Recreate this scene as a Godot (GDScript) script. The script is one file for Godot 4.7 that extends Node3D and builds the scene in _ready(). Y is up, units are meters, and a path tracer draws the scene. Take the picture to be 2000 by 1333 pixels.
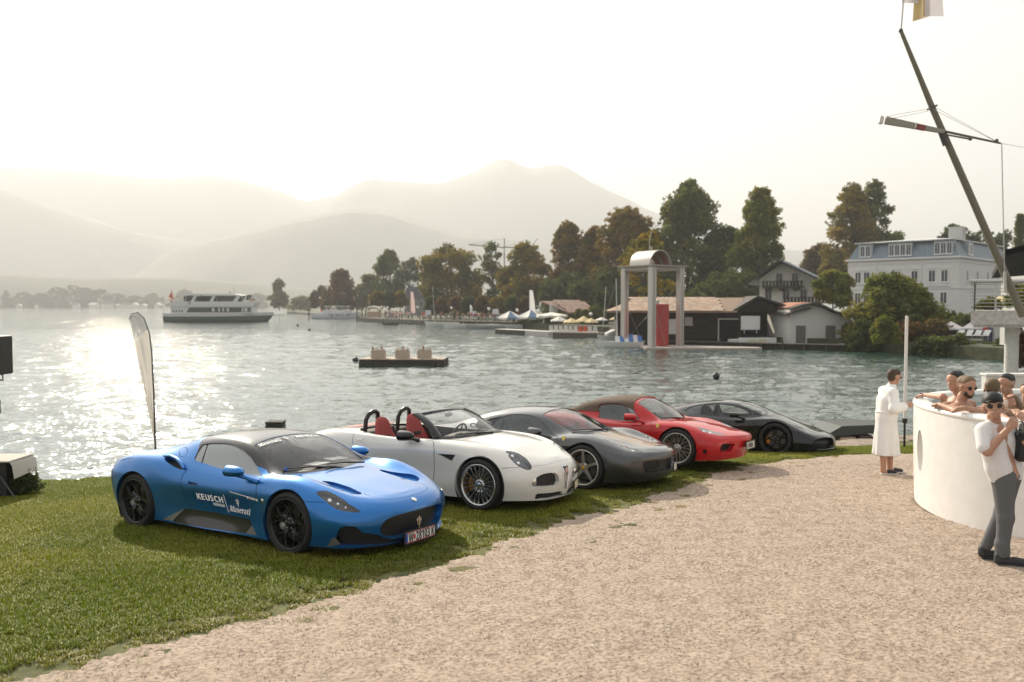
extends Node3D
class Buf:
	var v:=PackedVector3Array()
	var n:=PackedVector3Array()
	var c:=PackedColorArray()
	var uv:=PackedVector2Array()
	var col:=Color.WHITE
	var tinted:=false
	func tn(a: Vector3,b: Vector3,d: Vector3,na: Vector3,nb: Vector3,nd: Vector3) -> void:
		if (d - a).cross(b - a).dot(na+nb+nd)<0.0:
			v.append(a); v.append(d); v.append(b)
			n.append(na); n.append(nd); n.append(nb)
		else:
			v.append(a); v.append(b); v.append(d)
			n.append(na); n.append(nb); n.append(nd)
		if tinted:
			c.append(col); c.append(col); c.append(col)
	func tri(a: Vector3,b: Vector3,d: Vector3) -> void:
		var m:=(b - a).cross(d - a).normalized()
		tn(a,b,d,m,m,m)
	func quad(a: Vector3,b: Vector3,d: Vector3,e: Vector3) -> void:
		tri(a,b,d); tri(a,d,e)
	func quad_n(a: Vector3,b: Vector3,d: Vector3,e: Vector3,na: Vector3,nb: Vector3,nd: Vector3,ne: Vector3) -> void:
		tn(a,b,d,na,nb,nd); tn(a,d,e,na,nd,ne)
	func skin(rows: Array,wrap:=false,flip:=false) -> void:
		var h:=rows.size()
		var w: int = rows[0].size()
		var nor:=[]
		for i in h:
			var line:=PackedVector3Array()
			for j in w:
				var j0:=(j - 1+w) % w if wrap else maxi(j - 1,0)
				var j1:=(j+1) % w if wrap else mini(j+1,w - 1)
				var du: Vector3 = rows[i][j1] - rows[i][j0]
				var dv: Vector3 = rows[mini(i+1,h - 1)][j] - rows[maxi(i - 1,0)][j]
				var m:=du.cross(dv)
				if m.length_squared()<1e-14:
					var k:=1 if i==0 else h - 2
					m = (rows[k][j1] - rows[k][j0]).cross(dv)
				m = m.normalized()
				line.append(-m if flip else m)
			nor.append(line)
		for i in h - 1:
			for j in (w if wrap else w - 1):
				var k:=(j+1) % w
				quad_n(rows[i][j],rows[i][k],rows[i+1][k],rows[i+1][j],nor[i][j],nor[i][k],nor[i+1][k],nor[i+1][j])
	func box(at: Vector3,size: Vector3,turn:=Basis(),bevel:=0.0) -> void:
		var s:=size*0.5
		var bv:=minf(bevel,minf(s.x,minf(s.y,s.z))*0.9)
		if bv <= 0.0:
			for ax in 3:
				for sg in [-1.0,1.0]:
					var d:=Vector3.ZERO
					d[ax] = sg
					var u:=Vector3.ZERO
					u[(ax+1) % 3] = 1.0
					var w:=d.cross(u)
					var m:=turn*d
					var p:=[]
					for k in [[-1,-1],[1,-1],[1,1],[-1,1]]:
						p.append(at+turn*((d+u*k[0]+w*k[1])*s))
					quad_n(p[0],p[1],p[2],p[3],m,m,m,m)
			return
		var inn:=s - Vector3.ONE*bv
		for ax in 3:
			for sg in [-1.0,1.0]:
				var d:=Vector3.ZERO
				d[ax] = sg
				var u:=Vector3.ZERO
				u[(ax+1) % 3] = 1.0
				var w:=d.cross(u)
				var m:=turn*d
				var p:=[]
				for k in [[-1,-1],[1,-1],[1,1],[-1,1]]:
					p.append(at+turn*((u*k[0]+w*k[1])*inn+d*s))
				quad_n(p[0],p[1],p[2],p[3],m,m,m,m)
		for ax in 3:
			var a1:=(ax+1) % 3
			var a2:=(ax+2) % 3
			for s1 in [-1.0,1.0]:
				for s2 in [-1.0,1.0]:
					var p:=[]
					for e in [-1.0,1.0]:
						var q:=Vector3.ZERO
						q[ax] = e*inn[ax]; q[a1] = s1*s[a1]; q[a2] = s2*inn[a2]
						p.append(at+turn*q)
						q[a1] = s1*inn[a1]; q[a2] = s2*s[a2]
						p.append(at+turn*q)
					var d1:=Vector3.ZERO
					d1[a1] = s1
					var d2:=Vector3.ZERO
					d2[a2] = s2
					quad_n(p[0],p[1],p[3],p[2],turn*d1,turn*d2,turn*d2,turn*d1)
		for sx in [-1.0,1.0]:
			for sy in [-1.0,1.0]:
				for sz in [-1.0,1.0]:
					var m:=turn*Vector3(sx,sy,sz).normalized()
					tn(at+turn*Vector3(sx*s.x,sy*inn.y,sz*inn.z),at+turn*Vector3(sx*inn.x,sy*s.y,sz*inn.z),at+turn*Vector3(sx*inn.x,sy*inn.y,sz*s.z),m,m,m)
	func tube(pts: Array,radii: Array,sides:=8,caps:=true) -> void:
		var rows:=[]
		var up:=Vector3.UP
		var last:=Vector3.ZERO
		for i in pts.size():
			var dir: Vector3 = (pts[mini(i+1,pts.size() - 1)] - pts[maxi(i - 1,0)]).normalized()
			if i==0:
				up = Vector3.RIGHT if absf(dir.y)>0.9 else Vector3.UP
				last = dir.cross(up).normalized()
			else:
				last = (last - dir*last.dot(dir)).normalized()
			var o:=dir.cross(last)
			var ring:=PackedVector3Array()
			var r: float = radii[mini(i,radii.size() - 1)]
			for k in sides:
				var a:=TAU*k/sides
				ring.append(pts[i]+(last*cos(a)+o*sin(a))*r)
			rows.append(ring)
		skin(rows,true,false)
		if caps:
			for e in [0,pts.size() - 1]:
				var m: Vector3 = (pts[0] - pts[1]).normalized() if e==0 else (pts[e] - pts[e - 1]).normalized()
				for k in sides:
					tn(pts[e],rows[e][k],rows[e][(k+1) % sides],m,m,m)
	func bar(a: Vector3,b: Vector3,r: float,sides:=6) -> void:
		tube([a,b],[r],sides)
	func lathe(prof: Array,segs:=24,t:=Transform3D(),sharp:=false) -> void:
		if sharp:
			for i in prof.size() - 1:
				lathe([prof[i],prof[i+1]],segs,t,false)
			return
		var rows:=[]
		for p in prof:
			var ring:=PackedVector3Array()
			for k in segs:
				var a:=TAU*k/segs
				ring.append(t*Vector3(p.x*cos(a),p.y,p.x*sin(a)))
			rows.append(ring)
		skin(rows,true,false)
	func ball(at: Vector3,r: Vector3,rings:=8,segs:=12,turn:=Basis()) -> void:
		var rows:=[]
		for i in rings + 1:
			var a:=PI*i/rings
			var ring:=PackedVector3Array()
			for k in segs:
				var b:=TAU*k/segs
				ring.append(at+turn*(Vector3(sin(a)*cos(b),cos(a),sin(a)*sin(b))*r))
			rows.append(ring)
		for i in rings:
			for k in segs:
				var q:=[]
				var m:=[]
				for e in [[i,k],[i,(k + 1) % segs],[i + 1,(k + 1) % segs],[i + 1,k]]:
					q.append(rows[e[0]][e[1]])
					var d: Vector3 = turn.inverse()*(rows[e[0]][e[1]] - at)
					m.append((turn*(d/(r*r))).normalized())
				quad_n(q[0],q[1],q[2],q[3],m[0],m[1],m[2],m[3])
	func prism(poly: PackedVector2Array,depth: float,t:=Transform3D()) -> void:
		var p:=poly
		if Geometry2D.is_polygon_clockwise(p):
			p = p.duplicate()
			p.reverse()
		var idx:=Geometry2D.triangulate_polygon(p)
		var zf:=t.basis.z.normalized()*signf(depth)
		for i in range(0,idx.size(),3):
			var a:=p[idx[i]]
			var b:=p[idx[i+1]]
			var d:=p[idx[i+2]]
			tn(t*Vector3(a.x,a.y,depth),t*Vector3(b.x,b.y,depth),t*Vector3(d.x,d.y,depth),zf,zf,zf)
			tn(t*Vector3(a.x,a.y,0),t*Vector3(b.x,b.y,0),t*Vector3(d.x,d.y,0),-zf,-zf,-zf)
		for i in p.size():
			var a:=p[i]
			var b:=p[(i+1) % p.size()]
			var e:=(b - a).normalized()
			var m:=(t.basis*Vector3(e.y,-e.x,0)).normalized()
			quad_n(t*Vector3(a.x,a.y,0),t*Vector3(b.x,b.y,0),t*Vector3(b.x,b.y,depth),t*Vector3(a.x,a.y,depth),m,m,m,m)
	func add(o: Buf,t:=Transform3D()) -> void:
		var nb:=t.basis.inverse().transposed()
		for i in range(0,o.v.size(),3):
			tn(t*o.v[i],t*o.v[i+1],t*o.v[i+2],(nb*o.n[i]).normalized(),(nb*o.n[i+1]).normalized(),(nb*o.n[i+2]).normalized())
	func mesh() -> ArrayMesh:
		var a:=[]
		a.resize(Mesh.ARRAY_MAX)
		a[Mesh.ARRAY_VERTEX] = v
		a[Mesh.ARRAY_NORMAL] = n
		if tinted:
			a[Mesh.ARRAY_COLOR] = c
		if uv.size()==v.size():
			a[Mesh.ARRAY_TEX_UV] = uv
		var m:=ArrayMesh.new()
		m.add_surface_from_arrays(Mesh.PRIMITIVE_TRIANGLES,a)
		return m
const FOCAL:=1650.0
const PITCH:=0.0421
const EYE:=2.7
const WATER:=-1.3
var taken:={}
var rng:=RandomNumberGenerator.new()
var mats:={}
func numbered(called: String) -> String:
	var k: int = taken.get(called,0)
	taken[called] = k+1
	return called if k == 0 else "%s_%03d" % [called, k]
func tag(o: Node, label: String, category: String, group := "") -> Node:
	o.set_meta("label", label)
	o.set_meta("category", category)
	if group:
		o.set_meta("group", group)
	return o
func thing(called: String, label: String, category: String, at := Vector3.ZERO, turn := 0.0, group := "") -> Node3D:
	var o:=Node3D.new()
	o.name = numbered(called)
	add_child(o)
	o.position = at
	o.rotation.y = turn
	tag(o,label,category,group)
	return o
func put(called: String,b,m: Material,parent: Node) -> MeshInstance3D:
	var o:=MeshInstance3D.new()
	o.name = called if parent != self else numbered(called)
	o.mesh = b.mesh() if b is Buf else b
	o.material_override = m
	parent.add_child(o,true)
	return o
func struct(called: String,b,m: Material) -> MeshInstance3D:
	var o:=put(called,b,m,self)
	o.set_meta("kind", "structure")
	return o
func copy(o: Node3D, at: Vector3, turn: float, label := "") -> Node3D:
	var r: Node3D = o.duplicate()
	r.name = numbered(str(o.name).rstrip("0123456789").rstrip("_"))
	add_child(r)
	r.position = at
	r.rotation.y = turn
	if label:
		r.set_meta("label", label)
	return r
func lin(r: float,g: float,b: float) -> Color:
	return Color(r,g,b).linear_to_srgb()
func mat(r: float,g: float,b: float,rough:=0.7,metal:=0.0) -> StandardMaterial3D:
	var key := "%.3f %.3f %.3f %.2f %.2f" % [r, g, b, rough, metal]
	if mats.has(key):
		return mats[key]
	var m:=StandardMaterial3D.new()
	m.albedo_color = lin(r,g,b)
	m.roughness = rough
	m.metallic = metal
	mats[key] = m
	return m
func tint_mat(rough:=0.8) -> StandardMaterial3D:
	var key := "tint%.2f" % rough
	if not mats.has(key):
		var m:=StandardMaterial3D.new()
		m.vertex_color_use_as_albedo = true
		m.roughness = rough
		mats[key] = m
	return mats[key]
func glass(tint: Color,alpha: float,rough:=0.02) -> StandardMaterial3D:
	var m:=StandardMaterial3D.new()
	m.transparency = BaseMaterial3D.TRANSPARENCY_ALPHA
	m.albedo_color = Color(tint.r,tint.g,tint.b,alpha)
	m.roughness = rough
	return m
func noise_tex(seed_: int,freq: float,ramp: Gradient = null,size:=512,octaves:=4,kind:=FastNoiseLite.TYPE_SIMPLEX) -> NoiseTexture2D:
	var f:=FastNoiseLite.new()
	f.seed = seed_
	f.noise_type = kind
	f.frequency = freq
	f.fractal_octaves = octaves
	var t:=NoiseTexture2D.new()
	t.width = size
	t.height = size
	t.seamless = true
	t.noise = f
	if ramp:
		t.color_ramp = ramp
	return t
func ramp(stops: Array) -> Gradient:
	var g:=Gradient.new()
	g.offsets = PackedFloat32Array()
	var offs:=PackedFloat32Array()
	var cols:=PackedColorArray()
	for s in stops:
		offs.append(s[0])
		cols.append(s[1])
	g.offsets = offs
	g.colors = cols
	return g
func grain(a: Color,b: Color,tile: float,rough: float,relief:=0.0,seed_:=1,freq:=0.02) -> StandardMaterial3D:
	var m:=StandardMaterial3D.new()
	m.albedo_texture = noise_tex(seed_,freq,ramp([[0.25,a.linear_to_srgb()],[0.75,b.linear_to_srgb()]]),256)
	m.roughness = rough
	m.uv1_triplanar = true
	m.uv1_scale = Vector3.ONE/tile
	if relief>0.0:
		m.heightmap_enabled = true
		m.heightmap_texture = noise_tex(seed_+7,freq*2.0,null,256)
		m.heightmap_scale = relief
	return m
func at(px: float,py: float,d: float) -> Vector3:
	var dx:=(px - 1000.0)/FOCAL
	var du:=-(py - 666.5)/FOCAL
	var cp:=cos(PITCH)
	var sp:=sin(PITCH)
	var dir:=Vector3(dx,cp*du - sp,-cp - sp*du)
	return Vector3(0,EYE,0)+dir*(d/-dir.z)
func on(px: float,py: float,y:=WATER) -> Vector3:
	var p:=at(px,py,1.0) - Vector3(0,EYE,0)
	return Vector3(0,EYE,0)+p*((y - EYE)/p.y)
func smooth(pts: PackedVector2Array,n:=2,closed:=true) -> PackedVector2Array:
	for k in n:
		var o:=PackedVector2Array()
		var c:=pts.size()
		for i in (c if closed else c - 1):
			var a:=pts[i]
			var b:=pts[(i+1) % c]
			o.append(a.lerp(b,0.25))
			o.append(a.lerp(b,0.75))
		pts = o
	return pts
func pv(a: Array) -> PackedVector2Array:
	var o:=PackedVector2Array()
	for i in range(0,a.size(),2):
		o.append(Vector2(a[i],a[i+1]))
	return o
func land(x: float,z: float) -> float:
	var d:=-z
	var h:=2.66 - 0.012*(x+2.39)+0.035*(d - 8.97)+0.003*pow(maxf(d - 9.0,0.0),2.0)
	return EYE - h
func shore(x: float) -> float:
	var k:=[[-60.0,9.0],[-20.0,12.2],[-8.5,14.3],[-2.0,16.6],[3.0,18.8],[6.5,20.0],[9.0,22.2],[12.0,25.0],[16.0,30.0],[24.0,40.0],[60.0,60.0]]
	for i in k.size() - 1:
		if x<k[i+1][0]:
			return lerpf(k[i][1],k[i+1][1],clampf((x - k[i][0])/(k[i+1][0] - k[i][0]),0.0,1.0))
	return 60.0
func border(d: float) -> float:
	var k:=[[0.0,-9.0],[4.0,-5.0],[6.05,-2.97],[6.98,-2.1],[7.64,-1.39],[8.5,-0.72],[9.3,0.0],[10.3,0.62],[11.5,1.75],[13.0,2.77],[15.1,4.1],[16.0,5.2],[17.0,6.9],[17.6,12.0],[40.0,30.0]]
	for i in k.size() - 1:
		if d<k[i+1][0]:
			return lerpf(k[i][1],k[i+1][1],(d - k[i][0])/(k[i+1][0] - k[i][0]))
	return 30.0
var bump: FastNoiseLite
func ground_y(x: float,z: float) -> float:
	var y:=land(x,z)
	var past:=-z - shore(x)
	if past>-0.3:
		var t:=smoothstep(-0.3,1.3,past)
		y = lerpf(y,minf(y - 0.5,WATER - 0.9),t)
	return y
func build_setting() -> void:
	var cam:=Camera3D.new()
	cam.name = "camera"
	add_child(cam)
	cam.position = Vector3(0,EYE,0)
	cam.rotation.x = -PITCH
	cam.near = 0.1
	cam.far = 12000.0
	var lens:=CameraAttributesPhysical.new()
	lens.frustum_focal_length = 43.33
	lens.exposure_aperture = 2.4
	lens.frustum_focus_distance = 11.0
	lens.frustum_near = 0.1
	lens.frustum_far = 12000.0
	cam.attributes = lens
	cam.fov = 2.0*rad_to_deg(atan(666.5/FOCAL))
	cam.current = true
	var env:=Environment.new()
	env.background_mode = Environment.BG_SKY
	var sky:=ProceduralSkyMaterial.new()
	sky.sky_top_color = Color(0.83,0.835,0.845)
	sky.sky_horizon_color = Color(0.965,0.955,0.94)
	sky.sky_curve = 0.22
	sky.ground_bottom_color = Color(0.5,0.5,0.48)
	sky.ground_horizon_color = Color(0.93,0.93,0.92)
	sky.sun_angle_max = 8.0
	sky.sun_curve = 0.15
	var glow:=Image.create_empty(512,256,false,Image.FORMAT_RGBAF)
	var to_sun:=Vector3(-0.383,0.485,-0.786).normalized()
	for y in 256:
		var up:=PI*(0.5 - (y+0.5)/256.0)
		for x in 512:
			var a:=TAU*(x+0.5)/512.0
			var k:=4.5*exp(-to_sun.angle_to(Vector3(sin(a)*cos(up),sin(up),-cos(a)*cos(up)))/0.35)
			glow.set_pixel(x,y,Color(k,k*0.975,k*0.93,1.0))
	sky.sky_cover = ImageTexture.create_from_image(glow)
	env.sky = Sky.new()
	env.sky.sky_material = sky
	env.tonemap_mode = Environment.TONE_MAPPER_LINEAR
	env.tonemap_exposure = 2.0
	env.background_energy_multiplier = 0.52
	env.volumetric_fog_enabled = true
	env.volumetric_fog_density = 0.00038
	env.volumetric_fog_albedo = Color(0.95,0.96,0.97)
	env.volumetric_fog_anisotropy = 0.2
	env.volumetric_fog_length = 7000.0
	env.sdfgi_enabled = true
	env.ssao_enabled = true
	env.ssil_enabled = true
	var we:=WorldEnvironment.new()
	we.name = "world_environment"
	we.environment = env
	add_child(we)
	var sun:=DirectionalLight3D.new()
	sun.name = "sun"
	sun.light_energy = 1.6
	sun.light_color = Color(1.0,0.95,0.86)
	sun.light_angular_distance = 0.6
	sun.shadow_enabled = true
	add_child(sun)
	sun.rotation = Vector3(deg_to_rad(-29.0),PI+deg_to_rad(26.0),0)
	bump = FastNoiseLite.new()
	bump.seed = 5
	bump.frequency = 0.6
	bump.fractal_octaves = 4
	build_ground()
	build_water()
	build_hills()
func sheet(xs: PackedFloat32Array,zs: PackedFloat32Array,height: Callable,keep: Callable) -> Buf:
	var b:=Buf.new()
	var rows:=[]
	for z in zs:
		var r:=PackedVector3Array()
		for x in xs:
			r.append(Vector3(x,height.call(x,z),z))
		rows.append(r)
	var nor:=[]
	var w:=xs.size()
	for i in zs.size():
		var m:=PackedVector3Array()
		for j in w:
			var du: Vector3 = rows[i][mini(j+1,w - 1)] - rows[i][maxi(j - 1,0)]
			var dv: Vector3 = rows[mini(i+1,zs.size() - 1)][j] - rows[maxi(i - 1,0)][j]
			var k:=du.cross(dv).normalized()
			m.append(k if k.y>0.0 else -k)
		nor.append(m)
	for i in zs.size() - 1:
		for j in w - 1:
			if keep.call((xs[j]+xs[j+1])*0.5,(zs[i]+zs[i+1])*0.5):
				b.quad_n(rows[i][j],rows[i][j+1],rows[i+1][j+1],rows[i+1][j],nor[i][j],nor[i][j+1],nor[i+1][j+1],nor[i+1][j])
	return b
func steps(a: float,b: float,n: int) -> PackedFloat32Array:
	var o:=PackedFloat32Array()
	for i in n + 1:
		o.append(lerpf(a,b,float(i)/n))
	return o
func scuffs(x: float,z: float) -> float:
	return bump.get_noise_2d(x*2.2,z*2.2)*0.016+bump.get_noise_2d(x*9.0+40.0,z*9.0)*0.008
func on_gravel(x: float,z: float) -> bool:
	return x>border(-z)+bump.get_noise_2d(x*1.4,z*1.4)*0.35+bump.get_noise_2d(x*7.0,z*7.0)*0.12
func build_ground() -> void:
	var soil:=sheet(steps(-90,90,120),steps(20,-64,140),func(x,z): return ground_y(x,z) - 0.03,func(_x,_z): return true)
	struct("ground", soil, grain(Color(0.2, 0.16, 0.12), Color(0.3, 0.25, 0.2), 3.0, 0.95, 2.0, 3))
	var gm:=StandardMaterial3D.new()
	gm.albedo_texture = noise_tex(11,0.012,ramp([[0.2,lin(0.33,0.255,0.195)],[0.5,lin(0.37,0.29,0.225)],[0.8,lin(0.41,0.33,0.26)]]),1024,5)
	gm.uv1_triplanar = true
	gm.uv1_world_triplanar = true
	gm.uv1_scale = Vector3.ONE/3.1
	gm.detail_enabled = true
	gm.detail_blend_mode = BaseMaterial3D.BLEND_MODE_MUL
	gm.detail_albedo = noise_tex(12,0.09,ramp([[0.2,Color(0.78,0.77,0.76)],[0.5,Color(0.97,0.97,0.97)],[0.8,Color(1,1,1)]]),512,3)
	gm.detail_uv_layer = BaseMaterial3D.DETAIL_UV_1
	gm.heightmap_enabled = true
	gm.heightmap_texture = noise_tex(13,0.05,null,1024,5)
	gm.heightmap_scale = 0.8
	gm.roughness = 0.95
	var gravel:=sheet(steps(-4,14,300),steps(-4.5,-25,340),func(x,z): return ground_y(x,z)+scuffs(x,z),func(x,z): return on_gravel(x,z) and -z<shore(x)+0.6)
	struct("gravel_path", gravel, gm)
	var turf:=sheet(steps(-24,11,240),steps(-3,-22,160),func(x,z): return ground_y(x,z) - 0.012+bump.get_noise_2d(x*1.5,z*1.5)*0.02,func(x,z): return x<border(-z)+0.9 and -z<shore(x)+0.9)
	struct("lawn_soil", turf, grain(Color(0.05, 0.06, 0.012), Color(0.12, 0.115, 0.03), 2.0, 0.95, 1.5, 17))
	build_grass()
	build_stones()
func cover(called: String,meshes: Array,places: Array,m: Material,label: String,category: String) -> void:
	var parts:=Node3D.new()
	for k in meshes.size():
		var mm:=MultiMesh.new()
		mm.transform_format = MultiMesh.TRANSFORM_3D
		mm.use_colors = true
		mm.mesh = meshes[k]
		var mine:=places.filter(func(p): return p[0]==k)
		mm.instance_count = mine.size()
		for i in mine.size():
			mm.set_instance_transform(i,mine[i][1])
			mm.set_instance_color(i,mine[i][2])
		var o:=MultiMeshInstance3D.new()
		o.name = called
		o.multimesh = mm
		o.material_override = m
		o.set_meta("kind", "stuff")
		parts.add_child(o,true)
	parts.name = numbered(called)
	add_child(parts)
	tag(parts,label,category)
	parts.set_meta("kind", "stuff")
func slope(x: float,z: float) -> Basis:
	var e:=0.15
	var n:=Vector3(land(x - e,z) - land(x+e,z),2*e,land(x,z - e) - land(x,z+e)).normalized()
	var a:=rng.randi() % 4*PI/2
	var f:=Vector3(cos(a),0,sin(a))
	f = (f - n*f.dot(n)).normalized()
	return Basis(f,n,f.cross(n))
func build_grass() -> void:
	rng.seed = 21
	var squares:=[]
	for v in 5:
		var b:=Buf.new()
		b.tinted = true
		var side:=0.34 if v<3 else 0.14
		var tufts:=330 if v<3 else 45
		for q in tufts:
			var o:=Vector3(rng.randf_range(-0.5,0.5)*side,0,rng.randf_range(-0.5,0.5)*side)
			var s:=rng.randf_range(0.7,1.3)
			var dry:=clampf(rng.randf()*1.1 - 0.25,0.0,1.0)
			b.col = Color(0.8,1.0,0.75).lerp(Color(1.55,1.3,1.2),dry)
			for k in 4:
				var a:=rng.randf()*TAU
				var r:=o+Vector3(cos(a),0,sin(a))*0.012
				var lean:=Vector3(rng.randf_range(-1,1),0,rng.randf_range(-1,1))*0.02*s
				var w:=Vector3(cos(a+1.3),0,sin(a+1.3))*0.0032
				var h:=rng.randf_range(0.022,0.046)*s
				var m:=(Vector3(0,0.8,0)+Vector3(-w.z,0,w.x)*120.0).normalized()
				var mid:=r+lean*0.35+Vector3(0,h*0.6,0)
				b.tn(r - w,r+w,mid+w*0.8,m,m,m)
				b.tn(r - w,mid+w*0.8,mid - w*0.8,m,m,m)
				b.tn(mid - w*0.8,mid+w*0.8,r+lean+Vector3(0,h,0),m,m,m)
		squares.append(b.mesh())
	var places:=[]
	for zi in 46:
		for xi in 76:
			var x:=-12.0+xi*0.3+rng.randf_range(-0.05,0.05)
			var z:=-5.2 - zi*0.3+rng.randf_range(-0.05,0.05)
			if x<z*0.66 - 0.6 or x>11.0 or -z>shore(x) - 0.1:
				continue
			var inside:=border(-z) - x
			if inside<0.55:
				if inside>-0.75:
					for q in 9:
						var px:=x+rng.randf_range(-0.2,0.2)
						var pz:=z+rng.randf_range(-0.2,0.2)
						var fray:=bump.get_noise_2d(px*1.4,pz*1.4)*0.35+bump.get_noise_2d(px*7.0,pz*7.0)*0.2
						var t:=(border(-pz)+fray - px)/0.5
						if t>0.0 and rng.randf()<t+0.15 or rng.randf()<0.035:
							places.append([3+rng.randi() % 2,Transform3D(slope(px,pz).scaled_local(Vector3(1.0,clampf(0.45+t*0.5,0.4,1.0),1.0)),Vector3(px,ground_y(px,pz) - 0.012,pz)),Color(0.19,0.195,0.03).lerp(Color(0.34,0.28,0.10),clampf(0.9 - t*0.7,0.0,1.0))])
				continue
			var dry:=clampf(bump.get_noise_2d(x*0.5+9.0,z*0.5)*1.4+0.35,0.0,1.0)
			places.append([rng.randi() % 3,Transform3D(slope(x,z).scaled_local(Vector3(1.0,1.0+bump.get_noise_2d(x*0.9,z*0.9)*0.4,1.0)),Vector3(x,ground_y(x,z) - 0.012,z)),Color(0.20,0.215,0.014).lerp(Color(0.33,0.29,0.04),dry)])
	var gmat:=StandardMaterial3D.new()
	gmat.vertex_color_use_as_albedo = true
	gmat.roughness = 0.55
	gmat.backlight_enabled = true
	gmat.backlight = Color(0.8,0.85,0.35)
	cover("lawn_grass", squares, places, gmat, "short green lawn under the parked sports cars", "grass")
func build_stones() -> void:
	rng.seed = 33
	var patches:=[]
	for v in 4:
		var b:=Buf.new()
		b.tinted = true
		for i in 130:
			var s:=0.0025+0.0065*pow(rng.randf(),3.0)
			var g:=rng.randf_range(0.75,1.25)
			b.col = Color(g,g*rng.randf_range(0.95,1.02),g*rng.randf_range(0.9,1.03))
			b.ball(Vector3(rng.randf_range(-0.25,0.25),0.001,rng.randf_range(-0.25,0.25)),Vector3(1,0.6,0.8)*s,2,5)
		patches.append(b.mesh())
	var places:=[]
	for zi in 30:
		for xi in 50:
			var x:=-4.0+xi*0.36
			var z:=-5.2 - zi*0.36
			if on_gravel(x,z) and x>z*0.66 and x<-z*0.68 and -z<shore(x):
				places.append([rng.randi() % 4,Transform3D(slope(x,z),Vector3(x,ground_y(x,z)+scuffs(x,z)+0.002,z)),Color(0.38,0.30,0.235)])
	cover("loose_gravel", patches, places, tint_mat(0.9), "fine loose gravel scattered over the beige path", "gravel")
func build_water() -> void:
	var f:=FastNoiseLite.new()
	f.seed = 3
	f.frequency = 1.0
	f.fractal_octaves = 3
	var rows:=[]
	var cols:=430
	var dist:=PackedFloat32Array()
	for i in 400:
		dist.append(11.0*pow(160.0/11.0,i/399.0))
	for d in [220.0,320.0,500.0,900.0,1800.0,4000.0,9000.0]:
		dist.append(d)
	for d in dist:
		var r:=PackedVector3Array()
		for j in cols + 1:
			var x:=lerpf(-0.8,0.8,float(j)/cols)*d*(1.0 if d<170.0 else 1.0+(d - 170.0)/3000.0)
			var fade:=clampf((150.0 - d)/40.0,0.0,1.0)
			var y:=0.0
			if fade>0.0:
				y = f.get_noise_2d(x*0.30,d*0.75)*0.10+f.get_noise_2d(x*0.9+31.0,d*2.0)*0.035
				y+=f.get_noise_2d(x*0.08+7.0,d*0.2)*0.08
			r.append(Vector3(x,WATER+y*fade,-d))
		rows.append(r)
	var m:=StandardMaterial3D.new()
	m.albedo_color = lin(0.022,0.055,0.043)
	m.roughness = 0.05
	m.metallic_specular = 0.62
	m.heightmap_enabled = true
	m.heightmap_texture = noise_tex(31,0.009,null,1024,3)
	m.heightmap_scale = 2.6
	var v:=PackedVector3Array()
	var n:=PackedVector3Array()
	var uv:=PackedVector2Array()
	var idx:=PackedInt32Array()
	var wide:=cols+1
	for i in rows.size():
		for j in wide:
			var p: Vector3 = rows[i][j]
			v.append(p)
			uv.append(Vector2(p.x,p.z*1.5)/5.0)
			var du: Vector3 = rows[i][mini(j+1,cols)] - rows[i][maxi(j - 1,0)]
			var dv: Vector3 = rows[maxi(i - 1,0)][j] - rows[mini(i+1,rows.size() - 1)][j]
			n.append(dv.cross(du).normalized())
	for i in rows.size() - 1:
		for j in cols:
			var a:=i*wide+j
			idx.append_array(PackedInt32Array([a,a+wide,a+wide+1,a,a+wide+1,a+1]))
	var arr:=[]
	arr.resize(Mesh.ARRAY_MAX)
	arr[Mesh.ARRAY_VERTEX] = v
	arr[Mesh.ARRAY_NORMAL] = n
	arr[Mesh.ARRAY_TEX_UV] = uv
	arr[Mesh.ARRAY_INDEX] = idx
	var mesh:=ArrayMesh.new()
	mesh.add_surface_from_arrays(Mesh.PRIMITIVE_TRIANGLES,arr)
	struct("lake_water", mesh, m)
func ridge(called: String,pts: Array,d: float,depth: float,m: Material,seed_: int,rough: float) -> void:
	var f:=FastNoiseLite.new()
	f.seed = seed_
	f.frequency = 0.0016
	f.fractal_octaves = 5
	var rows:=[]
	var n:=150
	var rn:=14
	var xs:=[]
	for k in rn + 1:
		rows.append(PackedVector3Array())
	for i in n + 1:
		var px:=lerpf(pts[0].x,pts[-1].x,float(i)/n)
		var j:=0
		while j<pts.size() - 2 and px>pts[j+1].x:
			j+=1
		var p0: Vector2 = pts[maxi(j - 1,0)]
		var p1: Vector2 = pts[j]
		var p2: Vector2 = pts[j+1]
		var p3: Vector2 = pts[mini(j+2,pts.size() - 1)]
		var t:=(px - p1.x)/(p2.x - p1.x)
		var y:=lerpf(p1.y,p2.y,t)
		y = lerpf(y,p1.cubic_interpolate(p2,p0,p3,t).y,0.6)
		var top:=at(px,y,d)
		for k in rn + 1:
			var u:=float(k)/rn*2.0 - 1.0
			var z:=top.z+u*depth
			var fall:=1.0 - pow(absf(u),1.25)
			var h:=(top.y - WATER)*fall
			var nz:=f.get_noise_2d(top.x,z)*rough*sqrt(maxf(fall,0.0))*(0.35+minf(1.0,absf(u)*2.0))
			rows[k].append(Vector3(top.x*(z/top.z),WATER - 1.0+h+nz,z))
	var b:=Buf.new()
	b.skin(rows,false,false)
	for i in range(0,b.v.size(),3):
		if (b.v[i+2] - b.v[i]).cross(b.v[i+1] - b.v[i]).y<0.0:
			var q:=b.v[i+1]; b.v[i+1] = b.v[i+2]; b.v[i+2] = q
		for e in 3:
			if b.n[i+e].y<0.0:
				b.n[i+e] = -b.n[i+e]
	struct(called,b,m)
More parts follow.
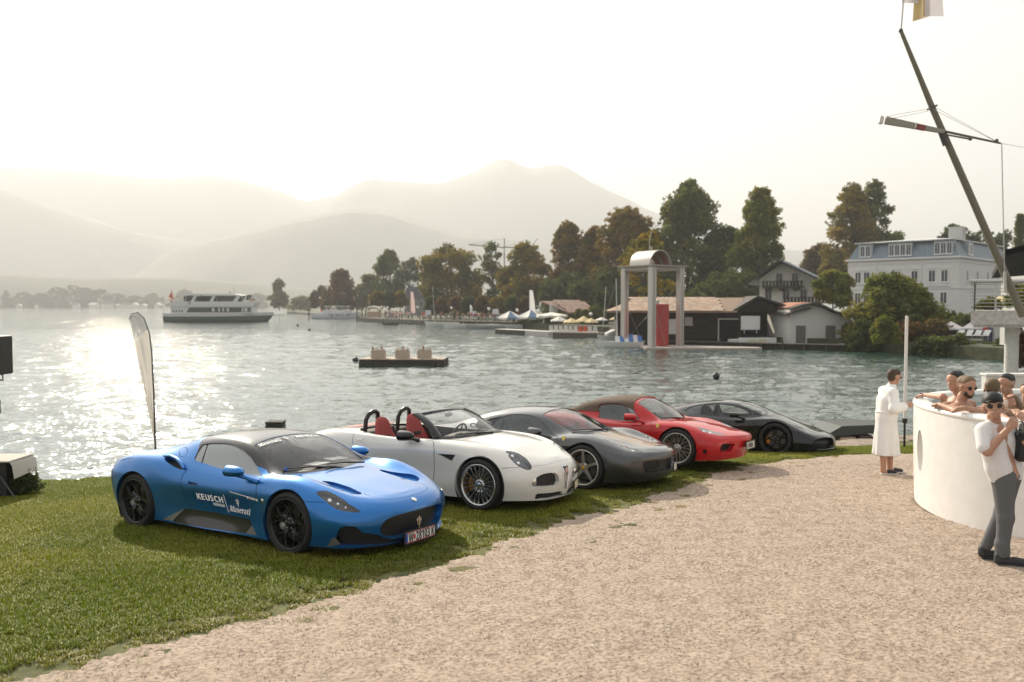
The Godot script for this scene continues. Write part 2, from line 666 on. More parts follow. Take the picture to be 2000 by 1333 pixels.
func build_hills() -> void:
	var m:=grain(Color(0.03,0.045,0.02),Color(0.06,0.07,0.035),120.0,0.95,0.0,41)
	ridge("far_hills", [Vector2(-700, 350), Vector2(-350, 325), Vector2(0, 328), Vector2(130, 333), Vector2(280, 346), Vector2(400, 342), Vector2(500, 362), Vector2(590, 388), Vector2(660, 384), Vector2(760, 400), Vector2(900, 440)], 5200.0, 900.0, m, 1, 90.0)
	ridge("mountain", [Vector2(560, 470), Vector2(640, 395), Vector2(720, 353), Vector2(850, 355), Vector2(920, 338), Vector2(984, 308), Vector2(1040, 330), Vector2(1100, 326), Vector2(1180, 362), Vector2(1260, 405), Vector2(1400, 470), Vector2(1560, 490), Vector2(1700, 500), Vector2(2000, 520), Vector2(2500, 500)], 4700.0, 900.0, m, 2, 90.0)
	ridge("left_hill", [Vector2(-700, 330), Vector2(-300, 345), Vector2(0, 363), Vector2(120, 400), Vector2(240, 450), Vector2(350, 470), Vector2(520, 520), Vector2(640, 590)], 3900.0, 700.0, m, 3, 70.0)
	ridge("middle_hill", [Vector2(230, 560), Vector2(330, 490), Vector2(420, 465), Vector2(560, 435), Vector2(690, 412), Vector2(780, 425), Vector2(880, 450), Vector2(1000, 470), Vector2(1150, 500), Vector2(1400, 560)], 3300.0, 600.0, m, 4, 60.0)
	ridge("wooded_shore", [Vector2(-500, 525), Vector2(-150, 535), Vector2(0, 533), Vector2(150, 541), Vector2(330, 542), Vector2(430, 548), Vector2(560, 560), Vector2(700, 575), Vector2(900, 580)], 1900.0, 170.0, m, 5, 10.0)
const ST:=10
const SS:=8
class Soup:
	var p:=PackedVector3Array()
	var n:=PackedVector3Array()
	var t:=PackedVector2Array()
func herm(pts: PackedVector3Array,g0: Vector3,g1: Vector3,sharp: Dictionary,n: int) -> PackedVector3Array:
	var e:=PackedVector3Array([g0])
	e.append_array(pts)
	e.append(g1)
	var len:=PackedFloat32Array()
	for i in e.size() - 1:
		len.append(e[i].distance_to(e[i+1])+1e-6)
	var out:=PackedVector3Array()
	for i in pts.size() - 1:
		var m:=[]
		for k in [i,i + 1]:
			var a:=(e[k+1] - e[k])/len[k]
			var b:=(e[k+2] - e[k+1])/len[k+1]
			var mid:=(a*len[k+1]+b*len[k])/(len[k]+len[k+1])
			m.append(mid.lerp(b if k==i else a,sharp.get(k,0.0))*len[i+1])
		for j in n:
			var u:=float(j)/n
			var uu:=u*u
			var u3:=uu*u
			out.append((2*u3 - 3*uu+1)*pts[i]+(u3 - 2*uu+u)*m[0]+(3*uu - 2*u3)*pts[i+1]+(u3 - uu)*m[1])
	out.append(pts[-1])
	return out
func car_grid(net: Dictionary) -> Array:
	var lines:=[]
	var flip:=Vector3(1,1,-1)
	for l in net.X.size():
		var p:=PackedVector3Array()
		for s in net.X[l].size():
			p.append(Vector3(net.X[l][s],net.Y[l][s],net.Z[l][s]))
		var sharp:={}
		for c in net.tc:
			if l >= c[1]:
				sharp[int(c[0])] = c[2]
		lines.append(herm(p,p[1]*flip,p[-2]*flip,sharp,ST))
	var rows:=[]
	for t in lines[0].size():
		var p:=PackedVector3Array()
		for l in lines:
			p.append(l[t])
		rows.append(herm(p,2*p[0] - p[1],p[-2]*flip,net.sc,SS))
	return rows
func car_soup(rows: Array) -> Soup:
	var s:=Soup.new()
	var h:=rows.size()
	var w: int = rows[0].size()
	var nor:=[]
	var flip:=Vector3(1,1,-1)
	for i in h:
		var r:=PackedVector3Array()
		for j in w:
			var a: Vector3 = rows[i - 1][j] if i>0 else rows[1][j]*flip
			var b: Vector3 = rows[i+1][j] if i<h - 1 else rows[h - 2][j]*flip
			var c: Vector3 = rows[i][maxi(j - 1,0)]
			var d: Vector3 = rows[i][j+1] if j<w - 1 else rows[i][w - 2]*flip
			var m:=(b - a).cross(d - c)
			r.append(m.normalized() if m.length_squared()>1e-12 else Vector3(1 if i<h/2 else -1,0.3,0).normalized())
		nor.append(r)
	var probe: Vector3 = nor[h/2][SS*3]
	var sg:=1.0 if probe.z>0.0 else -1.0
	for i in h - 1:
		for j in w - 1:
			for q in [[[0,0],[1,0],[1,1]],[[0,0],[1,1],[0,1]]]:
				for k in q:
					s.p.append(rows[i+k[0]][j+k[1]])
					s.n.append(nor[i+k[0]][j+k[1]]*sg)
					s.t.append(Vector2(float(i+k[0])/ST,float(j+k[1])/SS))
	return s
func flat_of(v: Array,ax: String) -> Vector2:
	match ax:
		"xy": return Vector2(v[0].x, v[0].y)
		"xz": return Vector2(v[0].x, v[0].z)
		"zy": return Vector2(v[0].z, v[0].y)
	return v[2]
func cut(s: Soup,poly: PackedVector2Array,ax: String,lo:=Vector3(-9,-9,-9),hi:=Vector3(9,9,9)) -> Array:
	var inside:=Soup.new()
	var rest:=Soup.new()
	var rim:=PackedVector3Array()
	var rim_n:=PackedVector3Array()
	var box:=Rect2(poly[0],Vector2.ZERO)
	for q in poly:
		box = box.expand(q)
	box = box.grow(0.0005)
	var convex:=Geometry2D.decompose_polygon_in_convex(poly)
	for i in convex.size():
		var area:=0.0
		var c: PackedVector2Array = convex[i]
		for k in c.size():
			area+=c[k].cross(c[(k+1) % c.size()])
		if area<0.0:
			c.reverse()
			convex[i] = c
	var hit:=PackedInt32Array()
	var x0:=box.position.x
	var y0:=box.position.y
	var x1:=box.end.x
	var y1:=box.end.y
	for i in range(0,s.p.size(),3):
		var f0: Vector2
		var f1: Vector2
		var f2: Vector2
		if ax == "ts":
			f0 = s.t[i]
			f1 = s.t[i+1]
			f2 = s.t[i+2]
		elif ax == "xy":
			f0 = Vector2(s.p[i].x,s.p[i].y)
			f1 = Vector2(s.p[i+1].x,s.p[i+1].y)
			f2 = Vector2(s.p[i+2].x,s.p[i+2].y)
		else:
			f0 = Vector2(s.p[i].x,s.p[i].z)
			f1 = Vector2(s.p[i+1].x,s.p[i+1].z)
			f2 = Vector2(s.p[i+2].x,s.p[i+2].z)
		if minf(f0.x,minf(f1.x,f2.x))>x1 or maxf(f0.x,maxf(f1.x,f2.x))<x0 or minf(f0.y,minf(f1.y,f2.y))>y1 or maxf(f0.y,maxf(f1.y,f2.y))<y0:
			continue
		var mid:=(s.p[i]+s.p[i+1]+s.p[i+2])/3.0
		if mid.x<lo.x or mid.y<lo.y or mid.z<lo.z or mid.x>hi.x or mid.y>hi.y or mid.z>hi.z:
			continue
		hit.append(i)
		var tri:=[]
		for k in 3:
			tri.append([s.p[i+k],s.n[i+k],s.t[i+k]])
		var pieces:=[tri]
		for c in convex:
			var left:=[]
			for piece in pieces:
				var cur: Array = piece
				for k in c.size():
					if cur.is_empty():
						break
					var a: Vector2 = c[k]
					var e: Vector2 = (c[(k+1) % c.size()] - a).normalized()
					var ins:=[]
					var outs:=[]
					var m:=cur.size()
					for q in m:
						var v: Array = cur[q]
						var u: Array = cur[(q+1) % m]
						var dv:=e.cross(flat_of(v,ax) - a)
						var du:=e.cross(flat_of(u,ax) - a)
						if dv >= 0.0:
							ins.append(v)
						else:
							outs.append(v)
						if (dv >= 0.0) != (du >= 0.0):
							var w:=dv/(dv - du)
							var x:=[v[0].lerp(u[0],w),v[1].lerp(u[1],w),v[2].lerp(u[2],w)]
							ins.append(x)
							outs.append(x)
					if outs.size() >= 3:
						left.append(outs)
					cur = ins if ins.size() >= 3 else []
				if cur.size() >= 3:
					for q in range(1,cur.size() - 1):
						for v in [cur[0],cur[q],cur[q + 1]]:
							inside.p.append(v[0]); inside.n.append(v[1]); inside.t.append(v[2])
					for q in cur.size():
						var v: Array = cur[q]
						var u: Array = cur[(q+1) % cur.size()]
						var fv:=flat_of(v,ax)
						var fu:=flat_of(u,ax)
						for k in poly.size():
							var a:=poly[k]
							var d:=poly[(k+1) % poly.size()] - a
							var l:=d.length()
							if l<1e-6:
								continue
							d /= l
							if absf(d.cross(fv - a))<2e-5 and absf(d.cross(fu - a))<2e-5 and d.dot(fv - a)>-1e-3 and d.dot(fv - a)<l+1e-3 and d.dot(fu - a)>-1e-3 and d.dot(fu - a)<l+1e-3:
								rim.append(v[0]); rim.append(u[0])
								rim_n.append(v[1]); rim_n.append(u[1])
								break
			pieces = left
		for piece in pieces:
			for q in range(1,piece.size() - 1):
				for v in [piece[0],piece[q],piece[q + 1]]:
					rest.p.append(v[0]); rest.n.append(v[1]); rest.t.append(v[2])
	var last:=s.p.size()
	for h in range(hit.size() - 1,-1,-1):
		last-=3
		for k in 3:
			s.p[hit[h]+k] = s.p[last+k]
			s.n[hit[h]+k] = s.n[last+k]
			s.t[hit[h]+k] = s.t[last+k]
	s.p.resize(last)
	s.n.resize(last)
	s.t.resize(last)
	s.p.append_array(rest.p)
	s.n.append_array(rest.n)
	s.t.append_array(rest.t)
	return [inside,rim,rim_n]
func soup_buf(s: Soup,into: Buf,side: float,deep:=0.0) -> void:
	var m:=Vector3(1,1,side)
	for i in range(0,s.p.size(),3):
		into.tn((s.p[i] - s.n[i]*deep)*m,(s.p[i+1] - s.n[i+1]*deep)*m,(s.p[i+2] - s.n[i+2]*deep)*m,s.n[i]*m,s.n[i+1]*m,s.n[i+2]*m)
func rim_buf(r: Array,into: Buf,side: float,deep: float,way:=Vector3.ZERO) -> void:
	var m:=Vector3(1,1,side)
	for i in range(0,r[1].size(),2):
		var a: Vector3 = r[1][i]
		var b: Vector3 = r[1][i+1]
		var da: Vector3 = way if way != Vector3.ZERO else -r[2][i]*deep
		var db: Vector3 = way if way != Vector3.ZERO else -r[2][i+1]*deep
		into.quad(a*m,b*m,(b+db)*m,(a+da)*m)
func inset(car: Node3D, body: Soup, rims: Buf, called: String, poly: PackedVector2Array, deep: float, m: Material, across := false, ax := "ts", lo := Vector3(-9, -9, -9)) -> Array:
	var r:=cut(body,poly,ax,lo)
	var made:=[]
	if across:
		var b:=Buf.new()
		for sd in [1.0,-1.0]:
			soup_buf(r[0],b,sd,deep)
		if b.v.size():
			made.append(put(called,b,m,car))
	else:
		for sd in [1.0,-1.0]:
			var b:=Buf.new()
			soup_buf(r[0],b,sd,deep)
			if b.v.size():
				made.append(put(called,b,m,car))
	if deep != 0.0:
		for sd in [1.0,-1.0]:
			rim_buf(r,rims,sd,deep)
	return made
func seam(body: Soup, dark: Buf, pts: PackedVector2Array, wide := 0.007, ax := "ts") -> void:
	for i in pts.size() - 1:
		var a:=pts[i]
		var b:=pts[i+1]
		var e:=b - a
		var sc := Vector2(0.42, 0.15) if ax == "ts" else Vector2.ONE
		var d:=(e*sc).normalized()
		var o:=Vector2(-d.y,d.x)*wide*0.5/sc
		var x:=d*0.002/sc
		var r:=cut(body,PackedVector2Array([a - x - o,b+x - o,b+x+o,a - x+o]),ax,Vector3(-9,-9,0.0))
		for sd in [1.0,-1.0]:
			soup_buf(r[0],dark,sd,0.006)
func ring(x: float,y: float,r: float,n:=44) -> PackedVector2Array:
	var o:=PackedVector2Array()
	for k in n:
		o.append(Vector2(x+r*cos(TAU*k/n),y+r*sin(TAU*k/n)))
	return o
func paint(c: Color,metal:=0.35,rough:=0.38) -> StandardMaterial3D:
	var m:=StandardMaterial3D.new()
	m.albedo_color = c.linear_to_srgb()
	m.metallic = metal
	m.roughness = rough
	m.clearcoat_enabled = true
	m.clearcoat = 1.0
	m.clearcoat_roughness = 0.02
	m.metallic_specular = 0.1
	return m
func spoke(b: Buf,pts: Array,wide: Array,face: Array,thick:=0.03) -> void:
	var rows:=[]
	for i in pts.size():
		var p: Vector2 = Vector2.from_angle(pts[i].y)*pts[i].x
		var q: Vector2 = Vector2.from_angle(pts[mini(i+1,pts.size() - 1)].y)*pts[mini(i+1,pts.size() - 1)].x - Vector2.from_angle(pts[maxi(i - 1,0)].y)*pts[maxi(i - 1,0)].x
		var o: Vector2 = Vector2(-q.y,q.x).normalized()*wide[i]*0.5
		var z: float = face[i]
		var c: Vector2 = o*0.62
		rows.append(PackedVector3Array([Vector3(p.x+o.x,p.y+o.y,z - thick),Vector3(p.x+o.x,p.y+o.y,z - 0.008),Vector3(p.x+c.x,p.y+c.y,z),Vector3(p.x - c.x,p.y - c.y,z),Vector3(p.x - o.x,p.y - o.y,z - 0.008),Vector3(p.x - o.x,p.y - o.y,z - thick)]))
	for i in rows.size() - 1:
		for j in 5:
			b.quad(rows[i][j],rows[i][j+1],rows[i+1][j+1],rows[i+1][j])
func wheel(style: String,r: float,rim_r: float,wide: float,rim_m: Material,lip_m: Material,cal_m: Material) -> Node3D:
	var w:=Node3D.new()
	w.name = "wheel"
	var rot:=Transform3D(Basis(Vector3.RIGHT,PI/2),Vector3.ZERO)   # lathe's y becomes z
	var t:=Buf.new()
	var h:=wide*0.5
	t.lathe([Vector2(rim_r - 0.01,h - 0.035),Vector2(rim_r+0.005,h - 0.012),Vector2(rim_r+0.02,h - 0.004),Vector2((rim_r+r)*0.5,h+0.004),Vector2(r - 0.022,h - 0.008),Vector2(r - 0.006,h - 0.03),Vector2(r,h - 0.06),Vector2(r,-h+0.06),Vector2(r - 0.01,-h+0.02),Vector2(rim_r,-h)],56,rot)
	for k in [-0.3,0.0,0.3]:
		t.lathe([Vector2(r+0.0015,h*k - 0.012),Vector2(r+0.0015,h*k+0.012)],56,rot)
	put("tyre", t, mat(0.012, 0.012, 0.012, 0.75), w)
	var b:=Buf.new()
	b.lathe([Vector2(rim_r+0.008,h - 0.014),Vector2(rim_r+0.004,h - 0.004),Vector2(rim_r - 0.006,h - 0.003),Vector2(rim_r - 0.016,h - 0.012),Vector2(rim_r - 0.022,h - 0.03)],56,rot)
	b.lathe([Vector2(rim_r - 0.022,h - 0.03),Vector2(rim_r - 0.035,h - 0.1),Vector2(rim_r - 0.045,-h)],40,rot)
	put("rim", b, lip_m, w)
	var s:=Buf.new()
	var f:=h - 0.025
	var e:=rim_r - 0.018
	match style:
		"fork":
			for k in 5:
				var a:=TAU*k/5+PI/2
				for d in [-1.0,1.0]:
					spoke(s,[Vector2(0.05,a+d*0.25),Vector2(e*0.5,a+d*0.10),Vector2(e*0.72,a+d*0.24),Vector2(e,a+d*0.40)],[0.04,0.036,0.026,0.024],[f - 0.03,f - 0.012,f - 0.006,f - 0.004])
					spoke(s,[Vector2(e*0.52,a+d*0.12),Vector2(e*0.8,a+d*0.03),Vector2(e,a+d*0.06)],[0.022,0.016,0.016],[f - 0.014,f - 0.012,f - 0.008])
		"petal":
			for k in 10:
				var a:=TAU*k/10+0.12
				for d in [-1.0,1.0]:
					spoke(s,[Vector2(0.055,a+d*0.06),Vector2(e*0.4,a+d*0.135),Vector2(e*0.7,a+d*0.165),Vector2(e,a+d*0.125)],[0.012,0.014,0.017,0.024],[f - 0.04,f - 0.02,f - 0.008,f - 0.004],0.025)
		"star":
			for k in 5:
				var a:=TAU*k/5+PI/2
				for d in [-1.0,1.0]:
					spoke(s,[Vector2(0.04,a+d*0.34),Vector2(e*0.3,a+d*0.16),Vector2(e*0.65,a+d*0.062),Vector2(e,a+d*0.036)],[0.03,0.028,0.022,0.018],[f - 0.02,f - 0.012,f - 0.004,f - 0.002])
				spoke(s,[Vector2(0.04,a),Vector2(e*0.6,a),Vector2(e*0.98,a)],[0.05,0.03,0.014],[f - 0.034,f - 0.026,f - 0.012])
		"mesh":
			for k in 10:
				var a:=TAU*k/10+0.1
				spoke(s,[Vector2(0.05,a),Vector2(e*0.42,a)],[0.022,0.016],[f - 0.05,f - 0.025])
				for d in [-1.0,1.0]:
					spoke(s,[Vector2(e*0.40,a),Vector2(e*0.52,a+d*0.1),Vector2(e,a+d*0.165)],[0.016,0.016,0.015],[f - 0.026,f - 0.02,f - 0.004])
		"blade":
			for k in 5:
				var a:=TAU*k/5+0.4
				spoke(s,[Vector2(0.05,a),Vector2(e*0.5,a+0.03)],[0.07,0.045],[f - 0.03,f - 0.012])
				for d in [-1.0,1.0]:
					spoke(s,[Vector2(e*0.46,a+0.03+d*0.03),Vector2(e*0.75,a+d*0.2),Vector2(e,a+d*0.26)],[0.034,0.028,0.024],[f - 0.012,f - 0.006,f - 0.003])
	s.lathe([Vector2(0.075,f - 0.05),Vector2(0.072,f - 0.022),Vector2(0.05,f - 0.014),Vector2(0.001,f - 0.014)],24,rot)
	put("spokes", s, rim_m, w)
	var bolt:=Buf.new()
	bolt.lathe([Vector2(0.009,0.0),Vector2(0.009,0.012),Vector2(0.001,0.014)],6,rot)
	var bm:=bolt.mesh()
	for k in 5:
		var a:=TAU*k/5+0.3
		put("wheel_bolt", bm, mat(0.4, 0.4, 0.4, 0.3, 0.9), w).position = Vector3(cos(a) * 0.055, sin(a) * 0.055, f - 0.02)
	var cap:=Buf.new()
	cap.lathe([Vector2(0.03,f - 0.016),Vector2(0.028,f - 0.006),Vector2(0.001,f - 0.004)],20,rot)
	put("centre_cap", cap, cal_m if style == "star" else rim_m, w)
	var disc:=Buf.new()
	disc.lathe([Vector2(0.001,f - 0.10),Vector2(0.1,f - 0.085),Vector2(0.11,f - 0.095),Vector2(0.195,f - 0.095),Vector2(0.195,f - 0.12),Vector2(0.1,f - 0.125)],40,rot,true)
	put("brake_disc", disc, mat(0.12, 0.115, 0.11, 0.4, 0.7), w)
	var cal:=Buf.new()
	var rows:=[]
	for i in 9:
		var a:=PI - 0.5+i*0.125
		var o:=Vector3(cos(a),sin(a),0)
		var k:=0.012*(1.0 if i % 4==0 else 0.0)
		rows.append(PackedVector3Array([o*0.13+Vector3(0,0,f - 0.09),o*(0.135+k)+Vector3(0,0,f - 0.055 - k),o*(0.2 - k)+Vector3(0,0,f - 0.055 - k),o*0.212+Vector3(0,0,f - 0.09),o*0.212+Vector3(0,0,f - 0.13)]))
	cal.skin(rows)
	put("brake_caliper", cal, cal_m, w)
	var well:=Buf.new()
	well.lathe([Vector2(rim_r - 0.03,-h),Vector2(0.001,-h)],24,rot)
	put("inner_disc", well, mat(0.008, 0.008, 0.008, 0.9), w)
	return w
func mount(car: Node3D,w: Node3D,x: float,y: float,z: float,wide: float,steer:=0.0) -> void:
	for sd in [1.0,-1.0]:
		var k: Node3D = w if sd>0.0 else w.duplicate()
		k.name = "wheel"
		car.add_child(k,true)
		k.transform = Transform3D(Basis(Vector3.UP,(0.0 if sd>0.0 else PI)+steer),Vector3(x,y,sd*(z - wide*0.5)))
func pad(b: Buf,spine: Array,up: Vector3) -> void:
	var rows:=[]
	for i in spine.size():
		var c: Vector3 = spine[i][0]
		var hw: float = spine[i][1]
		var th: float = spine[i][2]
		var dir: Vector3 = (spine[mini(i+1,spine.size() - 1)][0] - spine[maxi(i - 1,0)][0]).normalized()
		var nrm:=(up - dir*up.dot(dir)).normalized()
		var r:=PackedVector3Array()
		for k in 14:
			var a:=TAU*k/14
			var cx:=signf(cos(a))*pow(absf(cos(a)),0.45)
			var cy:=signf(sin(a))*pow(absf(sin(a)),0.6)
			var wing:=th*0.7*pow(absf(cx),4.0)
			r.append(c+Vector3(0,0,cx*hw)+nrm*(cy*th+wing))
		rows.append(r)
	b.skin(rows,true)
	for e in [0,rows.size() - 1]:
		var mid: Vector3 = spine[e][0]
		for k in 14:
			b.tri(mid,rows[e][k],rows[e][(k+1) % 14]) if e else b.tri(mid,rows[e][(k+1) % 14],rows[e][k])
func seat(car: Node3D,x: float,z: float,m: Material,slot: Material,tall:=0.0) -> void:
	var b:=Buf.new()
	pad(b,[[Vector3(x+0.42,0.32,z),0.2,0.05],[Vector3(x+0.38,0.36,z),0.24,0.07],[Vector3(x+0.1,0.33,z),0.25,0.08],[Vector3(x - 0.04,0.32,z),0.24,0.06]],Vector3.UP)
	var back := put("seat", b, m, car)
	var k:=Buf.new()
	pad(k,[[Vector3(x - 0.02,0.32,z),0.2,0.06],[Vector3(x - 0.1,0.5,z),0.25,0.07],[Vector3(x - 0.17,0.72+tall*0.4,z),0.25,0.06],[Vector3(x - 0.21,0.84+tall*0.7,z),0.17,0.05],[Vector3(x - 0.23,0.92+tall,z),0.14,0.05],[Vector3(x - 0.24,0.97+tall,z),0.125,0.045],[Vector3(x - 0.247,1.01+tall,z),0.10,0.038],[Vector3(x - 0.25,1.035+tall,z),0.06,0.025],[Vector3(x - 0.252,1.045+tall,z),0.02,0.01]],Vector3.RIGHT)
	put("backrest", k, m, back)
	if slot:
		var q:=Buf.new()
		q.box(Vector3(x - 0.12,0.78+tall*0.7,z),Vector3(0.02,0.05,0.16),Basis(Vector3.BACK,0.25),0.008)
		put("harness_slot", q, slot, back)
func steering(car: Node3D,at_: Vector3,m: Material) -> void:
	var b:=Buf.new()
	var t:=Transform3D(Basis(Vector3.BACK,deg_to_rad(66.0)),at_)
	var pts:=[]
	for k in 25:
		var a:=TAU*k/24
		pts.append(t*Vector3(cos(a)*0.17,0,sin(a)*0.17))
	b.tube(pts,[0.015],8,false)
	for a in [0.0,PI / 2,PI]:
		b.bar(t*Vector3(0,-0.02,0),t*Vector3(cos(a)*0.165,0,sin(a)*0.165),0.012)
	b.lathe([Vector2(0.045,-0.03),Vector2(0.045,0.0),Vector2(0.001,0.008)],16,t)
	put("steering_wheel", b, m, car)
func cabin(car: Node3D,dark: Material,seat_m: Material,seat_x: float,dash_x: float,dash_y: float,open:=false) -> void:
	var b:=Buf.new()
	b.box(Vector3(-0.2,0.22,0),Vector3(2.1,0.04,1.5))
	b.box(Vector3(0.1,0.36,0),Vector3(1.6,0.26,0.2),Basis(),0.04)
	b.box(Vector3(seat_x - 0.42,0.52,0),Vector3(0.06,0.62,1.5),Basis(Vector3.BACK,0.25))
	for s in [-1.0,1.0]:
		b.box(Vector3(-0.1,0.5,s*0.76),Vector3(1.9,0.56,0.05))
	put("cabin_floor", b, dark, car)
	var d:=Buf.new()
	var rows:=[]
	for k in [[0.0,0.0],[0.08,-0.01],[0.34,-0.02],[0.46,-0.08],[0.48,-0.2],[0.40,-0.36]]:
		var r:=PackedVector3Array()
		for j in 9:
			var z:=(j/4.0 - 1.0)*0.72
			r.append(Vector3(dash_x - k[0] - 0.06*z*z,dash_y+k[1]+0.03*cos(z*5.0),z))
		rows.append(r)
	d.skin(rows)
	put("dashboard", d, dark, car)
	for s in [-1.0,1.0]:
		seat(car,seat_x,s*0.37,seat_m,dark if open else null,0.1 if open else -0.02)
	steering(car,Vector3(dash_x - 0.62,dash_y - 0.07,-0.37),dark)
func mirror(car: Node3D,p: Vector3,size: Vector3,foot: Vector3,shell: Material,stalk: Material) -> void:
	for sd in [1.0,-1.0]:
		var m:=Vector3(1,1,sd)
		var b:=Buf.new()
		var rows:=[]
		for i in 7:
			var u:=i/6.0
			var k:=sqrt(1.0 - pow(1.0 - u,2.4)) if u<1.0 else 1.0
			var r:=PackedVector3Array()
			for j in 14:
				var a:=TAU*j/14
				r.append((p+Vector3(size.x*(0.5 - u),sin(a)*size.y*0.5*k,cos(a)*size.z*0.5*k))*m)
			rows.append(r)
		b.skin(rows,true,sd<0.0)
		var o := put("wing_mirror", b, shell, car)
		var g:=Buf.new()
		for j in 14:
			var a:=TAU*j/14
			var c:=TAU*(j+1)/14
			g.tri((p+Vector3(-size.x*0.49,0,0))*m,(p+Vector3(-size.x*0.49,sin(a)*size.y*0.5,cos(a)*size.z*0.5))*m,(p+Vector3(-size.x*0.49,sin(c)*size.y*0.5,cos(c)*size.z*0.5))*m)
		put("mirror_glass", g, mat(0.6, 0.62, 0.65, 0.05, 1.0), o)
		var t:=Buf.new()
		t.tube([foot*m,foot.lerp(p,0.5)*m - Vector3(0,0.012,0),(p - Vector3(0,size.y*0.25,0))*m],[0.034,0.022,0.03],8)
		put("mirror_arm", t, stalk, o)
func plate(car: Node3D,p: Vector3,yaw: float,size: Vector2,m: Material,text: String,dark: Material,eu:=true) -> void:
	var t:=Transform3D(Basis(Vector3.UP,PI/2+yaw),p)
	var b:=Buf.new()
	b.box(t.origin,Vector3(size.x,size.y,0.012),t.basis,0.004)
	var o := put("licence_plate", b, m, car)
	var fr:=Buf.new()
	for s in [-1.0,1.0]:
		fr.box(t*Vector3(0,s*(size.y*0.5+0.006),0.001),Vector3(size.x+0.03,0.014,0.018),t.basis)
		fr.box(t*Vector3(s*(size.x*0.5+0.007),0,0.002),Vector3(0.014,size.y,0.018),t.basis)
	put("plate_frame", fr, dark, o)
	if eu:
		var e:=Buf.new()
		e.box(t*Vector3(-size.x*0.5+0.022,0,0.006),Vector3(0.04,size.y - 0.008,0.004),t.basis)
		put("blue_band", e, mat(0.01, 0.06, 0.35, 0.4), o)
	if text:
		letters(o, "plate_lettering", text, t.translated_local(Vector3(0.02 if eu else 0.0, 0, 0.0075)), size.y * 0.82, dark, 0.0, size.x * 0.86)
func letters(parent: Node, called: String, text: String, t: Transform3D, tall: float, m: Material, slant := 0.0, width := 0.0, face := "Droid Sans", bold := 700) -> MeshInstance3D:
	var b:=letter_buf(text,tall,slant,width,face,bold)
	var o:=Buf.new()
	o.add(b,t)
	return put(called,o,m,parent)
func letter_buf(text: String, tall: float, slant := 0.0, width := 0.0, face := "Droid Sans", bold := 700) -> Buf:
	var f:=SystemFont.new()
	f.font_names = PackedStringArray([face])
	f.font_weight = bold
	var tm:=TextMesh.new()
	tm.font = f
	tm.text = text
	tm.font_size = 32
	tm.pixel_size = 0.01
	tm.depth = 0.02
	tm.curve_step = 1.0
	var a:=tm.surface_get_arrays(0)
	var v: PackedVector3Array = a[Mesh.ARRAY_VERTEX]
	var n: PackedVector3Array = a[Mesh.ARRAY_NORMAL]
	var idx = a[Mesh.ARRAY_INDEX]
	var lo:=Vector3(9,9,9)
	var hi:=-lo
	for p in v:
		lo = lo.min(p)
		hi = hi.max(p)
	var sy:=tall/(hi.y - lo.y)
	var sx:=width/(hi.x - lo.x) if width>0.0 else sy
	var b:=Buf.new()
	var mid:=(lo+hi)*0.5
	var count: int = idx.size() if idx != null else v.size()
	for i in range(0,count,3):
		var q:=[]
		for k in 3:
			var j: int = idx[i+k] if idx != null else i+k
			var p:=v[j] - mid
			q.append([Vector3(p.x*sx+p.y*sy*slant,p.y*sy,signf(p.z)*0.001),n[j]])
		b.tn(q[0][0],q[1][0],q[2][0],q[0][1],q[1][1],q[2][1])
	return b
func wrap_side(b: Buf,skin: Soup,off: float,side:=1.0) -> Buf:
	var o:=Buf.new()
	var memo:={}
	for i in range(0,b.v.size(),3):
		if b.n[i].z<0.5:
			continue
		var q:=[]
		for k in 3:
			var p:=b.v[i+k]
			var key:=Vector2(snappedf(p.x,0.002),snappedf(p.y,0.002))
			if not memo.has(key):
				memo[key] = skin_z(skin,p.x,p.y)
			q.append(Vector3(p.x,p.y,(memo[key]+off)*side))
		var m:=Vector3(0,0.1,side).normalized()
		o.tn(q[0],q[1],q[2],m,m,m)
	return o
func skin_z(s: Soup,x: float,y: float) -> float:
	var best:=0.85
	for i in range(0,s.p.size(),3):
		var a:=s.p[i]
		if absf(a.x - x)>0.12 or absf(a.y - y)>0.12 or a.z<0.5:
			continue
		var b:=s.p[i+1]
		var c:=s.p[i+2]
		var d:=(b.y - c.y)*(a.x - c.x)+(c.x - b.x)*(a.y - c.y)
		if absf(d)<1e-9:
			continue
		var u:=((b.y - c.y)*(x - c.x)+(c.x - b.x)*(y - c.y))/d
		var v:=((c.y - a.y)*(x - c.x)+(a.x - c.x)*(y - c.y))/d
		if u>-0.02 and v>-0.02 and u+v<1.02:
			return a.z*u+b.z*v+c.z*(1.0 - u - v)
	return best
func spot(rows: Array,t: float,s: float) -> Vector3:
	var i:=clampi(int(t*ST),0,rows.size() - 2)
	var j:=clampi(int(s*SS),0,rows[0].size() - 2)
	var a: Vector3 = rows[i][j].lerp(rows[i+1][j],clampf(t*ST - i,0,1))
	var b: Vector3 = rows[i][j+1].lerp(rows[i+1][j+1],clampf(t*ST - i,0,1))
	return a.lerp(b,clampf(s*SS - j,0,1))
func car_node(called: String,label: String,o: Vector3,f: Vector3,u: Vector3) -> Node3D:
	var c := thing(called, label, "car", Vector3.ZERO, 0.0, "sports cars parked on the lawn")
	c.transform = Transform3D(Basis(f,u,f.cross(u)),o)
	return c
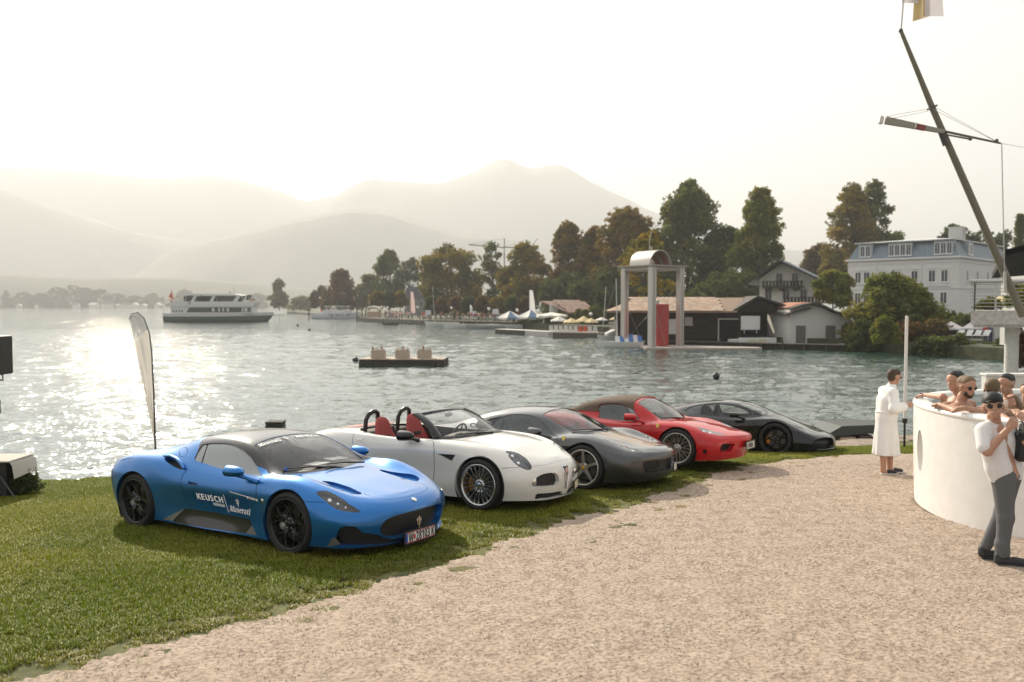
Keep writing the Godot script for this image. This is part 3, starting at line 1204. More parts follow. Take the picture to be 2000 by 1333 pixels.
func finish_car(car: Node3D,body: Soup,rims: Buf,dark: Buf,m: Material,arches: Array,zin: float) -> void:
	var black:=mat(0.006,0.006,0.006,0.9)
	for a in arches:
		var well:=Buf.new()
		for sd in [1.0,-1.0]:
			var rows:=[]
			for z in [zin - 0.42,zin - 0.06,zin + 0.012]:
				var r:=PackedVector3Array()
				for k in 25:
					var g:=PI*(k/24.0*1.4 - 0.2)
					r.append(Vector3(a.x+cos(g)*(a.z+0.012),a.y+sin(g)*(a.z+0.012),z*sd))
				rows.append(r)
			well.skin(rows)
			for k in 24:
				well.tri(Vector3(a.x,a.y,(zin - 0.42)*sd),rows[0][k],rows[0][k+1])
		put("wheel_house", well, black, car)
	var under:=Buf.new()
	under.box(Vector3(0,0.17,0),Vector3(4.0,0.03,1.1))
	under.box(Vector3(0,0.17,0),Vector3(1.75,0.03,1.66))
	put("underbody", under, black, car)
	if dark.v.size():
		put("shut_lines", dark, mat(0.01, 0.01, 0.012, 0.8), car)
	var b:=Buf.new()
	for sd in [1.0,-1.0]:
		soup_buf(body,b,sd)
	for i in rims.v.size():
		b.v.append(rims.v[i])
		b.n.append(rims.n[i])
	put("body", b, m, car)
func lining(car: Node3D,body: Soup,m: Material) -> void:
	var b:=Buf.new()
	for i in range(0,body.p.size(),3):
		var c:=(body.p[i]+body.p[i+1]+body.p[i+2])/3.0
		if c.x>-1.15 and c.x<1.2 and c.y>0.62 and not (c.y<0.9 and absf(c.z)<0.6):
			for sd in [1.0,-1.0]:
				var k:=Vector3(1,1,sd)
				b.tn((body.p[i] - body.n[i]*0.02)*k,(body.p[i+1] - body.n[i+1]*0.02)*k,(body.p[i+2] - body.n[i+2]*0.02)*k,-body.n[i]*k,-body.n[i+1]*k,-body.n[i+2]*k)
	put("inner_lining", b, m, car)
func arch(body: Soup,rims: Buf,x: float,y: float,r: float) -> Vector3:
	var c := cut(body, ring(x, y, r), "xy", Vector3(-9, -9, 0.45))
	for sd in [1.0,-1.0]:
		rim_buf(c,rims,sd,0.0,Vector3(0,0,-0.05))
	return Vector3(x,y,r)
func lamp_unit(car: Node3D,body: Soup,rims: Buf,poly: PackedVector2Array,bowl: Material,lens: Material,rows: Array,bulbs: Array,deep:=0.05) -> void:
	var r := cut(body, poly, "ts")
	for sd in [1.0,-1.0]:
		var b:=Buf.new()
		soup_buf(r[0],b,sd,deep)
		rim_buf(r,b,sd,deep)
		var o := put("headlight", b, bowl, car)
		for k in bulbs:
			var p:=spot(rows,k[0],k[1])
			var m:=(spot(rows,k[0]+0.1,k[1]) - p).cross(spot(rows,k[0],k[1]+0.1) - p).normalized()
			if m.x<0.0:
				m = -m
			var rad: float = minf(k[2],0.034)*0.85
			p = (p - m*(rad+0.006))*Vector3(1,1,sd)
			var q:=Buf.new()
			q.ball(p,Vector3.ONE*rad,8,12)
			put("lamp_bulb", q, mat(0.75, 0.77, 0.8, 0.08, 0.9), o)
		var g:=Buf.new()
		soup_buf(r[0],g,sd,0.002)
		put("lamp_cover", g, lens, o)
func net_blue() -> Dictionary:
	return {
		"X": [[2.347,2.296,2.03,1.724,1.33,0.95,0.45,-0.1,-0.6,-1.05,-1.45,-1.84,-2.04,-2.096], [2.377,2.316,2.071,1.755,1.33,0.95,0.45,-0.1,-0.6,-1.05,-1.45,-1.88,-2.096,-2.144], [2.387,2.326,2.092,1.765,1.33,0.95,0.45,-0.1,-0.6,-1.05,-1.45,-1.904,-2.128,-2.176], [2.377,2.316,2.081,1.755,1.33,0.95,0.45,-0.1,-0.6,-1.05,-1.45,-1.912,-2.144,-2.192], [2.326,2.265,2.041,1.745,1.36,0.98,0.48,-0.08,-0.58,-1.05,-1.45,-1.896,-2.128,-2.176], [2.265,2.194,1.969,1.714,1.36,1.05,0.5,-0.05,-0.5,-0.98,-1.42,-1.84,-2.08,-2.136], [2.214,2.143,1.928,1.694,1.36,1.0,0.36,-0.1,-0.55,-1.02,-1.42,-1.824,-2.064,-2.12], [2.173,2.122,1.918,1.673,1.38,1.1,0.33,-0.1,-0.55,-1.02,-1.42,-1.824,-2.056,-2.112], [2.163,2.112,1.908,1.673,1.4,1.15,0.31,-0.1,-0.55,-1.02,-1.42,-1.824,-2.056,-2.112]],
		"Y": [[0.12,0.12,0.12,0.13,0.13,0.13,0.13,0.13,0.14,0.15,0.16,0.22,0.25,0.25], [0.28,0.28,0.29,0.3,0.32,0.3,0.28,0.28,0.3,0.32,0.34,0.36,0.38,0.38], [0.4,0.4,0.42,0.45,0.5,0.47,0.44,0.44,0.46,0.5,0.54,0.55,0.55,0.55], [0.48,0.49,0.52,0.58,0.68,0.64,0.6,0.6,0.62,0.67,0.72,0.72,0.7,0.7], [0.545,0.555,0.59,0.68,0.775,0.765,0.745,0.76,0.8,0.86,0.88,0.82,0.8,0.8], [0.585,0.6,0.655,0.745,0.83,0.83,0.835,0.87,0.92,0.955,0.94,0.86,0.83,0.83], [0.605,0.62,0.655,0.7,0.755,0.81,1.088,1.132,1.11,1.018,0.95,0.87,0.835,0.835], [0.62,0.63,0.67,0.715,0.755,0.795,1.15,1.189,1.163,1.044,0.955,0.87,0.84,0.84], [0.62,0.63,0.67,0.715,0.755,0.8,1.163,1.201,1.172,1.053,0.955,0.87,0.84,0.84]],
		"Z": [[0,.45,.82,.93,.95,.93,.90,.90,.91,.93,.95,.86,.5,0], [0,.46,.84,.95,.965,.93,.88,.87,.90,.95,.975,.90,.52,0], [0,.47,.84,.955,.975,.94,.895,.885,.92,.965,.985,.92,.54,0], [0,.46,.81,.935,.965,.95,.93,.93,.945,.965,.975,.90,.55,0], [0,.44,.75,.87,.905,.91,.89,.89,.90,.92,.90,.82,.52,0], [0,.40,.64,.74,.77,.79,.80,.80,.79,.76,.72,.68,.46,0], [0,.34,.50,.54,.57,.70,.60,.575,.57,.55,.50,.46,.40,0], [0,.2,.27,.29,.31,.35,.32,.31,.31,.30,.28,.26,.2,0], [0,0,0,0,0,0,0,0,0,0,0,0,0,0]],
		"tc": [[5, 5.5, 1.0]], "sc": {2: 0.2, 5: 0.3}}
func net_white() -> Dictionary:
	return {
		"X": [[2.12,2.05,1.82,1.62,1.32,.92,.3,-.2,-.65,-1.05,-1.4,-1.9,-2.12,-2.18], [2.15,2.08,1.85,1.64,1.32,.92,.3,-.2,-.65,-1.05,-1.4,-1.95,-2.2,-2.26], [2.16,2.09,1.86,1.65,1.32,.92,.3,-.2,-.65,-1.05,-1.4,-1.97,-2.22,-2.28], [2.15,2.08,1.85,1.65,1.33,.92,.3,-.2,-.65,-1.05,-1.4,-1.97,-2.22,-2.28], [2.12,2.05,1.82,1.64,1.34,.92,.3,-.2,-.65,-1.05,-1.4,-1.95,-2.19,-2.25], [2.08,2.01,1.78,1.62,1.34,.92,.3,-.2,-.65,-1.05,-1.4,-1.90,-2.12,-2.18], [2.04,1.97,1.76,1.60,1.34,.92,.28,-.2,-.65,-1.05,-1.4,-1.88,-2.1,-2.16], [2.01,1.95,1.75,1.60,1.36,.98,.40,-.2,-.65,-1.05,-1.4,-1.87,-2.09,-2.15], [2.00,1.94,1.75,1.60,1.38,1.02,.45,-.2,-.65,-1.05,-1.4,-1.87,-2.09,-2.15]],
		"Y": [[.13,.13,.15,.15,.15,.15,.16,.16,.17,.18,.2,.24,.26,.26], [.28,.28,.30,.30,.32,.32,.30,.30,.32,.34,.36,.40,.42,.42], [.42,.43,.46,.48,.52,.50,.48,.48,.50,.54,.56,.56,.56,.56], [.50,.52,.57,.62,.70,.75,.765,.75,.73,.73,.74,.72,.70,.70], [.56,.58,.65,.71,.79,.83,.84,.84,.85,.87,.88,.83,.80,.80], [.60,.62,.70,.77,.845,.885,.895,.90,.925,.955,.965,.90,.87,.87], [.63,.65,.725,.785,.845,.89,.90,.905,.93,.96,.975,.91,.88,.88], [.65,.67,.745,.805,.865,.92,.93,.92,.94,.965,.98,.92,.885,.885], [.66,.68,.755,.815,.88,.935,.945,.93,.945,.965,.98,.92,.885,.885]],
		"Z": [[0,.42,.76,.86,.88,.87,.86,.86,.87,.88,.88,.76,.45,0], [0,.43,.79,.89,.925,.905,.875,.875,.90,.935,.945,.82,.48,0], [0,.43,.79,.89,.935,.905,.88,.885,.915,.945,.95,.83,.49,0], [0,.41,.74,.85,.91,.915,.915,.915,.925,.94,.935,.81,.48,0], [0,.39,.66,.77,.855,.885,.89,.89,.895,.895,.875,.74,.45,0], [0,.34,.56,.66,.74,.80,.84,.845,.84,.81,.77,.64,.42,0], [0,.28,.45,.50,.56,.62,.76,.77,.75,.70,.64,.52,.38,0], [0,.16,.24,.27,.30,.34,.38,.4,.4,.38,.34,.28,.2,0], [0,0,0,0,0,0,0,0,0,0,0,0,0,0]],
		"tc": [], "sc": {3: 0.55}}
func net_grey() -> Dictionary:
	return {
		"X": [[2.299,2.188,1.9,1.7,1.33,0.95,0.45,-0.1,-0.6,-1.05,-1.4,-1.9,-2.12,-2.18], [2.333,2.233,1.966,1.744,1.33,0.95,0.45,-0.1,-0.6,-1.05,-1.4,-1.95,-2.2,-2.26], [2.355,2.255,2.0,1.755,1.33,0.95,0.45,-0.1,-0.6,-1.05,-1.4,-1.97,-2.24,-2.3], [2.377,2.277,2.011,1.755,1.33,0.95,0.45,-0.1,-0.6,-1.05,-1.4,-1.97,-2.24,-2.3], [2.366,2.255,1.977,1.733,1.35,0.97,0.46,-0.1,-0.58,-1.05,-1.4,-1.95,-2.2,-2.26], [2.31,2.199,1.922,1.7,1.36,1.02,0.5,-0.05,-0.52,-1.0,-1.4,-1.9,-2.15,-2.21], [2.255,2.166,1.9,1.678,1.37,1.02,0.4,-0.1,-0.55,-1.05,-1.42,-1.87,-2.12,-2.18], [2.21,2.144,1.889,1.678,1.42,1.16,0.4,-0.1,-0.55,-1.05,-1.42,-1.87,-2.11,-2.17], [2.199,2.133,1.889,1.678,1.45,1.25,0.4,-0.1,-0.55,-1.05,-1.42,-1.87,-2.11,-2.17]],
		"Y": [[0.16,0.14,0.13,0.13,0.13,0.13,0.14,0.14,0.15,0.16,0.18,0.24,0.26,0.26], [0.26,0.26,0.28,0.3,0.32,0.31,0.3,0.3,0.31,0.34,0.36,0.4,0.42,0.42], [0.4,0.4,0.43,0.46,0.52,0.5,0.46,0.46,0.48,0.53,0.56,0.57,0.57,0.57], [0.49,0.49,0.53,0.58,0.68,0.66,0.62,0.62,0.65,0.7,0.73,0.72,0.7,0.7], [0.555,0.56,0.6,0.67,0.775,0.77,0.745,0.76,0.81,0.86,0.87,0.83,0.8,0.8], [0.59,0.595,0.635,0.72,0.82,0.825,0.8,0.83,0.89,0.92,0.91,0.86,0.83,0.83], [0.605,0.615,0.64,0.69,0.77,0.83,1.097,1.126,1.087,0.985,0.92,0.87,0.84,0.84], [0.615,0.625,0.66,0.71,0.765,0.82,1.16,1.189,1.15,1.029,0.945,0.875,0.845,0.845], [0.62,0.63,0.665,0.72,0.775,0.83,1.175,1.206,1.165,1.039,0.95,0.875,0.845,0.845]],
		"Z": [[0,.45,.78,.88,.90,.88,.85,.85,.87,.90,.92,.80,.48,0], [0,.46,.83,.915,.945,.91,.865,.865,.90,.945,.96,.86,.52,0], [0,.47,.84,.92,.955,.92,.885,.885,.92,.96,.968,.87,.54,0], [0,.46,.81,.905,.945,.935,.925,.92,.935,.955,.955,.85,.54,0], [0,.42,.72,.83,.875,.895,.885,.88,.885,.90,.88,.78,.50,0], [0,.36,.60,.68,.72,.77,.80,.79,.77,.74,.71,.66,.45,0], [0,.30,.46,.50,.54,.68,.60,.575,.57,.55,.50,.45,.38,0], [0,.18,.25,.28,.30,.34,.32,.31,.31,.3,.28,.25,.2,0], [0,0,0,0,0,0,0,0,0,0,0,0,0,0]],
		"tc": [[5, 5.5, 1.0]], "sc": {3: 0.3, 4: 0.4}}
func net_red() -> Dictionary:
	return {
		"X": [[2.208,2.11,1.892,1.696,1.3,0.92,0.45,-0.1,-0.6,-1.02,-1.38,-1.88,-2.1,-2.16], [2.263,2.176,1.958,1.718,1.3,0.92,0.45,-0.1,-0.6,-1.02,-1.38,-1.93,-2.16,-2.22], [2.307,2.208,1.98,1.729,1.3,0.92,0.45,-0.1,-0.6,-1.02,-1.38,-1.94,-2.18,-2.24], [2.339,2.23,1.98,1.729,1.3,0.92,0.45,-0.1,-0.6,-1.02,-1.38,-1.94,-2.18,-2.24], [2.317,2.208,1.936,1.707,1.32,0.94,0.46,-0.1,-0.58,-1.02,-1.38,-1.92,-2.14,-2.2], [2.263,2.154,1.892,1.674,1.33,0.98,0.5,-0.05,-0.52,-0.98,-1.38,-1.88,-2.1,-2.16], [2.208,2.11,1.871,1.663,1.34,0.95,0.42,-0.1,-0.55,-1.0,-1.38,-1.86,-2.08,-2.14], [2.154,2.078,1.86,1.663,1.36,1.02,0.42,-0.1,-0.55,-1.0,-1.38,-1.86,-2.07,-2.13], [2.132,2.067,1.86,1.663,1.38,1.06,0.42,-0.1,-0.55,-1.0,-1.38,-1.86,-2.07,-2.13]],
		"Y": [[0.15,0.14,0.13,0.13,0.14,0.14,0.15,0.15,0.16,0.17,0.19,0.25,0.27,0.27], [0.27,0.27,0.28,0.3,0.32,0.31,0.3,0.3,0.31,0.34,0.36,0.4,0.42,0.42], [0.4,0.4,0.42,0.45,0.5,0.48,0.46,0.46,0.48,0.52,0.55,0.57,0.57,0.57], [0.48,0.48,0.5,0.54,0.63,0.62,0.6,0.6,0.63,0.68,0.72,0.72,0.7,0.7], [0.535,0.535,0.56,0.61,0.71,0.725,0.72,0.74,0.79,0.83,0.86,0.83,0.8,0.8], [0.56,0.565,0.595,0.67,0.765,0.785,0.775,0.8,0.85,0.89,0.9,0.86,0.83,0.83], [0.575,0.585,0.615,0.665,0.735,0.785,1.09,1.12,1.07,0.95,0.91,0.87,0.84,0.84], [0.59,0.6,0.64,0.69,0.745,0.785,1.16,1.19,1.13,0.98,0.92,0.875,0.845,0.845], [0.595,0.605,0.65,0.7,0.755,0.79,1.175,1.205,1.145,0.99,0.925,0.875,0.845,0.845]],
		"Z": [[0,.45,.76,.87,.89,.87,.85,.85,.87,.89,.90,.80,.48,0], [0,.46,.82,.91,.935,.905,.87,.87,.90,.94,.95,.86,.52,0], [0,.47,.83,.915,.945,.915,.89,.89,.92,.95,.955,.87,.54,0], [0,.45,.80,.90,.935,.925,.92,.92,.935,.945,.945,.85,.53,0], [0,.42,.73,.84,.885,.895,.89,.885,.89,.895,.88,.78,.5,0], [0,.36,.62,.70,.74,.77,.79,.78,.76,.73,.70,.65,.45,0], [0,.3,.47,.52,.56,.68,.60,.58,.58,.58,.52,.45,.38,0], [0,.18,.26,.29,.31,.34,.33,.32,.32,.32,.28,.25,.2,0], [0,0,0,0,0,0,0,0,0,0,0,0,0,0]],
		"tc": [[5, 5.5, 1.0]], "sc": {4: 0.35}}
func net_black() -> Dictionary:
	return {
		"X": [[2.317,2.241,2.023,1.718,1.32,0.95,0.45,-0.1,-0.6,-1.03,-1.38,-1.88,-2.1,-2.15], [2.35,2.285,2.067,1.751,1.32,0.95,0.45,-0.1,-0.6,-1.03,-1.38,-1.92,-2.14,-2.18], [2.339,2.263,2.045,1.74,1.32,0.95,0.45,-0.1,-0.6,-1.03,-1.38,-1.94,-2.16,-2.2], [2.307,2.219,1.99,1.718,1.32,0.95,0.45,-0.1,-0.6,-1.03,-1.38,-1.94,-2.16,-2.2], [2.263,2.165,1.914,1.674,1.34,0.97,0.46,-0.1,-0.58,-1.02,-1.38,-1.92,-2.12,-2.16], [2.198,2.099,1.849,1.631,1.36,1.05,0.5,-0.05,-0.52,-0.98,-1.38,-1.88,-2.08,-2.12], [2.132,2.056,1.827,1.609,1.38,1.12,0.45,-0.1,-0.55,-1.0,-1.38,-1.86,-2.06,-2.1], [2.089,2.023,1.816,1.609,1.42,1.24,0.45,-0.1,-0.55,-1.0,-1.38,-1.86,-2.05,-2.09], [2.078,2.012,1.816,1.609,1.44,1.3,0.45,-0.1,-0.55,-1.0,-1.38,-1.86,-2.05,-2.09]],
		"Y": [[0.13,0.13,0.13,0.13,0.13,0.13,0.13,0.14,0.15,0.16,0.18,0.25,0.3,0.3], [0.24,0.24,0.27,0.29,0.31,0.3,0.3,0.3,0.32,0.36,0.38,0.42,0.45,0.45], [0.33,0.34,0.38,0.43,0.5,0.47,0.45,0.46,0.49,0.55,0.58,0.58,0.6,0.6], [0.37,0.39,0.45,0.53,0.66,0.64,0.6,0.61,0.65,0.71,0.75,0.74,0.74,0.74], [0.41,0.43,0.5,0.6,0.755,0.755,0.73,0.755,0.81,0.86,0.88,0.86,0.85,0.85], [0.44,0.46,0.54,0.65,0.775,0.8,0.795,0.83,0.885,0.93,0.94,0.9,0.88,0.88], [0.47,0.48,0.555,0.64,0.735,0.8,1.06,1.1,1.05,0.985,0.95,0.91,0.885,0.885], [0.48,0.495,0.57,0.655,0.735,0.8,1.12,1.15,1.1,1.02,0.965,0.915,0.89,0.89], [0.485,0.5,0.575,0.665,0.74,0.805,1.135,1.165,1.115,1.03,0.97,0.915,0.89,0.89]],
		"Z": [[0,.5,.84,.90,.91,.89,.86,.86,.88,.91,.92,.84,.5,0], [0,.5,.86,.93,.95,.91,.87,.87,.90,.94,.955,.88,.54,0], [0,.48,.83,.91,.945,.915,.885,.88,.915,.95,.96,.88,.55,0], [0,.46,.79,.885,.93,.93,.92,.915,.93,.945,.94,.86,.54,0], [0,.43,.72,.82,.865,.88,.88,.875,.88,.885,.86,.78,.5,0], [0,.38,.62,.68,.73,.76,.79,.78,.76,.72,.69,.64,.45,0], [0,.3,.46,.5,.55,.66,.59,.57,.56,.54,.5,.45,.38,0], [0,.18,.26,.28,.3,.34,.32,.31,.31,.3,.28,.25,.2,0], [0,0,0,0,0,0,0,0,0,0,0,0,0,0]],
		"tc": [[5, 5.5, 0.8]], "sc": {1: 0.5, 3: 0.5, 4: 0.6}}
func outlines(car: String) -> Dictionary:
	match car:
		"blue":
			return {
				"headlight": [3.112, 4.052, 3.086, 4.264, 2.899, 4.548, 2.653, 4.588, 2.396, 4.526, 2.099, 4.264, 1.854, 3.796, 1.620, 3.087, 1.764, 3.004, 2.074, 3.054, 2.326, 3.141, 2.528, 3.363, 2.736, 3.657, 2.953, 3.846],
				"hood_vent": [3.978, 6.303, 3.650, 6.553, 3.137, 6.525, 2.523, 6.481, 1.722, 6.173, 1.895, 5.589, 2.202, 5.406, 2.686, 5.595, 3.376, 6.111],
				"grille": [1.170, 0.990, 1.150, 1.510, 1.050, 1.940, 0.860, 2.290, 0.490, 2.450, 0.010, 2.450, -0.200, 2.400, -0.200, 0.360, 0.300, 0.360, 0.850, 0.450, 1.070, 0.680],
				"intake": [2.280, 0.800, 2.150, 1.520, 1.990, 1.690, 1.740, 1.640, 1.580, 1.100, 1.200, 0.810, 1.060, 0.580, 0.850, 0.370, 0.300, 0.300, -0.100, 0.300, -0.100, 0.050, 1.160, 0.050, 2.070, 0.250],
				"fin": [2.533, 0.156, 2.405, 0.682, 2.285, 0.801, 2.074, 0.386, 2.248, 0.303],
				"side_window": [7.813, 5.035, 7.846, 5.298, 7.806, 5.698, 7.482, 5.778, 6.893, 5.839, 6.547, 5.822, 6.180, 5.720, 5.902, 5.560, 5.685, 5.282, 5.330, 4.574, 5.733, 4.674, 6.349, 4.720, 6.886, 4.817, 7.316, 4.885, 7.626, 4.884],
				"divider": [7.613, 5.727, 7.460, 4.892],
				"door_rear": [7.691, 3.957, 7.744, 3.581, 7.741, 3.240, 7.702, 2.722, 7.662, 2.070, 7.517, 1.546, 7.422, 1.257, 7.287, 0.060],
				"door_front": [5.286, 4.460, 5.246, 3.851, 5.213, 3.245, 5.124, 2.704, 5.017, 2.286, 4.954, 2.067],
				"side_intake": [8.702, 4.363, 8.732, 4.579, 8.696, 4.730, 8.343, 4.636, 7.977, 4.358, 7.714, 4.001, 7.952, 3.984, 8.274, 4.089],
				"skirt": [7.710, 1.240, 6.700, 1.330, 5.490, 1.200, 5.430, 0.810, 5.550, 0.250, 5.750, 0.120, 8.080, 0.020, 8.150, 0.140],
				"fin_rear": [7.714, 1.236, 8.146, 0.135, 8.534, 0.113],
				"fin_front": [5.429, 0.808, 5.222, 0.167, 5.630, 0.179],
				"handle": [7.502, 3.361, 7.156, 3.335, 7.181, 3.158, 7.469, 3.195],
				"hood_seam": [1.720, 6.170, 1.280, 5.500, 1.010, 5.030, 0.760, 4.820, 0.260, 4.790, -0.100, 4.780],
				"bumper_seam": [3.352, 2.942, 2.992, 3.304, 2.720, 3.513],
				"cap": [8.572, 5.541, 8.423, 5.530, 8.260, 5.343, 8.197, 5.134, 8.222, 4.939, 8.346, 4.912, 8.517, 5.101, 8.599, 5.335],
			}
		"white":
			return {
				"headlight": [3.111, 5.130, 3.057, 5.151, 2.698, 5.683, 2.217, 5.683, 1.789, 5.147, 1.615, 4.196, 1.546, 3.576, 1.559, 3.180, 1.654, 2.965, 1.802, 3.035, 1.977, 3.273, 2.321, 3.647, 2.649, 4.171, 2.912, 4.646],
				"fog": [1.531, 1.386, 1.513, 1.621, 1.404, 1.986, 1.211, 2.452, 0.916, 2.685, 0.523, 2.587, 0.370, 1.171, 0.900, 1.188, 1.371, 1.252],
				"vgrille": [0.170, 3.600, -0.200, 3.600, -0.200, 0.660, 0.020, 0.660, 0.050, 1.500],
				"lowgrille": [1.370, 0.150, 1.370, 0.500, 1.290, 0.640, 0.250, 0.550, 0.120, 0.200, -0.100, 0.200, -0.100, 0.050, 0.840, 0.050],
				"vent": [5.436, 2.842, 4.900, 2.909, 5.065, 2.509],
				"door_front": [5.830, 5.000, 5.663, 4.858, 5.584, 4.516, 5.510, 3.053, 5.562, 1.781, 5.585, 1.187],
				"door_rear": [8.681, 4.686, 8.644, 3.966, 8.562, 3.248, 8.485, 2.824],
				"bumper_seam": [2.937, 2.721, 2.097, 3.135, 1.613, 3.559, 1.005, 4.243, 0.693, 4.648],
				"hood_seam": [0.690, 4.650, 0.470, 5.000, 0.200, 5.300, -0.100, 5.370],
			}
		"grey":
			return {
				"headlight": [3.510, 4.950, 3.100, 5.350, 2.600, 5.620, 2.000, 5.680, 1.660, 5.500, 1.480, 4.950, 1.390, 4.120, 1.460, 3.850, 1.610, 3.920, 1.900, 4.500, 2.320, 4.880, 2.930, 4.780],
				"grille": [1.380, 2.120, 1.350, 2.350, 1.190, 2.510, 0.640, 2.620, -0.200, 2.600, -0.200, 0.850, 0.520, 0.900, 1.160, 1.070, 1.250, 1.200, 1.320, 1.480],
				"side_window": [7.418, 5.027, 7.446, 5.747, 7.134, 5.868, 6.750, 5.920, 6.363, 5.875, 6.016, 5.763, 5.794, 5.532, 5.324, 4.676, 5.644, 4.680, 6.257, 5.014, 6.799, 5.028],
				"quarter": [7.844, 5.091, 7.764, 5.497, 7.470, 5.733, 7.446, 5.029],
				"quarter_dark": [8.274, 5.411, 7.959, 5.615, 7.476, 5.774, 7.767, 5.518, 7.849, 5.077],
				"hood_seam": [1.600, 5.750, 1.300, 5.450, 1.020, 5.160, 0.640, 4.980, 0.100, 4.930, -0.100, 4.930],
				"stripe": [0.950, 7.500, 4.800, 7.450, 4.800, 7.750, 0.950, 7.800],
				"door_front": [5.270, 4.498, 5.119, 3.540, 5.069, 2.762],
				"lip": [2.725, 1.525, 1.863, 1.353, 1.241, 1.055, 0.563, 0.810, -0.041, 0.661],
			}
		"red":
			return {
				"headlight": [3.050, 4.570, 3.180, 5.200, 3.050, 5.550, 2.700, 5.720, 2.270, 5.700, 1.750, 5.400, 1.450, 4.750, 1.420, 4.500, 1.600, 4.410, 1.910, 4.460, 2.350, 4.380, 2.820, 4.280],
				"intake": [1.777, 0.969, 1.795, 1.612, 1.740, 1.986, 1.616, 2.203, 1.023, 2.101, 1.146, 1.191, 1.240, 1.019],
				"fog": [2.840, 0.929, 2.805, 1.197, 2.707, 1.287, 2.603, 1.209, 2.550, 0.996, 2.572, 0.772, 2.660, 0.661, 2.770, 0.722],
				"side_window": [7.456, 5.037, 7.501, 5.676, 7.390, 5.827, 7.059, 5.853, 6.702, 5.839, 6.360, 5.751, 6.122, 5.573, 5.710, 4.878, 6.008, 4.858, 6.842, 5.024],
				"door_front": [5.339, 4.631, 5.178, 3.822, 5.133, 3.112],
				"bumper_seam": [3.170, 3.310, 2.370, 3.850, 1.630, 3.950, 0.930, 3.840, 0.490, 3.720, -0.100, 3.700],
			}
		"black":
			return {
				"side_window": [7.550, 4.950, 7.450, 5.920, 6.720, 5.920, 6.120, 5.860, 5.690, 5.720, 5.610, 5.500, 5.580, 5.100, 6.110, 5.120, 7.050, 4.980],
				"front_quarter": [5.460, 4.900, 5.490, 5.750, 5.200, 5.750, 5.120, 5.150],
				"quarter": [8.420, 5.160, 8.190, 5.700, 7.890, 5.900, 7.550, 5.950, 7.660, 5.010, 8.120, 4.980],
				"headlight": [2.900, 4.650, 2.200, 5.350, 1.500, 5.600, 1.000, 5.200, 1.100, 4.750, 1.600, 4.500, 2.300, 4.250],
				"intake": [2.300, 0.600, 1.900, 1.600, 1.350, 2.600, 0.900, 2.850, 0.450, 2.800, 0.300, 1.600, 0.300, 0.500, 1.200, 0.200],
				"door_front": [5.182, 3.825, 5.154, 2.547],
			}
	return {}
func wrap_skin(b: Buf,rows: Array,s0: float,s1: float,t0: float,tall: float,off: float,side:=1.0) -> Buf:
	var o:=Buf.new()
	var lo:=Vector3(9,9,9)
	var hi:=-lo
	for p in b.v:
		lo = lo.min(p)
		hi = hi.max(p)
	for i in range(0,b.v.size(),3):
		if b.n[i].z<0.5:
			continue
		var q:=[]
		for k in 3:
			var p:=b.v[i+k]
			var s:=lerpf(s0,s1,(p.x - lo.x)/(hi.x - lo.x))
			var t:=t0+((p.y - lo.y)/(hi.y - lo.y) - 0.5)*tall
			var c:=spot(rows,t,s)
			var m:=(spot(rows,t+0.05,s) - c).cross(spot(rows,t,s+0.05) - c).normalized()
			if m.y<0.0:
				m = -m
			var r:=c+m*off
			r.z*=side
			q.append(r)
		var m:=(q[1] - q[0] as Vector3).cross(q[2] - q[0]).normalized()
		if m.y<0.0:
			m = -m
		o.tn(q[0],q[1],q[2],m,m,m)
	return o
func trident(t: Transform3D,h: float) -> Buf:
	var b:=Buf.new()
	for p in [[0,-0.5,0.06,-0.38,0.03,0.2,0.07,0.26,0.0,0.5,-0.07,0.26,-0.03,0.2,-0.06,-0.38],[0.03,-0.22,0.2,-0.12,0.2,0.14,0.26,0.14,0.19,0.36,0.11,0.14,0.15,0.12,0.14,-0.06,0.03,-0.13],[-0.03,-0.22,-0.03,-0.13,-0.14,-0.06,-0.15,0.12,-0.11,0.14,-0.19,0.36,-0.26,0.14,-0.2,0.14,-0.2,-0.12]]:
		var q:=pv(p)
		for i in q.size():
			q[i]*=h
		b.prism(q,0.006,t)
	return b
func screen(outline: Array) -> PackedVector2Array:
	return pv(outline)
func build_cars() -> void:
	var gloss:=paint(Color(0.008,0.008,0.009),0.0,0.25)
	var rubber:=mat(0.012,0.012,0.013,0.7)
	var dark:=mat(0.015,0.015,0.016,0.6)
	var pane:=glass(Color(0.16,0.175,0.175),0.22)
	var tinted:=glass(Color(0.42,0.46,0.47),0.45)
	var silvered:=glass(Color(0.72,0.74,0.75),0.62)
	var clear:=glass(Color(0.8,0.82,0.85),0.06)
	var chrome:=mat(0.7,0.7,0.7,0.12,1.0)
	var white_ink:=mat(0.8,0.8,0.8,0.5)
	blue_car(gloss,rubber,dark,pane,silvered,clear,chrome,white_ink)
	white_car(gloss,rubber,dark,pane,clear,chrome)
	grey_car(gloss,rubber,dark,pane,tinted,clear,chrome)
	red_car(gloss,rubber,dark,pane,tinted,clear,chrome)
	black_car(gloss,rubber,dark,pane,tinted,clear,chrome)
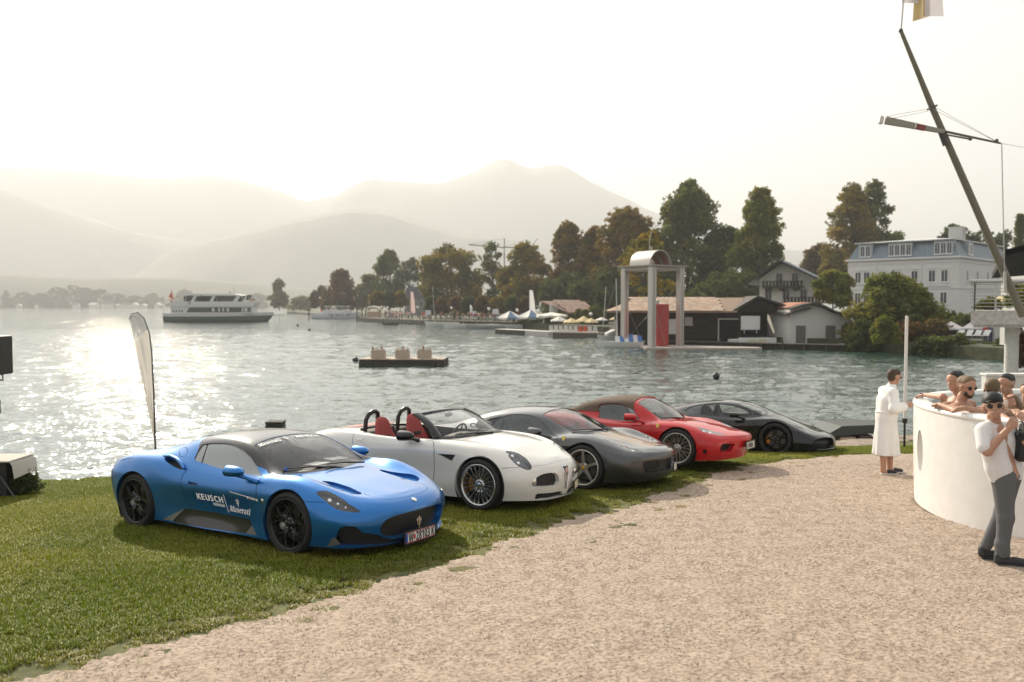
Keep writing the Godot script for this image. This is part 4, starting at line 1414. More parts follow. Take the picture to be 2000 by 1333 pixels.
func blue_car(gloss: Material,rubber: Material,dark: Material,pane: Material,tinted: Material,clear: Material,chrome: Material,ink: Material) -> void:
	var car := car_node("sports_car", "bright blue coupe with black roof and white lettering on its door, nearest car", Vector3(-3.035, -0.063, -10.48), Vector3(0.8435, 0.0337, 0.5361), Vector3(-0.012, 0.999, -0.0439))
	var m:=paint(Color(0.008,0.15,0.46),0.72,0.3)
	var silver:=paint(Color(0.22,0.22,0.23),0.6,0.35)
	var grey:=paint(Color(0.03,0.031,0.033),0.3,0.4)
	var rows:=car_grid(net_blue())
	var body:=car_soup(rows)
	var whole:=car_soup(rows)
	var o := outlines("blue")
	var rims:=Buf.new()
	var groove:=Buf.new()
	var arches:=[arch(body,rims,1.35,0.345,0.375),arch(body,rims,-1.35,0.345,0.378)]
	var w := cut(body, pv(o.side_window), "ts")
	for sd in [1.0,-1.0]:
		var g:=Buf.new()
		soup_buf(w[0],g,sd,0.012)
		var k := put("side_window", g, tinted, car)
		var tr:=Buf.new()
		rim_buf(w,tr,sd,0.014)
		var d: PackedVector2Array = pv(o.divider)
		var a:=spot(rows,d[0].x,d[0].y)*Vector3(1,1,sd)
		var b:=spot(rows,d[1].x,d[1].y)*Vector3(1,1,sd)
		tr.bar(a - Vector3(0,0,0.008*sd),b - Vector3(0,0,0.008*sd),0.006)
		put("window_trim", tr, rubber, k)
	inset(car, body, rims, "windscreen", pv([5.05, 6.1, 5.5, 6.02, 5.93, 6.1, 5.97, 7.0, 5.98, 8.1, 5.06, 8.1]), 0.006, pane, true)
	inset(car, body, rims, "roof", pv([5.02, 5.0, 5.3, 5.0, 5.4, 5.3, 7.84, 5.3, 7.95, 5.8, 8.1, 6.9, 8.4, 8.1, 5.0, 8.1]), 0.0, gloss, true)
	lamp_unit(car,body,rims,smooth(pv(o.headlight),1),mat(0.02,0.02,0.022,0.25),clear,rows,[[2.62,3.95,0.045],[2.32,3.85,0.022],[2.05,3.6,0.016]])
	inset(car, body, rims, "grille", smooth(pv(o.grille), 1), 0.07, mat(0.006, 0.006, 0.007, 0.5), true)
	inset(car, body, rims, "front_fin", pv(o.fin), 0.0, silver)
	inset(car, body, rims, "air_intake", pv(o.intake), 0.06, mat(0.006, 0.006, 0.007, 0.6), true)
	inset(car, body, rims, "hood_vent", smooth(pv(o.hood_vent), 1), 0.028, m)
	inset(car, body, rims, "side_intake", smooth(pv(o.side_intake), 1), 0.07, mat(0.006, 0.006, 0.007, 0.6))
	inset(car, body, rims, "skirt_fin", pv(o.fin_rear), 0.0, silver)
	inset(car, body, rims, "skirt_fin", pv(o.fin_front), 0.0, silver)
	inset(car, body, rims, "side_skirt", pv(o.skirt), 0.012, grey)
	inset(car, body, rims, "door_handle", pv(o.handle), 0.02, mat(0.004, 0.03, 0.1, 0.5))
	inset(car, body, rims, "splitter", pv([-0.1, -0.1, 3.3, -0.1, 3.3, 0.1, -0.1, 0.1]), 0.0, gloss, true)
	for s in ["door_rear", "door_front", "hood_seam", "bumper_seam"]:
		seam(body,groove,pv(o[s]))
	var cap:=smooth(pv(o.cap),1)
	cap.append(cap[0])
	seam(body,groove,cap,0.005)
	lining(car,body,dark)
	for sd in [1.0,-1.0]:
		var k:=Vector3(1,1,sd)
		var blade:=Buf.new()
		var pts:=[]
		for q in [[8.85,4.62,0.012],[8.6,4.78,0.03],[8.3,4.72,0.036],[8.0,4.5,0.036],[7.75,4.1,0.02]]:
			pts.append((spot(rows,q[0],q[1])+Vector3(0.0,0.004,q[2]))*k)
		blade.tube(pts,[0.008,0.018,0.02,0.024,0.014],8)
		put("intake_blade", blade, m, car)
	var near:=Soup.new()
	for i in range(0,whole.p.size(),3):
		var c:=whole.p[i]
		if c.x>-0.45 and c.x<1.15 and c.y>0.25 and c.y<0.75 and c.z>0.6:
			for q in 3:
				near.p.append(whole.p[i+q])
	var tilt:=Basis(Vector3.BACK,-0.02)
	for q in [["KEUSCH", Vector3(0.02, 0.50, 0), 0.075, 0.0, 0.46, "Droid Sans"], ["PREMIUM", Vector3(0.155, 0.428, 0), 0.032, 0.0, 0.2, "Droid Sans"], ["Maserati", Vector3(0.535, 0.408, 0), 0.072, 0.35, 0.38, "Droid Serif"], ["MC20", Vector3(0.79, 0.562, 0), 0.026, 0.2, 0.14, "Droid Sans"]]:
		var f:=Buf.new()
		f.add(letter_buf(q[0],q[2],q[3],q[4],q[5]),Transform3D(tilt,q[1]))
		put("door_lettering", wrap_side(f, near, 0.004), ink if q[0] != "MC20" else mat(0.02, 0.02, 0.03, 0.5), car)
	var marks:=Buf.new()
	marks.prism(pv([0.278,0.565,0.286,0.565,0.318,0.355,0.31,0.355]),0.001)
	marks.prism(pv([0.395,0.612,0.70,0.584,0.70,0.575,0.395,0.606]),0.001)
	marks.prism(pv([0.70,0.584,0.88,0.57,0.88,0.545,0.70,0.56]),0.001)
	var fine:=Buf.new()
	for i in range(0,marks.v.size(),3):
		if marks.n[i].z>0.5:
			fine.tn(marks.v[i],marks.v[i+1],marks.v[i+2],Vector3.BACK,Vector3.BACK,Vector3.BACK)
	put("door_stripe", wrap_side(fine, near, 0.003), ink, car)
	var tri:=trident(Transform3D(Basis(),Vector3(0.51,0.492,0)),0.105)
	put("door_emblem", wrap_side(tri, near, 0.004), ink, car)
	var badge:=Buf.new()
	var bz:=skin_z(near,0.96,0.56)
	badge.lathe([Vector2(0.022,0.0),Vector2(0.018,0.006),Vector2(0.001,0.006)],16,Transform3D(Basis(Vector3.RIGHT,PI/2),Vector3(0.96,0.56,bz)))
	put("wing_badge", badge, chrome, car)
	put("windscreen_lettering", wrap_skin(letter_buf("Maserati", 0.1, 0.35, 0.0, "Droid Serif"), rows, 6.2, 7.35, 5.86, 0.1, 0.006), ink, car)
	put("windscreen_emblem", wrap_skin(trident(Transform3D(), 0.1), rows, 7.55, 7.72, 5.87, 0.12, 0.006), ink, car)
	put("windscreen_lettering", wrap_skin(letter_buf("KEUSCH", 0.1), rows, 7.85, 6.7, 5.87, 0.08, 0.006, -1.0), ink, car)
	var em:=trident(Transform3D(Basis(Vector3.UP,PI/2),Vector3(2.385,0.30,0)),0.15)
	put("grille_emblem", em, chrome, car)
	var hb:=Buf.new()
	hb.lathe([Vector2(0.03,0.0),Vector2(0.026,0.006),Vector2(0.001,0.007)],18,Transform3D(Basis(Vector3.BACK,-0.55),spot(rows,0.02,3.9)+Vector3(0.0,0.004,0)))
	put("bonnet_badge", hb, mat(0.75, 0.75, 0.75, 0.25, 0.6), car)
	plate(car, Vector3(2.40, 0.165, 0), 0.0, Vector2(0.52, 0.12), mat(0.72, 0.70, 0.67, 0.5), "W  28103 K", mat(0.01, 0.01, 0.01, 0.5))
	var red:=Buf.new()
	red.box(Vector3(2.409,0.165,0.105),Vector3(0.002,0.05,0.032),Basis(),0.0)
	red.box(Vector3(2.409,0.217,0),Vector3(0.002,0.006,0.5))
	red.box(Vector3(2.409,0.113,0),Vector3(0.002,0.006,0.5))
	put("plate_crest", red, mat(0.5, 0.03, 0.03, 0.5), car)
	var holder:=Buf.new()
	holder.box(Vector3(2.398,0.093,0),Vector3(0.014,0.022,0.5))
	put("plate_holder", holder, mat(0.02, 0.01, 0.01, 0.5), car)
	var wip:=Buf.new()
	wip.tube([Vector3(1.12,0.812,-0.05),Vector3(1.02,0.85,0.3),Vector3(0.93,0.86,0.6)],[0.012,0.009,0.006],6)
	wip.tube([Vector3(1.13,0.812,-0.5),Vector3(1.1,0.85,-0.15),Vector3(1.09,0.86,0.1)],[0.012,0.009,0.006],6)
	put("wipers", wip, rubber, car)
	var pap:=Buf.new()
	pap.box(Vector3(0.78,0.83,-0.05),Vector3(0.2,0.003,0.28),Basis(Vector3.UP,0.2))
	pap.box(Vector3(0.7,0.84,-0.45),Vector3(0.2,0.003,0.26),Basis(Vector3.UP,-0.2))
	put("papers", pap, white_paper(), car)
	var st:=Buf.new()
	var sp:=spot(rows,5.12,6.35)
	st.lathe([Vector2(0.028,0.0),Vector2(0.028,0.002),Vector2(0.001,0.002)],14,Transform3D(Basis(Vector3.BACK,-0.7),sp+Vector3(0.006,0.008,0.004)))
	put("windscreen_sticker", st, mat(0.03, 0.12, 0.5, 0.5), car)
	var slats:=Buf.new()
	for x in [-0.86,-1.0,-1.14]:
		slats.box(Vector3(x,spot(rows,8.0+(-0.55 - x)/0.47,8.0).y+0.01,0),Vector3(0.08,0.02,0.5),Basis(Vector3.BACK,0.3),0.006)
	slats.box(Vector3(-0.95,1.09,0),Vector3(0.06,0.03,0.03),Basis(),0.01)
	put("engine_cover_slats", slats, gloss, car)
	mirror(car,Vector3(0.62,0.865,1.02),Vector3(0.24,0.13,0.19),Vector3(0.84,0.745,0.90),m,m)
	cabin(car,dark,mat(0.03,0.03,0.032,0.7),-0.05,1.0,0.80)
	var wh := wheel("fork", 0.343, 0.272, 0.27, mat(0.012, 0.012, 0.013, 0.2, 0.3), mat(0.02, 0.02, 0.021, 0.25, 0.4), mat(0.45, 0.45, 0.46, 0.4, 0.4))
	mount(car,wh,1.35,0.343,0.962,0.27)
	mount(car,wh.duplicate(),-1.35,0.348,0.972,0.27)
	finish_car(car,body,rims,groove,m,arches,0.93)
func white_paper() -> Material:
	return mat(0.7,0.7,0.68,0.7)
func white_car(gloss: Material,rubber: Material,dark: Material,pane: Material,clear: Material,chrome: Material) -> void:
	var car := car_node("sports_car", "pearl white open roadster with red seats and roll hoops, second car", Vector3(-1.084, -0.114, -12.559), Vector3(0.8482, 0.04, 0.5281), Vector3(-0.012, 0.9983, -0.0564))
	var m:=paint(Color(0.70,0.68,0.64),0.05,0.3)
	var red:=mat(0.33,0.035,0.03,0.55)
	var rows:=car_grid(net_white())
	var body:=car_soup(rows)
	var o := outlines("white")
	var rims:=Buf.new()
	var groove:=Buf.new()
	var arches:=[arch(body,rims,1.323,0.345,0.375),arch(body,rims,-1.323,0.345,0.378)]
	var hole := cut(body, pv([0.66, -0.1, 0.6, 0.45, 0.46, 0.68, 0.3, 0.755, -0.1, 0.785, -0.6, 0.76, -0.95, 0.68, -1.12, 0.5, -1.18, 0.3, -1.2, -0.1]), "xz", Vector3(-9, 0.8, -9))
	var trim:=Buf.new()
	for sd in [1.0,-1.0]:
		rim_buf(hole,trim,sd,0.0,Vector3(0,-0.12,0))
	put("cockpit_rim", trim, dark, car)
	inset(car, body, rims, "tonneau_cover", smooth(pv([-1.22, -0.2, -1.22, 0.42, -1.3, 0.52, -1.5, 0.52, -1.78, 0.4, -1.84, -0.2]), 1), -0.012, red, true, "xz", Vector3(-9, 0.75, -9))
	lamp_unit(car,body,rims,smooth(pv(o.headlight),1),mat(0.05,0.055,0.065,0.2),clear,rows,[[2.9,4.85,0.05],[2.55,4.95,0.055],[2.05,3.95,0.055]])
	inset(car, body, rims, "fog_opening", smooth(pv(o.fog), 1), 0.06, mat(0.012, 0.012, 0.013, 0.6))
	inset(car, body, rims, "shield_grille", pv(o.vgrille), 0.05, mat(0.012, 0.012, 0.013, 0.5), true)
	inset(car, body, rims, "lower_grille", pv(o.lowgrille), 0.05, mat(0.012, 0.012, 0.013, 0.6), true)
	inset(car, body, rims, "side_vent", pv(o.vent), 0.03, mat(0.012, 0.012, 0.013, 0.6))
	for s in ["door_front", "door_rear", "bumper_seam", "hood_seam"]:
		seam(body,groove,pv(o[s]))
	var v:=Buf.new()
	for sd in [1.0,-1.0]:
		var k:=Vector3(1,1,sd)
		v.tube([spot(rows,0.0,3.65)+Vector3(0.004,0,0),spot(rows,0.19,3.65)*k+Vector3(0.006,0,0),spot(rows,0.12,2.1)*k+Vector3(0.01,0,0),spot(rows,0.03,0.75)*k+Vector3(0.012,0,0)],[0.011],8)
	put("shield_frame", v, chrome, car)
	var bd:=Buf.new()
	bd.lathe([Vector2(0.038,0.0),Vector2(0.034,0.008),Vector2(0.001,0.009)],20,Transform3D(Basis(Vector3.BACK,-1.35),Vector3(2.165,0.475,0)))
	put("round_badge", bd, mat(0.5, 0.3, 0.28, 0.3, 0.5), car)
	for sd in [1.0,-1.0]:
		var k:=Vector3(1,1,sd)
		var f:=Buf.new()
		var p:=spot(rows,1.36,1.72)
		f.lathe([Vector2(0.05,-0.04),Vector2(0.055,-0.005),Vector2(0.045,0.008),Vector2(0.001,0.012)],18,Transform3D(Basis(Vector3.BACK,-PI/2),(p - Vector3(0.03,0,0.01))*k))
		put("fog_lamp", f, chrome, car)
		var h:=Buf.new()
		h.tube([Vector3(-0.66,0.885,0.905)*k,Vector3(-0.70,0.855,0.925)*k,Vector3(-0.78,0.855,0.925)*k,Vector3(-0.82,0.885,0.905)*k],[0.006],6)
		put("door_handle", h, chrome, car)
		var hoop:=Buf.new()
		var z: float = 0.38*sd
		hoop.tube([Vector3(-1.02,0.8,z+0.14),Vector3(-0.99,1.1,z+0.135),Vector3(-0.96,1.19,z+0.10),Vector3(-0.94,1.225,z+0.03),Vector3(-0.94,1.225,z - 0.03),Vector3(-0.96,1.19,z - 0.10),Vector3(-0.99,1.1,z - 0.135),Vector3(-1.02,0.8,z - 0.14)],[0.034],10)
		put("roll_hoop", hoop, mat(0.02, 0.02, 0.02, 0.4), car)
	var lines:=[]
	var n:=12
	for i in 7:
		var u:=i/6.0
		var r:=PackedVector3Array()
		for j in n * 2 + 1:
			var q:=float(j)/n - 1.0
			var low:=Vector3(0.94 - 0.44*q*q,0.945 - 0.045*q*q,0.74*q)
			var top:=Vector3(0.20 - 0.17*q*q,1.27 - 0.05*q*q,0.62*q)
			r.append(low.lerp(top,u)+Vector3(0.02,0.035,0)*sin(PI*u))
		lines.append(r)
	var g:=Buf.new()
	g.skin(lines)
	put("windscreen", g, pane, car)
	var fr:=Buf.new()
	for sd in [0,n * 2]:
		var rows2:=[]
		var inw:=-0.11*signf(sd - n)
		for i in 7:
			var p: Vector3 = lines[i][sd]
			rows2.append(PackedVector3Array([p+Vector3(-0.03,0,inw*-0.12),p+Vector3(0.015,0.02,inw*-0.05),p+Vector3(0.05,0.03,inw*0.5),p+Vector3(0.03,0.012,inw),p+Vector3(-0.02,-0.01,inw),p+Vector3(-0.05,-0.02,inw*0.3)]))
		fr.skin(rows2,true,sd==0)
	var hdr:=[]
	for j in n * 2 + 1:
		var p: Vector3 = lines[6][j]
		hdr.append(PackedVector3Array([p+Vector3(-0.045,-0.005,0),p+Vector3(-0.02,0.02,0),p+Vector3(0.04,0.005,0),p+Vector3(0.075,-0.03,0),p+Vector3(0.0,-0.03,0)]))
	fr.skin(hdr,true,true)
	put("windscreen_frame", fr, gloss, car)
	var cowl:=Buf.new()
	var cr:=[]
	for j in n * 2 + 1:
		var p: Vector3 = lines[0][j]
		cr.append(PackedVector3Array([p+Vector3(0.07,-0.012,0),p+Vector3(0.03,0.008,0),p+Vector3(-0.03,0.022,0),p+Vector3(-0.2,0.0,0)]))
	cowl.skin(cr)
	cowl.tube([Vector3(0.98,0.955,0.02),Vector3(0.86,0.965,0.35),Vector3(0.7,0.955,0.56)],[0.012,0.01,0.006],6)
	put("cowl", cowl, dark, car)
	var rv:=Buf.new()
	rv.ball(Vector3(0.18,1.185,0),Vector3(0.02,0.035,0.1),8,12)
	rv.bar(Vector3(0.19,1.2,0),Vector3(0.24,1.25,0),0.008)
	put("rear_view_mirror", rv, mat(0.12, 0.13, 0.14, 0.2), car)
	var rear:=Buf.new()
	rear.box(Vector3(-1.12,0.86,0),Vector3(0.3,0.16,1.1),Basis(Vector3.BACK,-0.15),0.05)
	rear.box(Vector3(-0.98,0.9,0),Vector3(0.08,0.16,0.26),Basis(),0.03)
	put("rear_shelf", rear, mat(0.05, 0.045, 0.04, 0.6), car)
	cabin(car,dark,red,-0.58,0.72,0.93,true)
	mirror(car,Vector3(0.19,0.955,0.99),Vector3(0.24,0.15,0.2),Vector3(0.30,0.885,0.86),gloss,gloss)
	plate(car, Vector3(2.13, 0.25, -0.33), 0.35, Vector2(0.4, 0.11), mat(0.62, 0.55, 0.38, 0.5), "", rubber, false)
	var wh := wheel("petal", 0.345, 0.272, 0.26, mat(0.55, 0.54, 0.53, 0.22, 0.95), mat(0.6, 0.59, 0.58, 0.2, 0.95), mat(0.42, 0.2, 0.03, 0.45))
	mount(car,wh,1.323,0.345,0.932,0.26)
	mount(car,wh.duplicate(),-1.323,0.345,0.945,0.28)
	finish_car(car,body,rims,groove,m,arches,0.90)
func grey_car(gloss: Material,rubber: Material,dark: Material,pane: Material,tinted: Material,clear: Material,chrome: Material) -> void:
	var car := car_node("sports_car", "dark grey coupe with thin orange stripes on its bonnet, middle car", Vector3(0.44, -0.206, -14.172), Vector3(0.8484, 0.0451, 0.5275), Vector3(-0.012, 0.9977, -0.066))
	var m:=paint(Color(0.075,0.078,0.082),0.75,0.3)
	var rows:=car_grid(net_grey())
	var body:=car_soup(rows)
	var o := outlines("grey")
	var rims:=Buf.new()
	var groove:=Buf.new()
	var arches:=[arch(body,rims,1.325,0.345,0.372),arch(body,rims,-1.325,0.345,0.376)]
	inset(car, body, rims, "side_window", pv(o.side_window), 0.01, tinted)
	inset(car, body, rims, "quarter_window", pv(o.quarter), 0.01, tinted)
	inset(car, body, rims, "quarter_trim", pv(o.quarter_dark), 0.012, gloss)
	inset(car, body, rims, "windscreen", pv([5.06, 6.1, 5.5, 6.03, 5.93, 6.1, 5.97, 7.0, 5.98, 8.1, 5.06, 8.1]), 0.006, pane, true)
	lamp_unit(car,body,rims,smooth(pv(o.headlight),1),mat(0.06,0.06,0.065,0.2),clear,rows,[[1.75,4.7,0.035],[2.2,5.1,0.02],[2.6,5.15,0.018],[3.0,5.1,0.016]])
	inset(car, body, rims, "grille", smooth(pv(o.grille), 1), 0.08, mat(0.006, 0.006, 0.007, 0.6), true)
	inset(car, body, rims, "bonnet_stripe", pv(o.stripe), 0.0, mat(0.42, 0.27, 0.15, 0.35))
	inset(car, body, rims, "bonnet_stripe", pv([0.95, 7.05, 4.75, 7.0, 4.75, 7.12, 0.95, 7.18]), 0.0, mat(0.42, 0.27, 0.15, 0.35))
	for s in ["door_front", "hood_seam"]:
		seam(body,groove,pv(o[s]))
	lining(car,body,dark)
	for sd in [1.0,-1.0]:
		var k:=Vector3(1,1,sd)
		var sh:=Buf.new()
		var p:=spot(rows,4.95,4.0)
		sh.prism(pv([-0.028,0.035,0.028,0.035,0.026,-0.01,0.0,-0.045,-0.026,-0.01]),0.006,Transform3D(Basis(Vector3.UP,0.0 if sd>0.0 else PI).rotated(Vector3.RIGHT,-0.3*sd),(p+Vector3(0,0,0.002))*k))
		put("shield_badge", sh, mat(0.65, 0.5, 0.08, 0.4), car)
		var du:=Buf.new()
		du.lathe([Vector2(0.06,0.0),Vector2(0.05,0.012),Vector2(0.036,0.0)],18,Transform3D(Basis(Vector3.RIGHT,PI/2*sd).scaled(Vector3(1.2,0.8,1)),spot(rows,8.55,4.9)*k))
		put("fuel_cap", du, gloss, car)
	var gr:=Buf.new()
	for sd in [1.0,-1.0]:
		var k:=Vector3(1,1,sd)
		gr.tube([Vector3(2.19,0.30,0.5)*k,Vector3(2.27,0.305,0.25)*k,Vector3(2.27,0.33,0.18)*k,Vector3(2.25,0.41,0.24)*k],[0.01],6)
	put("grille_winglets", gr, dark, car)
	var wip:=Buf.new()
	wip.tube([Vector3(1.27,0.845,-0.1),Vector3(1.12,0.87,0.3),Vector3(1.0,0.87,0.6)],[0.012,0.009,0.006],6)
	put("wipers", wip, rubber, car)
	mirror(car,Vector3(0.56,0.87,1.0),Vector3(0.22,0.13,0.19),Vector3(0.74,0.77,0.86),m,m)
	cabin(car,dark,mat(0.05,0.04,0.035,0.7),-0.05,1.1,0.82)
	plate(car, Vector3(2.28, 0.27, -0.42), 0.25, Vector2(0.36, 0.115), mat(0.66, 0.64, 0.6, 0.5), "", rubber, false)
	var wh := wheel("star", 0.345, 0.268, 0.26, mat(0.62, 0.59, 0.53, 0.3, 0.8), mat(0.66, 0.63, 0.57, 0.28, 0.8), mat(0.6, 0.35, 0.03, 0.45))
	mount(car,wh,1.325,0.345,0.95,0.26)
	mount(car,wh.duplicate(),-1.325,0.345,0.96,0.28)
	finish_car(car,body,rims,groove,m,arches,0.92)
func red_car(gloss: Material,rubber: Material,dark: Material,pane: Material,tinted: Material,clear: Material,chrome: Material) -> void:
	var car := car_node("sports_car", "red convertible with its brown cloth roof up, fourth car", Vector3(2.225, -0.237, -16.035), Vector3(0.8576, 0.0499, 0.5118), Vector3(-0.012, 0.9969, -0.0772))
	var m:=paint(Color(0.46,0.012,0.016),0.0,0.35)
	var cloth:=grain(Color(0.075,0.05,0.035),Color(0.11,0.078,0.055),0.3,0.9,0.15,51)
	var rows:=car_grid(net_red())
	var body:=car_soup(rows)
	var o := outlines("red")
	var rims:=Buf.new()
	var groove:=Buf.new()
	var arches:=[arch(body,rims,1.30,0.335,0.362),arch(body,rims,-1.30,0.335,0.366)]
	inset(car, body, rims, "side_window", pv(o.side_window), 0.01, tinted)
	inset(car, body, rims, "windscreen", pv([5.06, 6.1, 5.5, 6.03, 5.93, 6.1, 5.97, 7.0, 5.98, 8.1, 5.06, 8.1]), 0.006, pane, true)
	inset(car, body, rims, "cloth_roof", pv([6.06, 5.5, 6.06, 8.1, 9.3, 8.1, 9.3, 6.6, 9.0, 5.9, 8.4, 5.45, 7.52, 5.4, 7.4, 5.5]), -0.014, cloth, true)
	lamp_unit(car,body,rims,smooth(pv(o.headlight),1),mat(0.3,0.29,0.3,0.25),clear,rows,[[2.75,4.85,0.045],[2.25,4.9,0.04],[1.85,4.8,0.025]])
	inset(car, body, rims, "air_intake", pv(o.intake), 0.09, mat(0.006, 0.006, 0.007, 0.6))
	inset(car, body, rims, "side_duct", smooth(pv(o.fog), 1), 0.05, mat(0.02, 0.006, 0.006, 0.6))
	for s in ["door_front", "bumper_seam"]:
		seam(body,groove,pv(o[s]))
	lining(car,body,dark)
	for sd in [1.0,-1.0]:
		var k:=Vector3(1,1,sd)
		var sh:=Buf.new()
		var p:=spot(rows,4.95,3.9)
		sh.prism(pv([-0.03,0.035,0.03,0.035,0.027,-0.01,0.0,-0.045,-0.027,-0.01]),0.006,Transform3D(Basis(Vector3.UP,0.0 if sd>0.0 else PI).rotated(Vector3.RIGHT,-0.3*sd),(p+Vector3(0,0,0.002))*k))
		put("shield_badge", sh, mat(0.65, 0.5, 0.08, 0.4), car)
		var gr:=Buf.new()
		for z in [0.56,0.63,0.70]:
			gr.bar(Vector3(2.06,0.27,z)*k,Vector3(2.06,0.42,z)*k,0.004)
		for y in [0.31,0.36]:
			gr.bar(Vector3(2.12,y,0.5)*k,Vector3(1.98,y,0.76)*k,0.004)
		put("intake_mesh", gr, dark, car)
	var wip:=Buf.new()
	wip.tube([Vector3(1.08,0.80,-0.1),Vector3(0.98,0.83,0.3),Vector3(0.9,0.83,0.58)],[0.012,0.009,0.006],6)
	put("wipers", wip, rubber, car)
	mirror(car,Vector3(0.50,0.865,0.99),Vector3(0.22,0.13,0.2),Vector3(0.68,0.765,0.85),m,m)
	cabin(car,dark,mat(0.06,0.05,0.045,0.7),-0.08,0.95,0.79)
	plate(car, Vector3(2.335, 0.355, 0), 0.0, Vector2(0.5, 0.115), mat(0.62, 0.6, 0.57, 0.5), "", mat(0.1, 0.09, 0.09, 0.6), false)
	strokes(car, "plate_lettering", Transform3D(Basis(Vector3.UP, PI / 2), Vector3(2.342, 0.355, 0)), Vector2(0.42, 0.075), 6, mat(0.16, 0.14, 0.15, 0.6), 4)
	var wh := wheel("mesh", 0.335, 0.262, 0.26, mat(0.5, 0.47, 0.43, 0.3, 0.85), mat(0.56, 0.53, 0.48, 0.28, 0.85), mat(0.5, 0.05, 0.03, 0.45))
	mount(car,wh,1.30,0.335,0.94,0.26)
	mount(car,wh.duplicate(),-1.30,0.335,0.95,0.28)
	finish_car(car,body,rims,groove,m,arches,0.91)
func black_car(gloss: Material,rubber: Material,dark: Material,pane: Material,tinted: Material,clear: Material,chrome: Material) -> void:
	var car := car_node("sports_car", "black wedge shaped coupe with orange brake calipers, farthest car", Vector3(4.847, -0.598, -19.019), Vector3(0.8668, 0.0576, 0.4953), Vector3(-0.0119, 0.9954, -0.0949))
	var m:=paint(Color(0.011,0.012,0.013),0.1,0.22)
	var rows:=car_grid(net_black())
	var body:=car_soup(rows)
	var o := outlines("black")
	var rims:=Buf.new()
	var groove:=Buf.new()
	var arches:=[arch(body,rims,1.31,0.345,0.372),arch(body,rims,-1.31,0.345,0.376)]
	inset(car, body, rims, "side_window", pv(o.side_window), 0.01, pane)
	inset(car, body, rims, "front_quarter_window", pv(o.front_quarter), 0.01, pane)
	inset(car, body, rims, "quarter_window", pv(o.quarter), 0.01, tinted)
	inset(car, body, rims, "windscreen", pv([5.06, 6.1, 5.5, 6.03, 5.93, 6.1, 5.97, 7.0, 5.98, 8.1, 5.06, 8.1]), 0.006, pane, true)
	lamp_unit(car,body,rims,pv(o.headlight),mat(0.03,0.03,0.033,0.25),clear,rows,[[1.35,4.95,0.03],[1.8,5.0,0.022]])
	inset(car, body, rims, "air_intake", pv(o.intake), 0.09, mat(0.006, 0.006, 0.007, 0.6))
	for s in ["door_front"]:
		seam(body,groove,pv(o[s]))
	lining(car,body,dark)
	var lip:=Buf.new()
	for sd in [1.0,-1.0]:
		lip.tube([spot(rows,0.0,0.1)+Vector3(0.03,-0.01,0),spot(rows,1.0,0.1)*Vector3(1,1,sd)+Vector3(0.03,-0.01,0),spot(rows,1.8,0.1)*Vector3(1,1,sd)+Vector3(0.02,-0.01,0.01*sd)],[0.014],6)
	put("front_lip", lip, gloss, car)
	mirror(car,Vector3(0.52,0.86,1.02),Vector3(0.2,0.12,0.24),Vector3(0.66,0.76,0.84),gloss,gloss)
	cabin(car,dark,mat(0.03,0.03,0.03,0.7),-0.05,1.15,0.79)
	var wh := wheel("blade", 0.345, 0.275, 0.26, mat(0.012, 0.012, 0.012, 0.22, 0.3), mat(0.015, 0.015, 0.015, 0.2, 0.3), mat(0.6, 0.24, 0.03, 0.45))
	mount(car,wh,1.31,0.345,0.945,0.26)
	mount(car,wh.duplicate(),-1.31,0.345,0.955,0.28)
	finish_car(car,body,rims,groove,m,arches,0.915)
var clump: ArrayMesh
var leaf_mat: StandardMaterial3D
var bark: Material
func make_clump() -> void:
	rng.seed = 77
	var b:=Buf.new()
	for i in 22:
		var d:=Vector3(rng.randf_range(-1,1),rng.randf_range(-1,1),rng.randf_range(-1,1)).normalized()
		var c:=d*rng.randf_range(0.35,1.0)
		var u:=Vector3(rng.randf_range(-1,1),rng.randf_range(-0.6,0.6),rng.randf_range(-1,1)).normalized()
		var w:=u.cross(Vector3(rng.randf_range(-1,1),rng.randf_range(-1,1),rng.randf_range(-1,1))).normalized()
		var l:=rng.randf_range(0.28,0.5)
		var m:=(u.cross(w)+d*0.5).normalized()
		if m.dot(d)<0.0:
			m = (-u.cross(w)+d*0.5).normalized()
		b.tn(c - u*l,c+w*l*0.55,c+u*l,m,m,m)
		b.tn(c - u*l,c+u*l,c - w*l*0.55,m,m,m)
	clump = b.mesh()
	leaf_mat = StandardMaterial3D.new()
	leaf_mat.vertex_color_use_as_albedo = true
	leaf_mat.roughness = 0.75
	leaf_mat.metallic_specular = 0.3
	leaf_mat.backlight_enabled = true
	leaf_mat.backlight = Color(0.9,0.9,0.72)
	bark = mat(0.07,0.058,0.045,0.9)
func width_at(kind: String,u: float) -> float:
	match kind:
		"round": return pow(maxf(0.0, 1.0 - pow(absf(2.0 * u - 0.8) / 1.2, 2.6)), 0.5)
		"tall": return pow(maxf(0.0, 1.0 - pow(u, 2.4)), 0.6) * (0.8 + 0.2 * minf(u * 4.0, 1.0))
		"poplar": return pow(maxf(0.0, 1.0 - pow(u, 1.35)), 0.85) * (0.85 + 0.15 * minf(u * 4.0, 1.0))
		"conifer": return (1.0 - u) * (0.75 + 0.25 * cos(u * 40.0))
		"mound": return sqrt(maxf(0.0, 1.0 - u * u * 0.95))
	return 1.0
